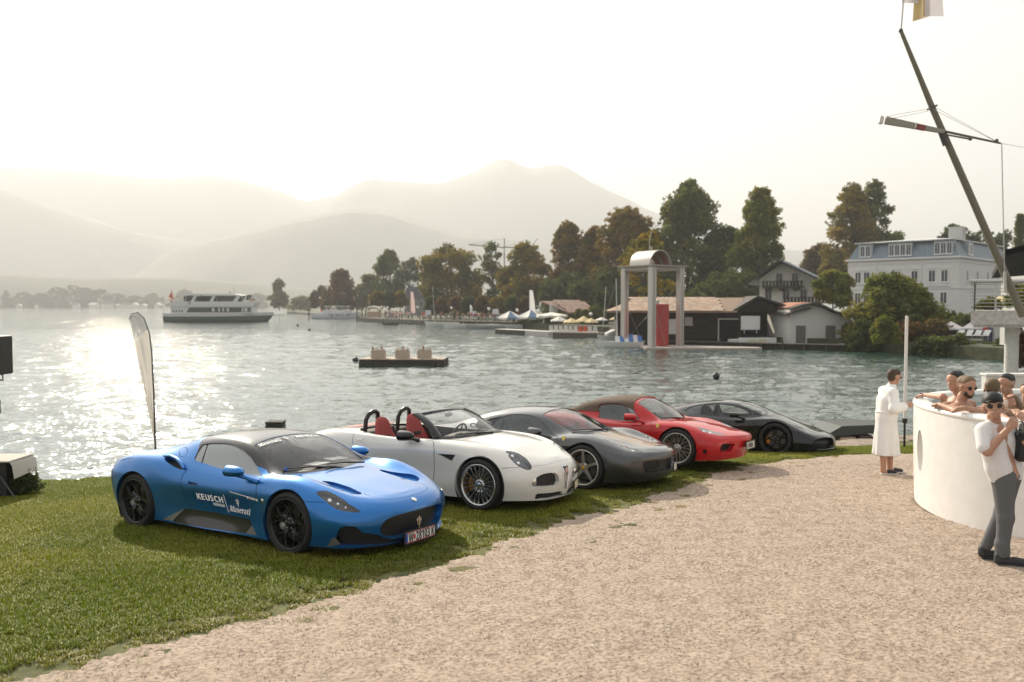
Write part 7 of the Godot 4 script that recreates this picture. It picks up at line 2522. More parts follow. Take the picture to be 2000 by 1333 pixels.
func build_ships() -> void:
	var white:=mat(0.62,0.62,0.6,0.5)
	var green:=mat(0.07,0.10,0.085,0.5)
	var dark:=mat(0.035,0.038,0.036,0.15)
	var clear:=mat(0.35,0.36,0.34,0.1)
	var d:=206.0
	var s:=d/FOCAL
	var p:=at(424,628,d)
	p.y = WATER
	var o := thing("ferry", "two deck white passenger ferry with green hull under way on the lake", "ferry", p, 0.03)
	var L:=24.4
	var b:=Buf.new()
	var rim:=hull(b,L,5.6,1.35,0.4,0.9,0.9)
	put("hull", b, green, o)
	var k:=Buf.new()
	var rows:=[]
	for i in 15:
		rows.append(PackedVector3Array([rim[i][0]+Vector3(0,0.75,0),rim[i][0]+Vector3(0,0.0,-0.02),rim[i][1]+Vector3(0,0.0,0.02),rim[i][1]+Vector3(0,0.75,0)]))
	for i in 14:
		for j in [0,2]:
			k.quad(rows[i][j],rows[i][j+1],rows[i+1][j+1],rows[i+1][j])
	deck(k,rim,0,14,-0.05)
	put("bulwark", k, mat(0.5, 0.5, 0.49, 0.5), o)
	var c:=Buf.new()
	c.box(Vector3(-0.6,2.95,0),Vector3(19.6,1.9,4.6),Basis(),0.08)
	c.prism(pv([-11.3,3.7,9.4,3.7,9.9,4.9,7.4,4.95,-9.0,4.95,-11.7,4.3]),5.0,Transform3D(Basis(),Vector3(0,0,-2.5)))
	put("cabin", c, white, o)
	var wn:=Buf.new()
	wn.prism(pv([-6.6,2.35,-5.9,3.5,-0.7,3.5,-1.2,2.35]),0.05,Transform3D(Basis(),Vector3(0,0,2.3)))
	put("window", wn, dark, o)
	wn = Buf.new()
	wn.prism(pv([-1.9,2.35,-1.4,3.5,6.6,3.5,6.6,2.35]),0.05,Transform3D(Basis(),Vector3(0,0,2.305)))
	var w2 := put("window", wn, dark, o)
	for e in [[-0.2,0.55],[1.2,0.35],[2.2,0.35],[3.3,0.5],[7.6,0.6]]:
		var g:=Buf.new()
		g.box(Vector3(e[0],2.95,2.37),Vector3(e[1],0.85,0.03))
		put("bright_pane", g, mat(0.6, 0.63, 0.64, 0.2), w2)
	for x in [-9.7,-9.0,-8.2,-7.6]:
		var g:=Buf.new()
		g.box(Vector3(x,2.65,2.32),Vector3(0.34,0.4,0.05))
		put("porthole", g, dark, o)
	wn = Buf.new()
	wn.box(Vector3(7.9,2.95,2.31),Vector3(1.9,1.15,0.05))
	put("window", wn, mat(0.12, 0.13, 0.12, 0.2), o)
	var r:=Buf.new()
	r.prism(pv([-9.0,6.6,-7.0,6.85,4.5,6.75,6.9,6.45,6.9,6.3,-9.2,6.45]),4.9,Transform3D(Basis(),Vector3(0,0,-2.45)))
	put("roof", r, mat(0.68, 0.68, 0.66, 0.4), o)
	for e in [[-4.9,0.65],[-0.4,0.65],[5.4,0.9]]:
		for z in [-2.3,2.2]:
			var q:=Buf.new()
			q.prism(PackedVector2Array([Vector2(e[0] - e[1],4.9),Vector2(e[0]+0.1,4.9),Vector2(e[0]+e[1]+0.3,6.5),Vector2(e[0] - 0.1+0.3,6.5)]),0.12,Transform3D(Basis(),Vector3(0,0,z)))
			put("pillar", q, white, o)
	var gl:=Buf.new()
	gl.prism(pv([1.6,5.0,1.8,6.4,5.6,6.4,4.6,5.0]),0.05,Transform3D(Basis(),Vector3(0,0,2.25)))
	gl.prism(pv([-6.9,5.0,-6.4,6.4,-4.4,6.4,-5.2,5.0]),0.05,Transform3D(Basis(),Vector3(0,0,2.25)))
	gl.box(Vector3(-1.8,5.65,-2.2),Vector3(14,1.3,0.05))
	put("upper_window", gl, dark, o)
	var rl:=Buf.new()
	rl.bar(Vector3(-11.2,5.35,2.4),Vector3(-6.6,5.35,2.4),0.04,4)
	for i in 6:
		rl.bar(Vector3(-11.2+i*0.9,4.4,2.4),Vector3(-11.2+i*0.9,6.5 if i>2 else 5.35,2.4),0.04,4)
	put("railing", rl, mat(0.5, 0.5, 0.48, 0.4), o)
	var wing:=Buf.new()
	wing.prism(pv([6.7,6.3,8.2,6.6,8.2,6.35,7.6,5.2,7.2,5.2,7.5,6.3]),2.4,Transform3D(Basis(),Vector3(0,0,-1.2)))
	put("bridge_visor", wing, mat(0.08, 0.085, 0.08, 0.5), o)
	var ant:=Buf.new()
	ant.bar(Vector3(4.2,6.6,0),Vector3(4.2,8.6,0),0.05,5)
	ant.ball(Vector3(3.2,7.2,0),Vector3(0.25,0.18,0.25),6,8)
	ant.bar(Vector3(3.2,6.6,0),Vector3(3.2,7.1,0),0.05,5)
	put("mast", ant, mat(0.1, 0.1, 0.1, 0.5), o)
	var ring_:=Buf.new()
	var rp:=[]
	for i in 13:
		rp.append(Vector3(-5.8+cos(TAU*i/12)*0.26,4.55+sin(TAU*i/12)*0.26,2.55))
	ring_.tube(rp,[0.06],6,false)
	put("life_ring", ring_, mat(0.12, 0.1, 0.09, 0.6), o)
	var fl:=Buf.new()
	fl.bar(Vector3(-10.9,4.3,0),Vector3(-11.0,8.2,0),0.05,5)
	var fs := put("flag_staff", fl, mat(0.4, 0.4, 0.4, 0.5), o)
	for e in 3:
		var q:=Buf.new()
		q.tri(Vector3(-11.0,8.0 - e*0.8,0),Vector3(-11.0,7.2 - e*0.8,0),Vector3(-10.4+e*0.25,6.4 - e*0.6,0.25))
		q.tri(Vector3(-11.0,7.2 - e*0.8,0),Vector3(-11.7 - e*0.3,6.0 - e*0.45,-0.1),Vector3(-10.5,5.8 - e*0.3,0.2))
		put("flag", q, [mat(0.5, 0.03, 0.02, 0.7), mat(0.7, 0.6, 0.5, 0.7), mat(0.5, 0.03, 0.02, 0.7)][e], fs)
	for i in 8:
		var ps:=figure(i+40)
		ps.name = numbered("passenger")
		add_child(ps)
		var local:=Vector3([-10.6,-9.9,-9.2,8.4,8.8,9.2,-3.2,0.4][i],4.25 if i<3 else (4.1 if i<6 else 4.95),[0.9,-0.5,1.5,0.8,-0.2,1.2,1.4,1.2][i])
		ps.position = o.transform*local
		tag(ps, "tiny passenger standing on the white ferry's upper deck", "person", "passengers on the ferry")
	d = 252.0
	p = at(655,620,d)
	p.y = WATER
	o = thing("passenger_boat", "white passenger boat with dark lettering moored at the pier", "boat", p, 0.0)
	b = Buf.new()
	rim = hull(b,13.5,3.4,1.7,0.3,0.95,0.9)
	put("hull", b, mat(0.6, 0.61, 0.64, 0.5), o)
	k = Buf.new()
	deck(k,rim,0,14,0.03)
	put("deck", k, mat(0.55, 0.55, 0.55, 0.6), o)
	c = Buf.new()
	c.prism(pv([-3.8,1.6,5.6,1.6,5.0,2.5,-3.2,2.6]),2.8,Transform3D(Basis(),Vector3(0,0,-1.4)))
	put("cabin", c, mat(0.58, 0.58, 0.6, 0.5), o)
	r = Buf.new()
	r.box(Vector3(0.6,3.75,0),Vector3(7.4,0.14,2.9),Basis(),0.05)
	for x in [-2.8,-1.2,0.4,2.0,3.9]:
		for z in [-1.2,1.2]:
			r.bar(Vector3(x,2.5,z),Vector3(x,3.7,z),0.06,4)
	put("roof", r, mat(0.65, 0.64, 0.58, 0.5), o)
	for x in [-0.2,0.8,2.6,3.8]:
		var g:=Buf.new()
		g.box(Vector3(x,3.0,1.1),Vector3(0.8,0.5,0.06))
		put("window", g, mat(0.2, 0.2, 0.2, 0.3), o)
	strokes(o, "hull_lettering", Transform3D(Basis(), Vector3(2.6, 1.2, 1.78)), Vector2(4.6, 0.8), 9, mat(0.16, 0.16, 0.19, 0.6), 8)
	strokes(o, "hull_lettering", Transform3D(Basis(Vector3.BACK, -0.4), Vector3(-1.0, 1.2, 1.78)), Vector2(1.6, 0.9), 3, mat(0.16, 0.16, 0.19, 0.6), 9)
	fl = Buf.new()
	fl.bar(Vector3(-4.4,1.7,0),Vector3(-4.4,2.9,0),0.04,4)
	fl.quad(Vector3(-4.4,2.8,0),Vector3(-4.0,2.7,0),Vector3(-4.0,2.0,0.1),Vector3(-4.4,2.1,0))
	put("flag", fl, mat(0.5, 0.05, 0.05, 0.7), o)
func blob(bones: Array,cell: float,k: float,clips:=[]) -> Buf:
	var lo:=Vector3(99,99,99)
	var hi:=-lo
	for q in bones:
		var r:=maxf(q[2],q[3])+k+cell*2.0
		lo = lo.min(q[0] - Vector3.ONE*r).min(q[1] - Vector3.ONE*r)
		hi = hi.max(q[0]+Vector3.ONE*r).max(q[1]+Vector3.ONE*r)
	var nx:=int((hi.x - lo.x)/cell)+2
	var ny:=int((hi.y - lo.y)/cell)+2
	var nz:=int((hi.z - lo.z)/cell)+2
	var f:=PackedFloat32Array()
	f.resize(nx*ny*nz)
	f.fill(9.0)
	for q in bones:
		var a: Vector3 = q[0]
		var ba: Vector3 = q[1] - q[0]
		var ra: float = q[2]
		var rb: float = q[3]
		var bb:=maxf(ba.length_squared(),1e-9)
		var r:=maxf(ra,rb)+k+cell*1.6
		var l: Vector3 = (q[0].min(q[1]) - Vector3.ONE*r - lo)/cell
		var h: Vector3 = (q[0].max(q[1])+Vector3.ONE*r - lo)/cell
		for z in range(maxi(0,int(l.z)),mini(nz,int(h.z) + 1)):
			for y in range(maxi(0,int(l.y)),mini(ny,int(h.y) + 1)):
				var row:=(z*ny+y)*nx
				for x in range(maxi(0,int(l.x)),mini(nx,int(h.x) + 1)):
					var p:=lo+Vector3(x,y,z)*cell - a
					var u:=clampf(p.dot(ba)/bb,0.0,1.0)
					var d:=(p - ba*u).length() - lerpf(ra,rb,u)
					var e:=f[row+x]
					var m:=maxf(k - absf(d - e),0.0)/k
					f[row+x] = minf(d,e) - m*m*k*0.25
	for c in clips:
		for z in nz:
			for y in ny:
				for x in nx:
					var i:=(z*ny+y)*nx+x
					if f[i]<cell*2.0:
						f[i] = maxf(f[i],(lo+Vector3(x,y,z)*cell - c[0]).dot(c[1]))
	var at_:={}
	var v:=PackedVector3Array()
	var n:=PackedVector3Array()
	var off:=[0,1,nx,nx+1,nx*ny,nx*ny+1,nx*ny+nx,nx*ny+nx+1]
	var edges:=[[0,1],[2,3],[4,5],[6,7],[0,2],[1,3],[4,6],[5,7],[0,4],[1,5],[2,6],[3,7]]
	var lim:=cell*1.8
	for z in nz - 1:
		for y in ny - 1:
			for x in nx - 1:
				var i:=(z*ny+y)*nx+x
				if absf(f[i])>lim:
					continue
				var mask:=0
				for c in 8:
					if f[i+off[c]]<0.0:
						mask |= 1 << c
				if mask==0 or mask==255:
					continue
				var s:=Vector3.ZERO
				var cnt:=0
				for e in edges:
					var fa:=f[i+off[e[0]]]
					var fb:=f[i+off[e[1]]]
					if (fa<0.0) != (fb<0.0):
						var t:=fa/(fa - fb)
						var pa:=Vector3(e[0] & 1,(e[0] >> 1) & 1,e[0] >> 2)
						s+=pa.lerp(Vector3(e[1] & 1,(e[1] >> 1) & 1,e[1] >> 2),t)
						cnt+=1
				at_[i] = v.size()
				v.append(lo+(Vector3(x,y,z)+s/cnt)*cell)
				n.append(Vector3(f[i+1]+f[i+nx+1]+f[i+nx*ny+1]+f[i+nx*ny+nx+1] - f[i] - f[i+nx] - f[i+nx*ny] - f[i+nx*ny+nx],f[i+nx]+f[i+nx+1]+f[i+nx*ny+nx]+f[i+nx*ny+nx+1] - f[i] - f[i+1] - f[i+nx*ny] - f[i+nx*ny+1],f[i+nx*ny]+f[i+nx*ny+1]+f[i+nx*ny+nx]+f[i+nx*ny+nx+1] - f[i] - f[i+1] - f[i+nx] - f[i+nx+1]).normalized())
	var b:=Buf.new()
	var steps_:=[1,nx,nx*ny]
	for i in at_:
		for ax in 3:
			if (f[i]<0.0)==(f[i+steps_[ax]]<0.0):
				continue
			var u: int = steps_[(ax+1) % 3]
			var w: int = steps_[(ax+2) % 3]
			if at_.has(i - u) and at_.has(i - w) and at_.has(i - u - w):
				var q:=[at_[i],at_[i - u],at_[i - u - w],at_[i - w]]
				b.quad_n(v[q[0]],v[q[1]],v[q[2]],v[q[3]],n[q[0]],n[q[1]],n[q[2]],n[q[3]])
	return b
func head_bones(c: Vector3,f: Vector3,u: Vector3) -> Array:
	var s:=f.cross(u).normalized()
	return [[c+u*0.03 - f*0.035,c+u*0.035+f*0.02,0.088,0.084],[c+f*0.03,c+f*0.05 - u*0.06,0.07,0.05],[c+f*0.055 - u*0.085,c+f*0.06 - u*0.095,0.04,0.032],[c+f*0.085+u*0.012,c+f*0.107 - u*0.028,0.010,0.016],[c+f*0.088 - u*0.062+s*0.012,c+f*0.088 - u*0.062 - s*0.012,0.010,0.010],[c+s*0.082,c+s*0.088 - u*0.035,0.016,0.012],[c - s*0.082,c - s*0.088 - u*0.035,0.016,0.012],[c+f*0.075+u*0.032+s*0.03,c+f*0.075+u*0.03 - s*0.03,0.02,0.02],[c - u*0.05 - f*0.02,c - u*0.14 - f*0.03,0.052,0.055]]
func face_parts(o: Node3D,c: Vector3,f: Vector3,u: Vector3,shades: bool) -> void:
	var s:=f.cross(u).normalized()
	var t:=Basis(s,u,-f)
	if shades:
		var g:=Buf.new()
		for e in [-1.0,1.0]:
			g.ball(c+f*0.094+u*0.004+s*0.032*e,Vector3(0.036,0.027,0.010),6,10,t)
			g.bar(c+f*0.092+u*0.012+s*0.058*e,c - f*0.0+u*0.006+s*0.09*e,0.004,5)
		g.bar(c+f*0.1+u*0.01 - s*0.012,c+f*0.1+u*0.01+s*0.012,0.004,5)
		put("sunglasses", g, mat(0.008, 0.008, 0.009, 0.08), o)
	else:
		for e in [-1.0,1.0]:
			var k:=Buf.new()
			k.ball(c+f*0.083+u*0.004+s*0.032*e,Vector3(0.014,0.009,0.006),5,8,t)
			put("eye", k, mat(0.3, 0.28, 0.26, 0.2), o)
	var m:=Buf.new()
	m.ball(c+f*0.097 - u*0.062,Vector3(0.022,0.006,0.004),5,8,t)
	put("mouth", m, mat(0.28, 0.09, 0.075, 0.5), o)
func hair(o: Node3D,c: Vector3,f: Vector3,u: Vector3,m: Material,extra:=[]) -> void:
	var b:=[[c+u*0.045 - f*0.045,c+u*0.055+f*0.015,0.088,0.084],[c - f*0.055 - u*0.02,c - f*0.06 - u*0.05,0.07,0.05]]
	b.append_array(extra)
	put("hair", blob(b, 0.009, 0.03, [[c + f * 0.045 + u * 0.045, (f - u * 0.55).normalized()], [c - u * 0.075, -u]]), m, o)
func hand(b: Buf,w: Vector3,d: Vector3,p: Vector3,curl: float,thumb:=1.0) -> void:
	d = d.normalized()
	p = (p - d*p.dot(d)).normalized()
	var s:=d.cross(p)*thumb
	var bones:=[[w,w+d*0.03,0.027,0.026]]
	for i in 4:
		var e:=(i - 1.5)*0.019
		bones.append([w+d*0.03+s*e*0.8,w+d*0.085+s*e,0.017,0.012])
		var l:=[0.062,0.075,0.07,0.055][i] as float
		var k:=w+d*0.09+s*e
		var d1:=(d*cos(curl)+p*sin(curl)).normalized()
		var d2:=(d*cos(curl*2.1)+p*sin(curl*2.1)).normalized()
		bones.append([k,k+d1*l*0.55,0.0095,0.0088])
		bones.append([k+d1*l*0.55,k+d1*l*0.55+d2*l*0.5,0.0088,0.0075])
	var t0:=w+d*0.025 - s*0.025
	bones.append([t0,t0 - s*0.022+d*0.03+p*0.012,0.015,0.011])
	bones.append([t0 - s*0.022+d*0.03+p*0.012,t0 - s*0.022+d*0.055+p*(0.02+0.02*curl),0.011,0.009])
	b.add(blob(bones,0.005,0.008))
func shoe(o: Node3D,called: String,heel: Vector3,toe: Vector3,m: Material,sole: Material) -> void:
	var d:=(toe - heel).normalized()
	var l:=heel.distance_to(toe)
	put(called,blob([[heel+Vector3(0,0.045,0),heel+Vector3(0,0.085,0),0.042,0.045],[heel+Vector3(0,0.042,0),toe - d*0.04+Vector3(0,0.032,0),0.042,0.036],[heel+d*l*0.55+Vector3(0,0.04,0),toe - d*0.035+Vector3(0,0.035,0),0.044,0.034]],0.01,0.02,[[heel+Vector3(0,0.014,0),Vector3.DOWN]]),m,o)
	var k:=Buf.new()
	k.box((heel+toe)*0.5+Vector3(0,0.008,0),Vector3(l+0.05,0.018,0.09),Basis(d,Vector3.UP,d.cross(Vector3.UP)),0.008)
	put("sole", k, sole, o)
func build_people() -> void:
	var skin:=StandardMaterial3D.new()
	skin.albedo_color = lin(0.42,0.235,0.16)
	skin.roughness = 0.55
	skin.subsurf_scatter_enabled = true
	skin.subsurf_scatter_strength = 0.1
	var black:=mat(0.012,0.012,0.013,0.6)
	var brown:=mat(0.05,0.028,0.016,0.7)
	var p:=at(1733,931,14.0)
	p.y = ground_y(p.x,p.z)+0.005
	var o := thing("person", "man in long white bathrobe and black slippers standing by the thin white pole", "person", p)
	var hc:=Vector3(0.09,1.615,0.0)
	var f:=Vector3(0.93,-0.12,-0.35).normalized()
	var u:=Vector3(0.12,0.99,0.0)
	u = (u - f*u.dot(f)).normalized()
	var body:=blob([[Vector3(-0.10,0.06,0.07),Vector3(-0.10,0.42,0.08),0.042,0.062],[Vector3(0.07,0.06,-0.06),Vector3(0.07,0.42,-0.06),0.042,0.062],[Vector3(-0.10,0.42,0.08),Vector3(-0.05,0.85,0.08),0.065,0.085],[Vector3(0.07,0.42,-0.06),Vector3(0.0,0.85,-0.06),0.065,0.085],[Vector3(-0.03,0.9,0.0),Vector3(0.0,1.3,0.0),0.10,0.10],[Vector3(0.02,1.32,0.0),Vector3(0.055,1.5,0),0.1,0.058],[Vector3(0.10,1.12,0.20),Vector3(0.27,1.165,0.1),0.042,0.03],[Vector3(-0.1,0.04,0.07),Vector3(0.05,0.03,0.09),0.036,0.03],[Vector3(0.07,0.04,-0.06),Vector3(0.22,0.03,-0.05),0.036,0.03],[Vector3(0.1,1.0,-0.2),Vector3(0.17,0.86,-0.14),0.042,0.032]],0.013,0.03)
	body.add(blob(head_bones(hc,f,u),0.006,0.02))
	hand(body,Vector3(0.27,1.165,0.1),Vector3(0.9,0.1,-0.3),Vector3(0,-0.4,-1),0.7)
	hand(body,Vector3(0.17,0.86,-0.14),Vector3(0.2,-1,0.1),Vector3(-1,0,0),0.4,-1.0)
	put("body", body, skin, o)
	hair(o,hc,f,u,brown)
	face_parts(o,hc,f,u,true)
	var robe:=grain(Color(0.74,0.735,0.73),Color(0.80,0.795,0.79),0.12,0.95,0.25,71,0.05)
	robe.rim_enabled = true
	robe.rim = 0.4
	var folds:=[[Vector3(-0.01,1.36,0.15),Vector3(-0.01,1.36,-0.15),0.09,0.09],[Vector3(-0.01,1.22,0.06),Vector3(-0.03,0.95,0.05),0.155,0.15],[Vector3(-0.01,1.22,-0.06),Vector3(-0.03,0.95,-0.05),0.155,0.15],[Vector3(0.0,1.38,0.02),Vector3(0.045,1.45,0.0),0.11,0.08]]
	for i in 9:
		var a:=TAU*i/9
		folds.append([Vector3(-0.03+cos(a)*0.07,0.98,sin(a)*0.08),Vector3(-0.02+cos(a)*0.15,0.3,sin(a)*0.15),0.085,0.058+0.018*(i % 2)])
	folds.append_array([[Vector3(0.0,1.36,0.18),Vector3(-0.02,1.12,0.25),0.08,0.08],[Vector3(-0.02,1.12,0.27),Vector3(0.15,1.14,0.2),0.085,0.075],[Vector3(0.0,1.36,-0.18),Vector3(0.04,1.12,-0.24),0.08,0.075],[Vector3(0.04,1.12,-0.25),Vector3(0.12,1.0,-0.2),0.08,0.075]])
	put("bathrobe", blob(folds, 0.014, 0.035, [[Vector3(0, 0.32, 0), Vector3.DOWN]]), robe, o)
	var belt:=Buf.new()
	var bp:=[]
	for i in 19:
		var a:=TAU*i/18
		bp.append(Vector3(-0.02+cos(a)*0.158,1.03+0.012*sin(a*3.0),sin(a)*0.2))
	belt.tube(bp,[0.022],6,false)
	put("belt", belt, robe, o)
	for e in [[Vector3(-0.14,0.0,0.07),Vector3(0.13,0.0,0.1)],[Vector3(0.03,0.0,-0.06),Vector3(0.30,0.0,-0.05)]]:
		var d: Vector3 = (e[1] - e[0]).normalized()
		var sl:=Buf.new()
		sl.box((e[0]+e[1])*0.5+Vector3(0,0.01,0),Vector3(0.28,0.02,0.1),Basis(d,Vector3.UP,d.cross(Vector3.UP)),0.008)
		var so := put("slipper", sl, mat(0.6, 0.6, 0.58, 0.7), o)
		put("slipper_strap", blob([[e[0] + d * 0.13 + Vector3(0, 0.04, 0), e[1] - d * 0.05 + Vector3(0, 0.03, 0), 0.045, 0.04]], 0.01, 0.01, [[Vector3(0, 0.02, 0), Vector3.DOWN]]), black, so)
	p = at(1948,1098,8.3)
	p.y = ground_y(p.x,p.z)+0.005
	o = thing("person", "man in white t-shirt, grey trousers and black cap raising one hand before the white tub", "person", p)
	hc = Vector3(-0.095,1.555,0.04)
	f = Vector3(-0.38,0.12,0.9).normalized()
	u = Vector3(-0.1,0.98,-0.05)
	u = (u - f*u.dot(f)).normalized()
	body = blob([[Vector3(-0.06,1.36,0.0),Vector3(-0.085,1.46,0.02),0.066,0.056],[Vector3(-0.06,1.3,0),Vector3(0.06,0.88,0),0.11,0.12],[Vector3(-0.2,1.31,0.06),Vector3(-0.215,1.13,0.16),0.056,0.046],[Vector3(-0.215,1.13,0.16),Vector3(-0.055,1.36,0.23),0.045,0.03],[Vector3(0.1,1.3,-0.06),Vector3(0.2,1.08,-0.1),0.056,0.046],[Vector3(0.2,1.08,-0.1),Vector3(0.225,1.17,0.08),0.045,0.03]],0.012,0.025)
	body.add(blob(head_bones(hc,f,u),0.006,0.02))
	hand(body,Vector3(-0.055,1.36,0.23),Vector3(0.45,0.85,0.1),Vector3(0.3,-0.2,-1),0.75)
	hand(body,Vector3(0.225,1.17,0.08),Vector3(-0.3,0.4,0.7),Vector3(-1,0,0),0.7,-1.0)
	put("body", body, skin, o)
	put("hair", blob([[hc - f * 0.05, hc - f * 0.055 - u * 0.03, 0.082, 0.07]], 0.01, 0.02, [[hc + f * 0.0, f], [hc - u * 0.06, -u]]), brown, o)
	face_parts(o,hc,f,u,true)
	var cap:=blob([[hc+u*0.05 - f*0.04,hc+u*0.055+f*0.02,0.096,0.09]],0.009,0.02,[[hc+u*0.035,(-u - f*0.12).normalized()]])
	var sd:=f.cross(u).normalized()
	var peak:=[]
	for i in 7:
		var e:=(i - 3)/3.0
		peak.append(PackedVector3Array([hc+u*0.055+f*(0.075 - 0.02*e*e)+sd*e*0.075,hc+u*(0.062 - 0.012*e*e)+f*(0.175 - 0.06*e*e)+sd*e*0.075,hc+u*(0.054 - 0.012*e*e)+f*(0.172 - 0.06*e*e)+sd*e*0.075]))
	cap.skin(peak)
	put("cap", cap, black, o)
	var shirt:=grain(Color(0.66,0.645,0.65),Color(0.72,0.705,0.71),0.2,0.9,0.12,72)
	put("t_shirt", blob([[Vector3(-0.16, 1.315, 0.03), Vector3(0.06, 1.315, -0.03), 0.085, 0.085], [Vector3(-0.1, 1.2, 0.03), Vector3(-0.03, 0.95, 0.035), 0.12, 0.115], [Vector3(0.04, 1.2, -0.02), Vector3(0.13, 0.95, -0.03), 0.12, 0.105], [Vector3(-0.06, 1.32, 0), Vector3(-0.075, 1.39, 0.01), 0.09, 0.065], [Vector3(-0.03, 0.95, 0.03), Vector3(0.0, 0.84, 0.04), 0.118, 0.112], [Vector3(0.12, 0.95, -0.03), Vector3(0.13, 0.84, -0.03), 0.108, 0.104], [Vector3(-0.19, 1.31, 0.05), Vector3(-0.222, 1.17, 0.13), 0.08, 0.074], [Vector3(0.09, 1.31, -0.05), Vector3(0.175, 1.14, -0.09), 0.08, 0.074]], 0.011, 0.035, [[Vector3(0, 0.81, 0), Vector3(0.1, -1, 0).normalized()]]), shirt, o)
	var tro:=grain(Color(0.085,0.088,0.092),Color(0.14,0.143,0.148),0.1,0.9,0.15,73,0.05)
	put("trousers", blob([[Vector3(0.0, 0.87, 0.05), Vector3(0.13, 0.87, -0.04), 0.11, 0.11], [Vector3(0.01, 0.8, 0.06), Vector3(0.02, 0.46, 0.09), 0.105, 0.076], [Vector3(0.02, 0.46, 0.09), Vector3(-0.015, 0.11, 0.1), 0.076, 0.056], [Vector3(0.13, 0.8, -0.06), Vector3(0.085, 0.47, -0.07), 0.105, 0.076], [Vector3(0.085, 0.47, -0.07), Vector3(-0.04, 0.13, -0.12), 0.076, 0.056], [Vector3(-0.02, 0.2, 0.1), Vector3(0.0, 0.12, 0.1), 0.062, 0.062]], 0.011, 0.03, [[Vector3(0, 0.075, 0), Vector3.DOWN]]), tro, o)
	shoe(o, "shoe", Vector3(-0.04, 0.0, 0.1), Vector3(0.21, 0.0, 0.16), mat(0.03, 0.03, 0.032, 0.7), mat(0.05, 0.05, 0.05, 0.8))
	shoe(o, "shoe", Vector3(-0.07, 0.0, -0.13), Vector3(0.17, 0.0, -0.1), mat(0.03, 0.03, 0.032, 0.7), mat(0.05, 0.05, 0.05, 0.8))
	var bag := thing("camera_bag", "black camera bag held by the man in the white t-shirt", "bag", p + Vector3(0.17, 0.98, 0.09))
	var bb:=Buf.new()
	bb.box(Vector3(0,0.19,0),Vector3(0.13,0.3,0.16),Basis(Vector3.BACK,-0.12),0.03)
	bb.box(Vector3(0.03,0.37,0),Vector3(0.09,0.1,0.12),Basis(Vector3.BACK,-0.12),0.02)
	put("bag_body", bb, black, bag)
	var bs:=Buf.new()
	bs.tube([Vector3(-0.06,0.3,0.02),Vector3(-0.1,0.42,0.03),Vector3(-0.04,0.44,0.04),Vector3(0.02,0.34,0.06)],[0.009],6)
	bs.tube([Vector3(0.05,0.04,0.05),Vector3(0.08,-0.12,0.06),Vector3(0.12,-0.14,0.06),Vector3(0.13,0.02,0.05)],[0.004],5)
	put("strap", bs, mat(0.1, 0.1, 0.1, 0.7), bag)
	bathers(skin,black,brown)
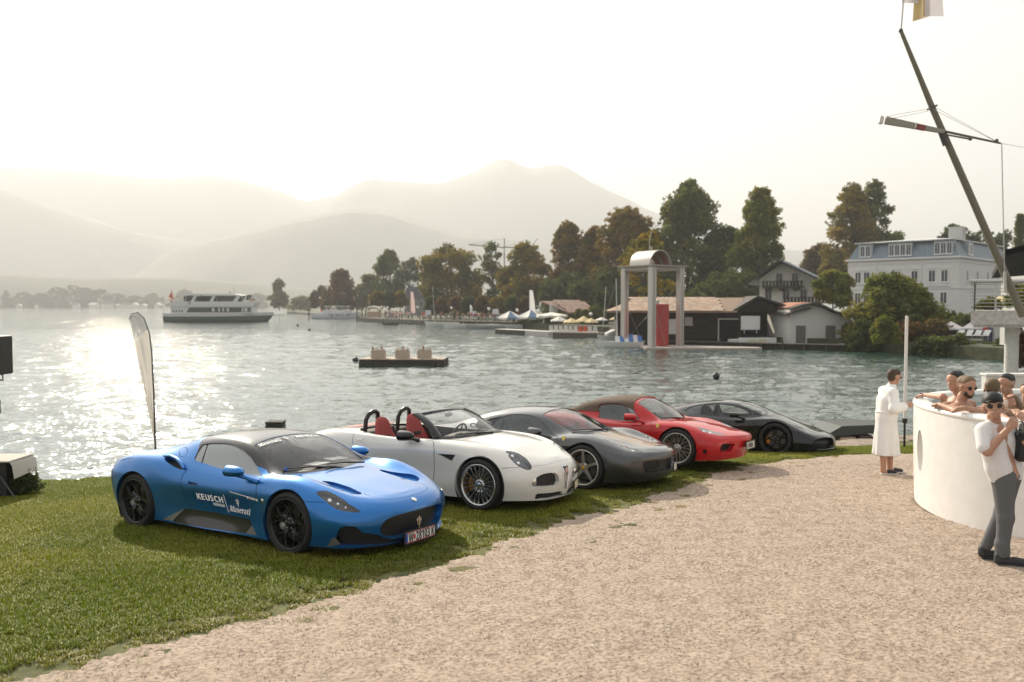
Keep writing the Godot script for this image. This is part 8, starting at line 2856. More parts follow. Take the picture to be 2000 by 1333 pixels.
func bathers(skin: Material,black: Material,brown: Material) -> void:
	var list:=[
		["dark haired bather resting an outstretched arm with a dark wristband on the tub's rim", 1866, 745, 10.75, Vector3(-0.8, -0.1, 0.35), black, false, [[1842, 776, 10.95], [1808, 772, 11.35], [1790, 773, 11.5]], [[1880, 788, 10.4], [1850, 790, 10.4]]],
		["bearded bather in sunglasses with forearms folded on the tub's rim", 1889, 756, 10.25, Vector3(0.25, -0.15, 0.95), mat(0.16, 0.105, 0.06, 0.7), true, [[1866, 803, 10.1], [1836, 791, 10.35], [1824, 789, 10.5]], [[1918, 806, 9.95], [1884, 797, 9.95], [1868, 798, 9.95]]],
		["brown haired bather seen from behind between the bearded man and the black haired one", 1939, 760, 10.6, Vector3(0.5, -0.05, -0.8), mat(0.13, 0.085, 0.045, 0.7), false, [[1920, 812, 10.5], [1925, 822, 10.7]], [[1962, 812, 10.5], [1975, 820, 10.8]]],
		["black haired bather with a small hair bun at the tub's far side", 1966, 750, 11.0, Vector3(-0.6, -0.1, 0.4), black, false, [[1950, 800, 10.9], [1945, 815, 11.1]], [[1992, 790, 10.9], [1985, 775, 10.7], [1976, 772, 10.65]]],
		["bather at the right edge leaning both elbows on the tub's rim behind the capped man", 2012, 768, 9.6, Vector3(-0.85, -0.1, 0.4), brown, false, [[1985, 832, 9.35], [1958, 812, 9.6], [1945, 808, 9.7]], [[2020, 832, 9.2], [1990, 812, 9.3], [1978, 788, 9.5]]]]
	for i in list.size():
		var k: Array = list[i]
		var hc:=at(k[1],k[2],k[3])
		var o := thing("person", k[0], "person", hc, 0.0, "")
		var f: Vector3 = k[4].normalized()
		var u:=Vector3.UP
		u = (u - f*u.dot(f)).normalized()
		var s:=f.cross(u).normalized()
		var flat:=Vector3(f.x,0,f.z).normalized()
		var neck:=-u*0.2 - flat*0.05
		var chest:=neck+Vector3(0,-0.32,0) - flat*0.06
		var bones:=[[neck,neck+u*0.08,0.062,0.055],[neck - Vector3(0,0.09,0)+s*0.09,neck - Vector3(0,0.09,0) - s*0.09,0.085,0.085],[neck - Vector3(0,0.12,0),chest,0.13,0.14]]
		var arms:=Buf.new()
		for e in 2:
			var chain: Array = k[7+e]
			var sh: Vector3 = neck - Vector3(0,0.085,0)+s*0.185*(1.0 if e else -1.0)
			var first:=at(chain[0][0],chain[0][1],chain[0][2]) - hc
			if (sh - first).length()>((neck - Vector3(0,0.085,0) - s*0.185*(1.0 if e else -1.0)) - first).length():
				sh = neck - Vector3(0,0.085,0) - s*0.185*(1.0 if e else -1.0)
			bones.append([sh,first,0.056,0.044])
			var last:=first
			var way:=Vector3.RIGHT
			for j in range(1,chain.size()):
				var q:=at(chain[j][0],chain[j][1],chain[j][2]) - hc
				way = (q - last).normalized()
				if j==chain.size() - 1 and chain.size()>2:
					break
				bones.append([last,q,0.043,0.029])
				last = q
			hand(arms,last,way,Vector3(0,-1,0.2),0.35,1.0 if e else -1.0)
		var body:=blob(bones,0.012,0.03)
		body.add(blob(head_bones(Vector3.ZERO,f,u),0.007,0.02))
		body.add(arms)
		put("body", body, skin, o)
		hair(o,Vector3.ZERO,f,u,k[5],[[-f*0.13+u*0.06,-f*0.15+u*0.07,0.035,0.032]] if i==3 else [])
		face_parts(o,Vector3.ZERO,f,u,k[6])
		if i==1:
			put("beard", blob([[f * 0.045 - u * 0.075 + s * 0.04, f * 0.065 - u * 0.098, 0.034, 0.032], [f * 0.045 - u * 0.075 - s * 0.04, f * 0.065 - u * 0.098, 0.034, 0.032]], 0.008, 0.015), mat(0.05, 0.03, 0.018, 0.8), o)
		if i==0:
			var wb:=Buf.new()
			var q:=at(1800,773,11.55) - hc
			wb.lathe([Vector2(0.036,-0.012),Vector2(0.036,0.012)],14,Transform3D(Basis(Vector3.BACK,PI/2),q))
			put("wristband", wb, black, o)
var figures:=[]
func figure(i: int) -> Node3D:
	if figures.is_empty():
		rng.seed = 91
		var skin:=Color(0.40,0.24,0.17)
		for v in 14:
			var top:=[Color(0.62,0.6,0.58),Color(0.45,0.08,0.06),Color(0.03,0.03,0.035),Color(0.5,0.38,0.28),Color(0.08,0.12,0.25),Color(0.6,0.35,0.3),Color(0.3,0.28,0.25)][v % 7] as Color
			var low:=[Color(0.03,0.03,0.04),Color(0.05,0.07,0.14),Color(0.45,0.4,0.33)][v % 3] as Color
			var hr:=[Color(0.03,0.02,0.015),Color(0.12,0.07,0.03),Color(0.25,0.2,0.14)][(v/2) % 3] as Color
			var b:=Buf.new()
			b.tinted = true
			var sit:=v % 4==3
			var h:=0.62 if sit else 0.0
			for sd in [-1.0,1.0]:
				b.col = low
				if sit:
					b.tube([Vector3(0.08*sd,0.95 - h+0.05,0),Vector3(0.08*sd,0.4,0.38),Vector3(0.08*sd,0.05,0.4)],[0.08,0.065,0.045],6)
				else:
					b.tube([Vector3(0.1*sd,0.03,0.02),Vector3(0.09*sd,0.45,0),Vector3(0.07*sd,0.9,0)],[0.05,0.06,0.09],6)
				b.col = top
				b.tube([Vector3(0.17*sd,1.42 - h*0.75,0),Vector3(0.24*sd,1.18 - h*0.75,0.02+0.04*(v % 3))],[0.055,0.05],6)
				b.col = skin
				b.tube([Vector3(0.24*sd,1.18 - h*0.75,0.02+0.04*(v % 3)),Vector3(0.2*sd,0.98 - h*0.6,0.08+0.08*(v % 3))],[0.042,0.035],6)
			b.col = top
			b.tube([Vector3(0,0.86 - h*0.75,0),Vector3(0,1.1 - h*0.75,0),Vector3(0,1.38 - h*0.75,0),Vector3(0,1.47 - h*0.75,0)],[0.13,0.13,0.17,0.07],8)
			b.col = skin
			b.tube([Vector3(0,1.44 - h*0.75,0),Vector3(0,1.54 - h*0.75,0.01)],[0.05,0.05],6)
			b.ball(Vector3(0,1.62 - h*0.75,0.015),Vector3(0.08,0.11,0.095),6,8)
			b.col = hr
			b.ball(Vector3(0,1.655 - h*0.75,-0.015),Vector3(0.09,0.095,0.1),6,8)
			figures.append(b.mesh())
	var o:=MeshInstance3D.new()
	o.mesh = figures[i % figures.size()]
	o.material_override = tint_mat(0.8)
	return o
func tub_centre() -> Vector3:
	var c:=Vector3(7.65,0,-10.47)
	c.y = ground_y(c.x,c.z) - 0.02
	return c
func build_tub() -> void:
	var c:=tub_centre()
	var o := thing("hot_tub", "large round white hot tub with an oval porthole in its side", "hot tub", c)
	var white:=grain(Color(0.74,0.725,0.70),Color(0.78,0.765,0.745),1.2,0.35,0.0,81)
	var H:=1.33
	var R:=2.39
	var pa:=at(1815,886,10.9) - c
	var ang:=atan2(pa.z,pa.x)
	var b:=Buf.new()
	var n:=96
	var hw:=0.125
	var hh:=0.27
	var pc:=0.73
	for r in [R,R - 0.16]:
		for i in n:
			for j in 24:
				var q:=[]
				for e in [[0,0],[1,0],[1,1],[0,1]]:
					var a: float = ang+TAU*(i+e[0])/n
					var y: float = H*(j+e[1])/24.0
					q.append([a,y])
				var ma: float = wrapf((q[0][0]+q[1][0])*0.5 - ang,-PI,PI)*R
				var my: float = (q[0][1]+q[2][1])*0.5 - pc
				if absf(ma)<0.34 and absf(my)<0.42:
					continue
				var v:=[]
				var m:=[]
				for e in q:
					var d:=Vector3(cos(e[0]),0,sin(e[0]))
					v.append(d*(r - 0.03*pow(1.0 - e[1]/H,2.0))+Vector3(0,e[1],0))
					m.append(d if r==R else -d)
				b.quad_n(v[0],v[1],v[2],v[3],m[0],m[1],m[2],m[3])
		var k:=40
		var a_lo:=-ceilf(0.34/(TAU*R/n) - 0.5)*TAU/n
		for i in k:
			for s in 2:
				var v:=[]
				var m:=[]
				for e in [[i,s * 0.5],[i + 1,s * 0.5],[i + 1,s * 0.5 + 0.5],[i,s * 0.5 + 0.5]]:
					var t: float = TAU*e[0]/k
					var inner:=Vector2(cos(t)*hw,sin(t)*hh)
					var big:=Vector2(cos(t),sin(t))
					big*=minf(0.40/maxf(absf(big.x),1e-4),0.48/maxf(absf(big.y),1e-4))
					var w:=inner.lerp(big,e[1])
					var a: float = ang+w.x/R
					var d:=Vector3(cos(a),0,sin(a))
					v.append(d*(r - 0.03*pow(1.0 - (w.y+pc)/H,2.0) - (0.0015 if e[1]>0.9 else 0.0))+Vector3(0,w.y+pc,0))
					m.append(d if r==R else -d)
				b.quad_n(v[0],v[1],v[2],v[3],m[0],m[1],m[2],m[3])
	for i in 40:
		var v:=[]
		for e in [i,i + 1]:
			var t: float = TAU*e/40
			var a: float = ang+cos(t)*hw/R
			for r in [R - 0.01,R - 0.17]:
				v.append(Vector3(cos(a)*r,pc+sin(t)*hh,sin(a)*r))
		b.quad(v[0],v[2],v[3],v[1])
	put("wall", b, white, o)
	var rm:=Buf.new()
	rm.lathe([Vector2(R - 0.2,H - 0.04),Vector2(R - 0.19,H+0.01),Vector2(R - 0.15,H+0.025),Vector2(R - 0.02,H+0.02),Vector2(R+0.012,H - 0.005),Vector2(R+0.012,H - 0.04),Vector2(R - 0.005,H - 0.05)],96)
	put("rim", rm, mat(0.76, 0.75, 0.72, 0.3), o)
	var wt:=Buf.new()
	wt.lathe([Vector2(R - 0.17,H - 0.16),Vector2(0.01,H - 0.16)],64)
	put("bath_water", wt, mat(0.09, 0.2, 0.2, 0.05), o)
	var bench:=Buf.new()
	bench.lathe([Vector2(R - 0.17,0.3),Vector2(R - 0.32,0.3),Vector2(R - 0.32,0.0)],48)
	put("inner_wall", bench, mat(0.12, 0.13, 0.12, 0.6), o)
	var g := thing("champagne_glass", "tall champagne glass on the tub's rim beside the black cap", "glass", at(1964, 822, 9.75))
	var gb:=Buf.new()
	gb.lathe([Vector2(0.032,0.0),Vector2(0.006,0.008),Vector2(0.004,0.09),Vector2(0.022,0.12),Vector2(0.026,0.18),Vector2(0.022,0.24)],16)
	put("bowl", gb, glass(Color(0.9, 0.9, 0.88), 0.25), g)
	var wn:=Buf.new()
	wn.lathe([Vector2(0.004,0.1),Vector2(0.02,0.122),Vector2(0.024,0.165),Vector2(0.001,0.165)],14)
	put("wine", wn, glass(Color(0.8, 0.55, 0.2), 0.6), g)
func build_right() -> void:
	var steel:=mat(0.45,0.45,0.44,0.35,0.8)
	var conc:=grain(Color(0.38,0.37,0.35),Color(0.50,0.49,0.47),1.5,0.85,0.4,83)
	var p:=at(1767,857,18.3)
	p.y = ground_y(p.x,p.z)
	var o := thing("pole", "thin white pole with black foot between the bathrobe man and the tub", "pole", p)
	var top:=at(1768,619,18.3).y - p.y
	var b:=Buf.new()
	b.tube([Vector3(0,0.62,0),Vector3(0,top,0),Vector3(0,top+0.02,0)],[0.033,0.033,0.02],12)
	put("shaft", b, mat(0.7, 0.68, 0.64, 0.4), o)
	var f:=Buf.new()
	f.tube([Vector3(0,0.0,0),Vector3(0,0.64,0)],[0.024],10)
	f.lathe([Vector2(0.05,0.56),Vector2(0.055,0.6),Vector2(0.05,0.66)],14)
	put("foot", f, mat(0.02, 0.02, 0.02, 0.6), o)
	var d:=30.0
	var e:=at(1897,606,d)
	o = thing("terrace", "concrete terrace deck on a round column at the right edge", "terrace", Vector3.ZERO)
	var edge:=e.y
	b = Buf.new()
	var x1:=e.x+9.0
	var bx:=at(1906,606,d+5.0).x
	var lie:=Transform3D(Basis(Vector3.RIGHT,Vector3.FORWARD,Vector3.DOWN),Vector3(0,edge - 0.02,0))
	b.prism(PackedVector2Array([Vector2(e.x,d),Vector2(x1,d),Vector2(x1+2.0,d+5.0),Vector2(bx,d+5.0)]),0.5,lie)
	b.prism(PackedVector2Array([Vector2(e.x+0.15,d+0.1),Vector2(x1,d+0.1),Vector2(x1+2.0,d+4.9),Vector2(bx+0.15,d+4.9)]),0.1,lie.translated(Vector3(0,-0.5,0)))
	put("slab", b, conc, o)
	b = Buf.new()
	var cx:=at(1976,700,d+1.2)
	b.tube([Vector3(cx.x,-2.2,cx.z),Vector3(cx.x,edge - 0.5,cx.z)],[0.235],24)
	put("column", b, grain(Color(0.5, 0.49, 0.46), Color(0.58, 0.57, 0.54), 1.0, 0.8, 0.2, 84), o)
	b = Buf.new()
	b.tube([Vector3(e.x - 0.1,edge+1.02,e.z+0.05),Vector3(x1,edge+1.02,e.z+0.05)],[0.075],10)
	b.tube([Vector3(e.x - 0.1,edge+1.02,e.z+0.05),Vector3(bx - 0.1,edge+1.02,e.z - 4.9)],[0.075],10)
	put("handrail", b, steel, o)
	for i in 7:
		b = Buf.new()
		b.bar(Vector3(e.x - 0.06,edge+0.12+i*0.13,e.z+0.05),Vector3(e.x+8.5,edge+0.12+i*0.13,e.z+0.05),0.016,6)
		b.bar(Vector3(e.x - 0.06,edge+0.12+i*0.13,e.z+0.05),Vector3(bx - 0.06,edge+0.12+i*0.13,e.z - 4.9),0.016,6)
		put("rail", b, steel, o)
	for x in [0.1,0.85,3.0,5.0]:
		b = Buf.new()
		b.bar(Vector3(e.x+x,edge - 0.02,e.z+0.04),Vector3(e.x+x,edge+1.0,e.z+0.04),0.03,8)
		put("post", b, steel if x != 0.1 else mat(0.06, 0.06, 0.06, 0.5), o)
	var dm:=28.6
	o = thing("mast", "tall leaning wooden mast with a cross yard rising from the terrace", "mast", Vector3.ZERO)
	b = Buf.new()
	b.tube([at(1999,618,dm),at(1880,345,dm),at(1822,212,dm),at(1760,60,dm)],[0.13,0.115,0.10,0.06],12)
	put("pole", b, mat(0.14, 0.13, 0.09, 0.55), o)
	b = Buf.new()
	b.tube([at(1760,62,dm),at(1770,-60,dm)],[0.028,0.024],8)
	put("flag_staff", b, mat(0.45, 0.45, 0.43, 0.4), o)
	b = Buf.new()
	b.ball(at(1760,60,dm),Vector3.ONE*0.075,6,8)
	b.tube([at(1837,254,dm - 0.12),at(1848,284,dm - 0.12)],[0.1],8)
	b.box(at(1821,210,dm),Vector3(0.3,0.06,0.2),Basis(Vector3.BACK,0.4),0.01)
	put("fittings", b, mat(0.05, 0.05, 0.05, 0.6), o)
	b = Buf.new()
	var ya:=at(1728,236,dm - 0.2)
	var yb:=at(1842,258,dm - 0.2)
	var yd:=(yb - ya).normalized()
	b.prism(PackedVector2Array([Vector2(0,-0.12),Vector2(ya.distance_to(yb),-0.06),Vector2(ya.distance_to(yb),0.06),Vector2(0,0.12)]),0.12,Transform3D(Basis(yd,yd.cross(Vector3.BACK).normalized()*-1.0,Vector3.BACK),ya))
	put("boom", b, mat(0.25, 0.245, 0.2, 0.6), o)
	b = Buf.new()
	b.tube([at(1842,256,dm - 0.15),at(1955,280,dm - 0.15)],[0.045,0.035],8)
	b.tube([at(1842,262,dm - 0.15),at(1896,272,dm - 0.15)],[0.03],8)
	b.ball(at(1896,271,dm - 0.15),Vector3.ONE*0.07,5,8)
	b.ball(at(1947,275,dm - 0.15),Vector3.ONE*0.07,5,8)
	put("spar", b, mat(0.11, 0.10, 0.09, 0.5), o)
	b = Buf.new()
	b.box(ya - yd*0.12,Vector3(0.14,0.26,0.14),Basis(Vector3.BACK,-0.2),0.02)
	b.box(at(1787,246,dm - 0.25),Vector3(0.05,0.2,0.2),Basis(Vector3.BACK,-0.2),0.01)
	put("yard_cap", b, mat(0.6, 0.6, 0.56, 0.5), o)
	b = Buf.new()
	b.box(at(1798,249,dm - 0.27),Vector3(0.3,0.16,0.14),Basis(Vector3.BACK,-0.2),0.01)
	put("red_band", b, mat(0.22, 0.05, 0.04, 0.6), o)
	b = Buf.new()
	for k in [[1730,228,1822,211],[1828,210,1950,278],[1824,214,1945,276],[1955,280,2080,302],[1740,232,1818,216]]:
		b.bar(at(k[0],k[1],dm - 0.15),at(k[2],k[3],dm - 0.15),0.007,4)
	put("stays", b, mat(0.3, 0.3, 0.29, 0.5), o)
	b = Buf.new()
	b.bar(at(1957,281,dm - 0.15),at(1963,555,dm - 0.15),0.018,5)
	b.bar(at(1963,530,dm - 0.15),at(1964,570,dm - 0.15),0.05,6)
	put("halyard", b, mat(0.4, 0.4, 0.39, 0.5), o)
	var fl := thing("flag", "yellow and white flag hanging at the top of the leaning mast", "flag", Vector3.ZERO)
	for k in 3:
		b = Buf.new()
		var rows:=[]
		for i in 7:
			var u:=i/6.0
			var r:=PackedVector3Array()
			for j in 6:
				var w:=j/5.0
				var x: float = [[1766,1790],[1790,1813],[1803,1837]][k][0]*(1.0 - u)+[[1766,1790],[1790,1813],[1803,1837]][k][1]*u
				var y0: float = lerpf(-70.0,[6.0,42.0,32.0][k] as float+(-9.0*u if k==1 else 0.0),w)
				r.append(at(x+[0.0,-3.0,3.0][k]*w+(u - 0.5)*w*8.0,y0,dm+0.14*sin(u*4.0+k*2.0)))
			rows.append(r)
		b.skin(rows)
		var fm:=StandardMaterial3D.new()
		fm.albedo_color = lin(0.6,0.55,0.56) if k != 1 else lin(0.46,0.30,0.03)
		fm.roughness = 0.8
		fm.backlight_enabled = true
		fm.backlight = Color(0.6,0.6,0.6)
		put("cloth_strip", b, fm, fl)
	o = thing("lake_pavilion", "dark overhanging roof with white lamps at the right edge", "roof", Vector3.ZERO)
	var dr:=46.0
	b = Buf.new()
	var a0:=at(1938,533,dr)
	var a1:=at(2100,520,dr)
	var a2:=at(2100,455,dr - 3.0)
	var a3:=at(1964,488,dr - 3.0)
	b.quad(a0,a1,a2,a3)
	b.quad(a0 - Vector3(0,0.3,0),a1 - Vector3(0,0.3,0),a2 - Vector3(0,0.3,0),a3 - Vector3(0,0.3,0))
	b.quad(a0,a1,a1 - Vector3(0,0.3,0),a0 - Vector3(0,0.3,0))
	b.quad(a0,a3,a3 - Vector3(0,0.3,0),a0 - Vector3(0,0.3,0))
	put("eave", b, mat(0.012, 0.011, 0.010, 0.8), o)
	b = Buf.new()
	b.box(at(2040,590,dr+2.0),Vector3(3.2,5.0,3.0))
	put("wall", b, mat(0.5, 0.49, 0.46, 0.8), o)
	o = thing("garden_wall", "low white wall behind the bathers at the water's edge", "wall", Vector3.ZERO)
	b = Buf.new()
	var w0:=at(1922,733,27.0)
	b.box(w0+Vector3(3.0,-0.75,0),Vector3(6.0,1.5,0.3),Basis(),0.02)
	put("wall_face", b, mat(0.6, 0.59, 0.57, 0.7), o)
	b = Buf.new()
	b.box(w0+Vector3(3.0,0.02,0),Vector3(6.06,0.07,0.4),Basis(),0.015)
	put("coping", b, mat(0.68, 0.67, 0.64, 0.6), o)
	o = thing("bathing_hut", "white wall of a bathing hut between the sun loungers and the round column", "hut", Vector3.ZERO)
	b = Buf.new()
	b.box(at(1946,648,71.0),Vector3(1.35,2.3,1.5),Basis(Vector3.UP,0.1),0.02)
	put("wall", b, mat(0.5, 0.49, 0.46, 0.8), o)
	for i in 4:
		var q:=at(1868+i*17,663,69.5)
		var ln := thing("sun_lounger", ["white sun lounger farthest left on the bank", "white sun lounger second from the left on the bank", "white sun lounger third from the left on the bank", "white sun lounger nearest to the bathing hut"][i], "lounger", q, 0.5, "sun loungers on the bank")
		b = Buf.new()
		b.box(Vector3(0,0.3,0),Vector3(1.1,0.06,0.55),Basis(),0.02)
		put("seat", b, mat(0.62, 0.61, 0.6, 0.7), ln)
		b = Buf.new()
		b.box(Vector3(0.62,0.52,0),Vector3(0.6,0.06,0.55),Basis(Vector3.BACK,0.85),0.02)
		put("backrest", b, mat(0.62, 0.61, 0.6, 0.7), ln)
		for s in [[-0.45,0.2],[-0.45,-0.2],[0.4,0.2],[0.4,-0.2]]:
			b = Buf.new()
			b.bar(Vector3(s[0],0.0,s[1]),Vector3(s[0],0.3,s[1]),0.025,5)
			put("leg", b, mat(0.3, 0.3, 0.3, 0.5), ln)
	for i in 2:
		parasol(["large white parasol over the sun loungers, the wider one", "smaller white parasol right of the wider one over the loungers"][i], [1857, 1899][i], 641, [664, 662][i], 72.0, [48, 38][i] * 72.0 / FOCAL, 13.0 * 72.0 / FOCAL, mat(0.62, 0.58, 0.57, 0.8), "white parasols over the loungers", 8)
	for i in 3:
		var q:=figure(i*3+1)
		q.name = numbered("person")
		add_child(q)
		q.position = at(1926+i*9,672,70.5)
		tag(q, "tiny sunbather sitting beside the white bathing hut", "person", "sunbathers by the hut")
func parasol(label: String,px: float,rim_y: float,foot_y: float,d: float,wide: float,tall: float,m: Material,group: String,ribs:=8,m2: Material = null) -> Node3D:
	var foot:=at(px,foot_y,d)
	var rim:=at(px,rim_y,d).y - foot.y
	var o := thing("parasol", label, "parasol", foot, 0.0, group)
	var pl:=Buf.new()
	pl.bar(Vector3.ZERO,Vector3(0,rim+tall,0),0.045,6)
	put("pole", pl, mat(0.35, 0.32, 0.28, 0.6), o)
	for half in 2:
		var b:=Buf.new()
		for i in ribs:
			if (m2 and i % 2 != half) or (not m2 and half==1):
				continue
			var a:=TAU*i/ribs+0.2
			var c:=TAU*(i+1)/ribs+0.2
			var r:=wide*0.5
			var p0:=Vector3(cos(a)*r,rim,sin(a)*r)
			var p1:=Vector3(cos(c)*r,rim,sin(c)*r)
			var mid:=(p0+p1)*0.5 - Vector3(0,0.02*wide,0)
			b.tri(Vector3(0,rim+tall,0),mid,p0)
			b.tri(Vector3(0,rim+tall,0),p1,mid)
			b.quad(p0,mid,mid - Vector3(0,0.06*wide,0),p0 - Vector3(0,0.06*wide,0))
			b.quad(mid,p1,p1 - Vector3(0,0.06*wide,0),mid - Vector3(0,0.06*wide,0))
		if b.v.size():
			put("canopy", b, m if half == 0 else m2, o)
	return o
func build_promenade() -> void:
	var wood:=mat(0.09,0.085,0.07,0.9)
	var stone:=mat(0.22,0.2,0.17,0.9)
	var a:=at(700,628,212.0)
	a.y = WATER
	var c:=at(835,634,176.0)
	c.y = WATER
	var o := placed("pier", "long wooden pier on posts carrying the promenade's left end", "pier", a, c)
	var L:=a.distance_to(c)
	var b:=Buf.new()
	b.box(Vector3(L/2,0.85,-1.5),Vector3(L,0.25,3.4))
	put("deck", b, mat(0.3, 0.26, 0.22, 0.9), o)
	b = Buf.new()
	b.box(Vector3(L/2,0.4,0.1),Vector3(L,0.55,0.12))
	put("fascia", b, mat(0.2, 0.18, 0.155, 0.9), o)
	for i in int(L / 1.6):
		b = Buf.new()
		b.bar(Vector3(i*1.6,-0.8,0.25),Vector3(i*1.6,1.1,0.25),0.1,6)
		put("post", b, wood, o)
	for k in [697,707,714,742]:
		var q:=at(k,630,214.0)
		q.y = WATER
		var dp := thing("mooring_post", ["thick dark mooring post left of all by the passenger boat's bow", "dark mooring post second from the passenger boat's bow", "dark mooring post at the kiosk's left side", "dark mooring post at the kiosk's right side"][[697, 707, 714, 742].find(k)], "post", q, 0.0, "mooring posts at the pier head")
		b = Buf.new()
		b.tube([Vector3(0,-1,0),Vector3(0,3.1,0)],[0.16,0.15],8)
		put("shaft", b, mat(0.05, 0.052, 0.04, 0.9), dp)
	var q:=at(603,622,250.0)
	q.y = WATER
	var lone := thing("mooring_post", "dark mooring post standing alone behind the passenger boat's stern", "post", q)
	b = Buf.new()
	b.tube([Vector3(0,-1,0),Vector3(0,2.9,0)],[0.18,0.17],8)
	put("shaft", b, mat(0.05, 0.052, 0.045, 0.9), lone)
	var kp:=at(729,622,216.0)
	kp.y = WATER+0.95
	var ki := thing("kiosk", "small kiosk with rounded white awning at the pier head", "kiosk", kp)
	b = Buf.new()
	b.box(Vector3(0,0.75,0),Vector3(2.9,1.5,2.0),Basis(),0.05)
	put("counter", b, mat(0.45, 0.32, 0.26, 0.8), ki)
	b = Buf.new()
	pad(b,[[Vector3(-1.7,2.05,0),1.2,0.1],[Vector3(-1.2,2.35,0),1.3,0.3],[Vector3(0,2.55,0),1.35,0.35],[Vector3(1.2,2.35,0),1.3,0.3],[Vector3(1.7,2.05,0),1.2,0.1]],Vector3.UP)
	put("awning", b, mat(0.68, 0.64, 0.56, 0.7), ki)
	b = Buf.new()
	for s in [[-1.4,0.9],[1.4,0.9],[-1.4,-0.9],[1.4,-0.9]]:
		b.bar(Vector3(s[0],0,s[1]),Vector3(s[0],2.2,s[1]),0.06,6)
	b.bar(Vector3(-1.0,2.6,0),Vector3(-1.0,4.6,0),0.05,5)
	put("posts", b, mat(0.5, 0.48, 0.44, 0.6), ki)
	var e:=at(1010,642,151.0)
	e.y = WATER
	o = placed("quay_wall", "pale quay wall along the crowded lake promenade", "wall", c, e)
	L = c.distance_to(e)
	b = Buf.new()
	b.box(Vector3(L/2,0.35,-0.6),Vector3(L,1.3,1.2),Basis(),0.03)
	put("wall_face", b, stone, o)
	b = Buf.new()
	b.box(Vector3(L/2,1.03,-0.55),Vector3(L,0.08,1.4),Basis(),0.02)
	put("coping", b, mat(0.42, 0.39, 0.34, 0.9), o)
	var pot:=Buf.new()
	pot.lathe([Vector2(0.24,0.0),Vector2(0.34,0.5),Vector2(0.3,0.85),Vector2(0.34,0.95),Vector2(0.28,0.95),Vector2(0.01,0.88)],12)
	var pm:=pot.mesh()
	for i in 15:
		var t:=(i+0.5)/15.0
		var tp := thing("planter", "grey stone planter in the row along the quay wall", "planter", c.lerp(e, t) + Vector3(0, 1.06, -0.2), 0.0, "planters along the quay wall")
		put("pot", pm, mat(0.26, 0.24, 0.2, 0.9), tp)
		var gr:=Buf.new()
		gr.ball(Vector3(0,1.1,0),Vector3(0.36,0.28,0.36),5,8)
		put("flowers", gr, [mat(0.16, 0.10, 0.03, 0.9), mat(0.05, 0.06, 0.02, 0.9), mat(0.2, 0.06, 0.05, 0.9)][i % 3], tp)
	rng.seed = 400
	for i in 96:
		var t:=rng.randf()
		var base:=a.lerp(c,(t+0.42)/1.42)+Vector3(0,0.99,0) if i<44 else c.lerp(e,t)+Vector3(0,0.95,0)
		var back:=rng.randf_range(0.6,2.6) if i<44 else rng.randf_range(1.0,9.0)
		var ps:=figure(i*5+3)
		ps.name = numbered("visitor")
		add_child(ps)
		ps.position = base+Vector3(back*0.45,0,-back)
		ps.rotation.y = rng.randf()*TAU
		tag(ps, "tiny visitor in the crowd on the lake promenade", "person", "crowd on the lake promenade")
	for i in 16:
		var t:=(i+0.3)/16.0
		var tb := thing("cafe_table", "small white cafe table among the crowd on the promenade", "table", c.lerp(e, t) + Vector3(1.0 + (i % 3) * 0.9, 0.95, -2.2 - (i % 3) * 1.9), 0.0, "cafe tables on the promenade")
		b = Buf.new()
		b.lathe([Vector2(0.55,0.72),Vector2(0.55,0.76),Vector2(0.01,0.77)],12)
		put("tabletop", b, mat(0.62, 0.6, 0.56, 0.7), tb)
		b = Buf.new()
		b.bar(Vector3.ZERO,Vector3(0,0.72,0),0.05,6)
		put("leg", b, mat(0.2, 0.2, 0.2, 0.6), tb)
	for i in 9:
		var k: int = [745,757,790,816,882,921,955,1010,1154][i]
		var lp:=at(k,620,[205,202,196,190,176,168,161,152,128][i])
		lp.y = WATER+0.95
		var hgt:=at(k,[600,601,602,601,602,603,604,606,614][i],-lp.z).y - lp.y
		var lm := thing("street_lamp", ["white globe lamp above the kiosk's right end", "white globe lamp just right of the kiosk", "white globe lamp left of the pink banner", "white globe lamp right of the pink banner", "white globe lamp beside the tall bare mast", "white globe lamp left of the small white sail", "white globe lamp at the grey signboard", "white globe lamp among the blue topped gazebos", "white globe lamp behind the cream parasols"][i], "lamp", lp, 0.0, "globe lamps on the promenade")
		b = Buf.new()
		b.bar(Vector3.ZERO,Vector3(0,hgt - 0.2,0),0.05,6)
		put("post", b, mat(0.1, 0.1, 0.1, 0.6), lm)
		b = Buf.new()
		b.ball(Vector3(0,hgt,0),Vector3.ONE*0.27,8,10)
		put("globe", b, mat(0.72, 0.72, 0.68, 0.3), lm)
	for k in [[802, 570, 618, 198.0, 9, Color(0.55, 0.14, 0.13), "tall pink beach banner left on the promenade"], [1034, 567, 632, 150.0, 12, Color(0.66, 0.62, 0.60), "tall white beach banner behind the blue topped gazebos"], [918, 596, 622, 168.0, 5, Color(0.68, 0.67, 0.64), "small white sail shaped banner between the clipped trees"]]:
		var bp:=at(k[0],k[2],k[3])
		var hh:=at(k[0],k[1],k[3]).y - bp.y
		var bn := thing("banner", k[6], "banner", bp)
		b = Buf.new()
		b.bar(Vector3.ZERO,Vector3(0,hh,0),0.05,6)
		put("pole", b, mat(0.4, 0.4, 0.4, 0.5), bn)
		var wd: float = k[4]*k[3]/FOCAL
		var cl:=Buf.new()
		var rows:=[]
		for i in 8:
			var u:=i/7.0
			rows.append(PackedVector3Array([Vector3(0.02,hh*(0.12+0.88*u),0),Vector3(wd*0.5*(1.0 - 0.35*u*u),hh*(0.12+0.88*u),0.1*sin(u*5.0)),Vector3(wd*(1.0 - 0.45*u*u),hh*(0.12+0.86*u),0)]))
		cl.skin(rows)
		var fm:=StandardMaterial3D.new()
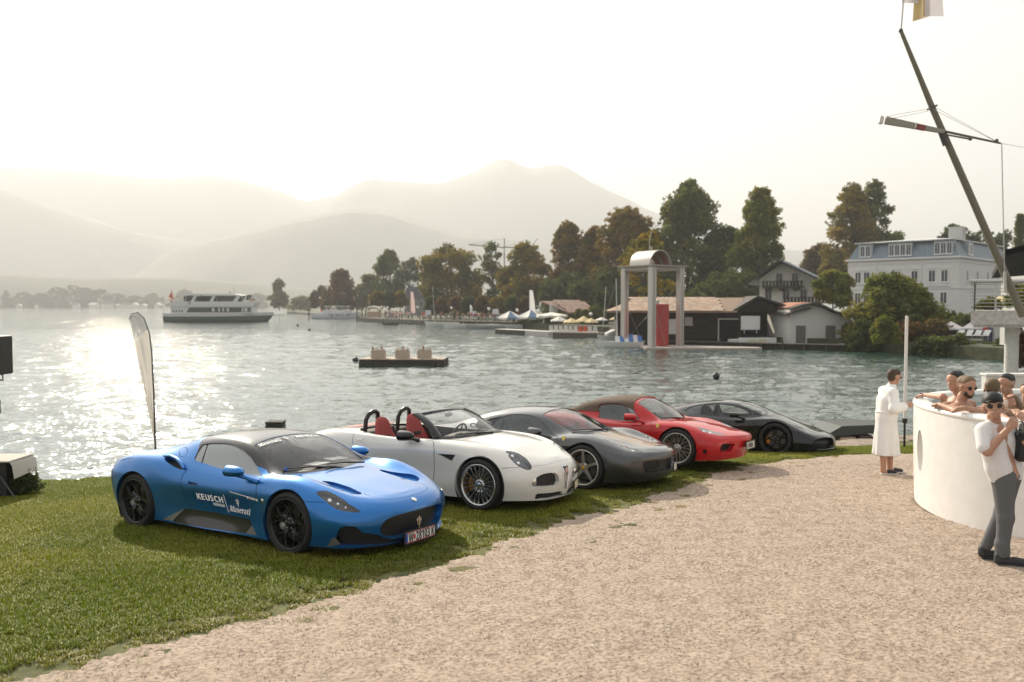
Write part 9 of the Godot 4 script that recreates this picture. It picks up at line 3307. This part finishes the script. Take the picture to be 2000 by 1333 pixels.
		fm.albedo_color = k[5].linear_to_srgb()
		fm.roughness = 0.8
		fm.backlight_enabled = true
		fm.backlight = Color(0.7,0.7,0.7)
		put("cloth", cl, fm, bn)
	for k in [[836, 611, 175.0, "white signboard left of the bare mast on the quay"], [925, 613, 166.0, "grey signboard between the ball shrubs"], [968, 609, 158.0, "white signboard on the quay left of the gazebos"]]:
		var sp:=at(k[0],k[1],k[2])
		var sg := thing("signboard", k[3], "sign", Vector3(sp.x, WATER + 0.95, sp.z))
		b = Buf.new()
		b.box(Vector3(0,sp.y - WATER - 0.95,0),Vector3(1.15,0.95,0.06),Basis(),0.02)
		put("panel", b, mat(0.56, 0.58, 0.6, 0.6), sg)
		b = Buf.new()
		for s in [-0.4,0.4]:
			b.bar(Vector3(s,0,-0.05),Vector3(s,sp.y - WATER - 1.0,-0.05),0.04,5)
		put("legs", b, mat(0.15, 0.15, 0.15, 0.6), sg)
	var cream:=mat(0.62,0.50,0.27,0.8)
	var pale:=mat(0.68,0.65,0.58,0.8)
	var blue:=mat(0.12,0.19,0.28,0.8)
	parasol("blue and white gazebo left before the white banner", 996, 620, 642, 150.0, 4.6, 1.15, pale, "blue and white gazebos", 8, blue)
	parasol("blue and white gazebo right under the white banner", 1037, 619, 642, 147.0, 5.0, 1.25, pale, "blue and white gazebos", 8, blue)
	parasol("wide flat white parasol before the pavilion", 1078, 616, 642, 143.0, 5.4, 0.5, pale, "")
	parasol("cream parasol with white top leftmost of the cream ones", 1092, 626, 648, 122.0, 2.5, 0.6, pale, "cream parasols by the pedal boats", 8)
	parasol("cream parasol left of the pair in the middle", 1116, 629, 650, 119.0, 2.3, 0.55, cream, "cream parasols by the pedal boats", 8)
	parasol("cream parasol tilted in the middle pair", 1140, 627, 650, 117.0, 2.2, 0.7, cream, "cream parasols by the pedal boats", 8)
	parasol("cream parasol right in the middle pair", 1155, 629, 650, 116.0, 2.0, 0.55, cream, "cream parasols by the pedal boats", 8)
	parasol("small white parasol beside the little sailing boat", 1175, 625, 648, 124.0, 1.8, 0.4, pale, "")
	parasol("small yellowish parasol left of the dark boathouse", 1199, 624, 648, 112.0, 1.2, 0.3, cream, "")
	parasol("cream parasol on the terrace behind the leaning mast", 1955, 589, 612, 42.0, 1.25, 0.28, cream, "", 8)
	for k in [[1012, 1062, 622, 642, 151.0, "clipped green hedge right of the gazebos"], [1062, 1122, 617, 642, 146.0, "clipped green hedge behind the cream parasols"], [1122, 1192, 607, 642, 138.0, "tall clipped hedge with yellow top left of the boathouse"]]:
		var x0:=at(k[0],k[3],k[4])
		var x1:=at(k[1],k[3],k[4])
		tree("hedge", k[5], "hedge", (x0 + x1) * 0.5, at(k[0], k[2], k[4]).y - x0.y, x1.x - x0.x, 0.0, "box", Color(0.035, 0.045, 0.012), Color(0.08, 0.09, 0.02), Color(0.2, 0.15, 0.03), 0.15, 500 + int(k[0]), 1.5, 1.0)
	var po := placed("pontoon", "dark floating pontoon with white edge before the gazebos", "pontoon", on(968, 652), on(1025, 655))
	b = Buf.new()
	var pl:=on(968,652).distance_to(on(1025,655))
	b.box(Vector3(pl/2,0.3,-0.8),Vector3(pl,0.6,1.8),Basis(),0.04)
	put("float_body", b, mat(0.06, 0.052, 0.042, 0.9), po)
	b = Buf.new()
	b.box(Vector3(pl/2,0.63,-0.8),Vector3(pl+0.1,0.06,1.9),Basis(),0.02)
	put("edge", b, mat(0.5, 0.48, 0.44, 0.8), po)
	var pw := placed("pontoon", "grey floating pontoon between the dark one and the pedal boats", "pontoon", on(1026, 655), on(1072, 658))
	b = Buf.new()
	pl = on(1026,655).distance_to(on(1072,658))
	b.box(Vector3(pl/2,0.3,-0.8),Vector3(pl,0.7,1.8),Basis(),0.04)
	put("float_body", b, mat(0.42, 0.40, 0.38, 0.8), pw)
	var st := placed("landing_stage", "brown wooden landing stage under the cream parasols", "jetty", on(1080, 660), on(1176, 662))
	b = Buf.new()
	pl = on(1080,660).distance_to(on(1176,662))
	b.box(Vector3(pl/2,0.3,-1.2),Vector3(pl,0.75,2.6),Basis(),0.03)
	put("deck", b, mat(0.10, 0.08, 0.06, 0.9), st)
	for k in [[[915, 478, 985, 484], [985, 466, 985, 494], [960, 470, 940, 480], "thin tower crane with long jib far behind the park, left one"], [[985, 483, 1052, 486], [1028, 468, 1038, 492], [1050, 466, 1036, 484], "thin tower crane with raised jib far behind the park, right one"]]:
		var cr := thing("crane", k[3], "crane", Vector3.ZERO, 0.0, "cranes behind the park")
		b = Buf.new()
		b.bar(at(k[0][0],k[0][1],620),at(k[0][2],k[0][3],620),0.5,4)
		put("jib", b, mat(0.14, 0.13, 0.11, 0.8), cr)
		b = Buf.new()
		b.bar(at(k[1][0],k[1][1],620),at(k[1][2],k[1][3],620),0.4,4)
		b.bar(at(k[1][0],k[1][3],620),at(k[1][0],600,620),0.5,4)
		put("tower", b, mat(0.14, 0.13, 0.11, 0.8), cr)
		b = Buf.new()
		b.bar(at(k[2][0],k[2][1],620),at(k[2][2],k[2][3],620),0.3,4)
		b.bar(at(k[1][0],k[1][1],620),at(k[0][0],k[0][1],620),0.1,4)
		b.bar(at(k[1][0],k[1][1],620),at(k[0][2],k[0][3],620),0.1,4)
		put("tie_rods", b, mat(0.14, 0.13, 0.11, 0.8), cr)
func build_left() -> void:
	var d:=14.2
	var p:=at(303,893,d)
	p.y = ground_y(p.x,p.z)
	var o := thing("beach_flag", "half transparent grey teardrop banner on a thin pole behind the blue car", "banner", p)
	var pts:=[]
	for k in [[303,878],[300,770],[296,690],[291,650],[281,622],[268,610],[256,614],[251,624]]:
		pts.append(at(k[0],k[1],d) - p)
	pts.push_front(Vector3(0,0,0))
	var b:=Buf.new()
	b.tube(pts,[0.018,0.016,0.014,0.012,0.01,0.008,0.007,0.006,0.006],8)
	put("pole", b, mat(0.05, 0.05, 0.045, 0.5), o)
	b = Buf.new()
	b.lathe([Vector2(0.18,0.0),Vector2(0.18,0.03),Vector2(0.04,0.05)],18)
	put("base_plate", b, mat(0.05, 0.05, 0.05, 0.7), o)
	var lines:=[]
	var left:=[[302,872],[284,780],[272,720],[262,672],[257,645],[255,632],[253,627],[251.5,625]]
	var right:=[[303,872],[300,770],[296,690],[291,650],[281,622],[268,610],[256,614],[252,623]]
	for i in 29:
		var u:=i/4.0
		var k:=mini(int(u),6)
		var w:=u - k
		var r:=PackedVector3Array()
		var l0:=Vector2(left[k][0],left[k][1]).lerp(Vector2(left[k+1][0],left[k+1][1]),w)
		var r0:=Vector2(right[k][0],right[k][1]).lerp(Vector2(right[k+1][0],right[k+1][1]),w)
		for j in 13:
			var v:=j/12.0
			var q:=l0.lerp(r0,v)
			var fold:=sin(v*14.0+u*1.3)*0.02*sin(PI*v)+sin(v*5.0 - u*2.0)*0.02*sin(PI*v)
			r.append(at(q.x,q.y,d+fold) - p)
		lines.append(r)
	var low:=Buf.new()
	low.skin(lines.slice(0,14))
	var cloth:=StandardMaterial3D.new()
	cloth.albedo_color = lin(0.27,0.255,0.24)
	cloth.roughness = 0.8
	cloth.backlight_enabled = true
	cloth.backlight = Color(0.75,0.74,0.72)
	put("grey_cloth", low, cloth, o)
	var net:=Buf.new()
	net.skin(lines.slice(13))
	var mesh:=StandardMaterial3D.new()
	mesh.transparency = BaseMaterial3D.TRANSPARENCY_ALPHA
	mesh.albedo_color = Color(0.62,0.60,0.59,0.55)
	mesh.roughness = 0.7
	put("net_cloth", net, mesh, o)
	var ds:=12.6
	var s:=at(-22,694,ds)
	o = thing("loudspeaker", "dark loudspeaker on a stand cut by the left edge", "loudspeaker", Vector3(s.x, ground_y(s.x, s.z), s.z))
	var y:=s.y - o.position.y
	b = Buf.new()
	b.box(Vector3(0,y,0),Vector3(0.49,0.58,0.4),Basis(),0.02)
	put("cabinet", b, mat(0.03, 0.026, 0.022, 0.6), o)
	b = Buf.new()
	b.box(Vector3(0,y,0.204),Vector3(0.42,0.5,0.01),Basis(),0.004)
	put("grille", b, mat(0.015, 0.014, 0.013, 0.7), o)
	b = Buf.new()
	b.tube([Vector3(0.22,y - 0.28,0.05),Vector3(0.23,y - 0.37,0.05),Vector3(-0.1,y - 0.37,0.05)],[0.013],6)
	b.tube([Vector3(0,0,0),Vector3(0,y - 0.2,0)],[0.02],8)
	b.tube([Vector3(0.17,y - 0.66,0.05),Vector3(0.19,y - 0.86,0.08),Vector3(0.1,y - 0.86,0.08)],[0.012],6)
	for a in [0.3,2.4,4.5]:
		b.bar(Vector3(0,0.5,0),Vector3(cos(a)*0.45,0.0,sin(a)*0.45),0.012,6)
	put("stand", b, mat(0.05, 0.05, 0.05, 0.5), o)
	var pc:=at(2,936,12.9)
	pc.y = ground_y(pc.x,pc.z)
	o = thing("flight_case", "black case with pale cloth on top at the left edge of the lawn", "case", pc)
	b = Buf.new()
	b.box(Vector3(-0.15,0.27,0),Vector3(0.82,0.54,0.6),Basis(),0.02)
	put("case_body", b, mat(0.012, 0.011, 0.010, 0.6), o)
	b = Buf.new()
	b.box(Vector3(-0.12,0.565,0.02),Vector3(0.9,0.03,0.66),Basis(),0.012)
	b.skin([PackedVector3Array([Vector3(0.3,0.57,-0.3),Vector3(0.32,0.57,0.33)]),PackedVector3Array([Vector3(0.38,0.53,-0.28),Vector3(0.37,0.5,0.34)]),PackedVector3Array([Vector3(0.45,0.36,-0.2),Vector3(0.41,0.31,0.36)])])
	put("cloth", b, mat(0.45, 0.42, 0.37, 0.9), o)
	tree("potted_plant", "low dark plant growing against the black case", "plant", pc + Vector3(0.29, 0, 0.0), 0.34, 0.26, 0.0, "round", Color(0.02, 0.03, 0.01), Color(0.05, 0.065, 0.02), Color(0.1, 0.09, 0.02), 0.1, 610, 1.0, 0.35)
	var mud:=sheet(steps(5.5,13.0,60),steps(-16.8,-27.0,70),func(x,z): return ground_y(x,z)+0.004+bump.get_noise_2d(x*2.0,z*2.0)*0.03,func(x,z): return -z>shore(x) - 2.2 and -z<shore(x)+0.9)
	struct("beach", mud, grain(Color(0.17, 0.13, 0.10), Color(0.3, 0.245, 0.2), 1.6, 0.9, 1.0, 88))
func _ready() -> void:
	build_setting()
	build_bank()
	build_villa()
	build_chalet()
	build_boathouses()
	build_tower()
	build_trees()
	build_promenade()
	build_boats()
	build_ships()
	build_cars()
	build_tub()
	build_right()
	build_people()
	build_left()
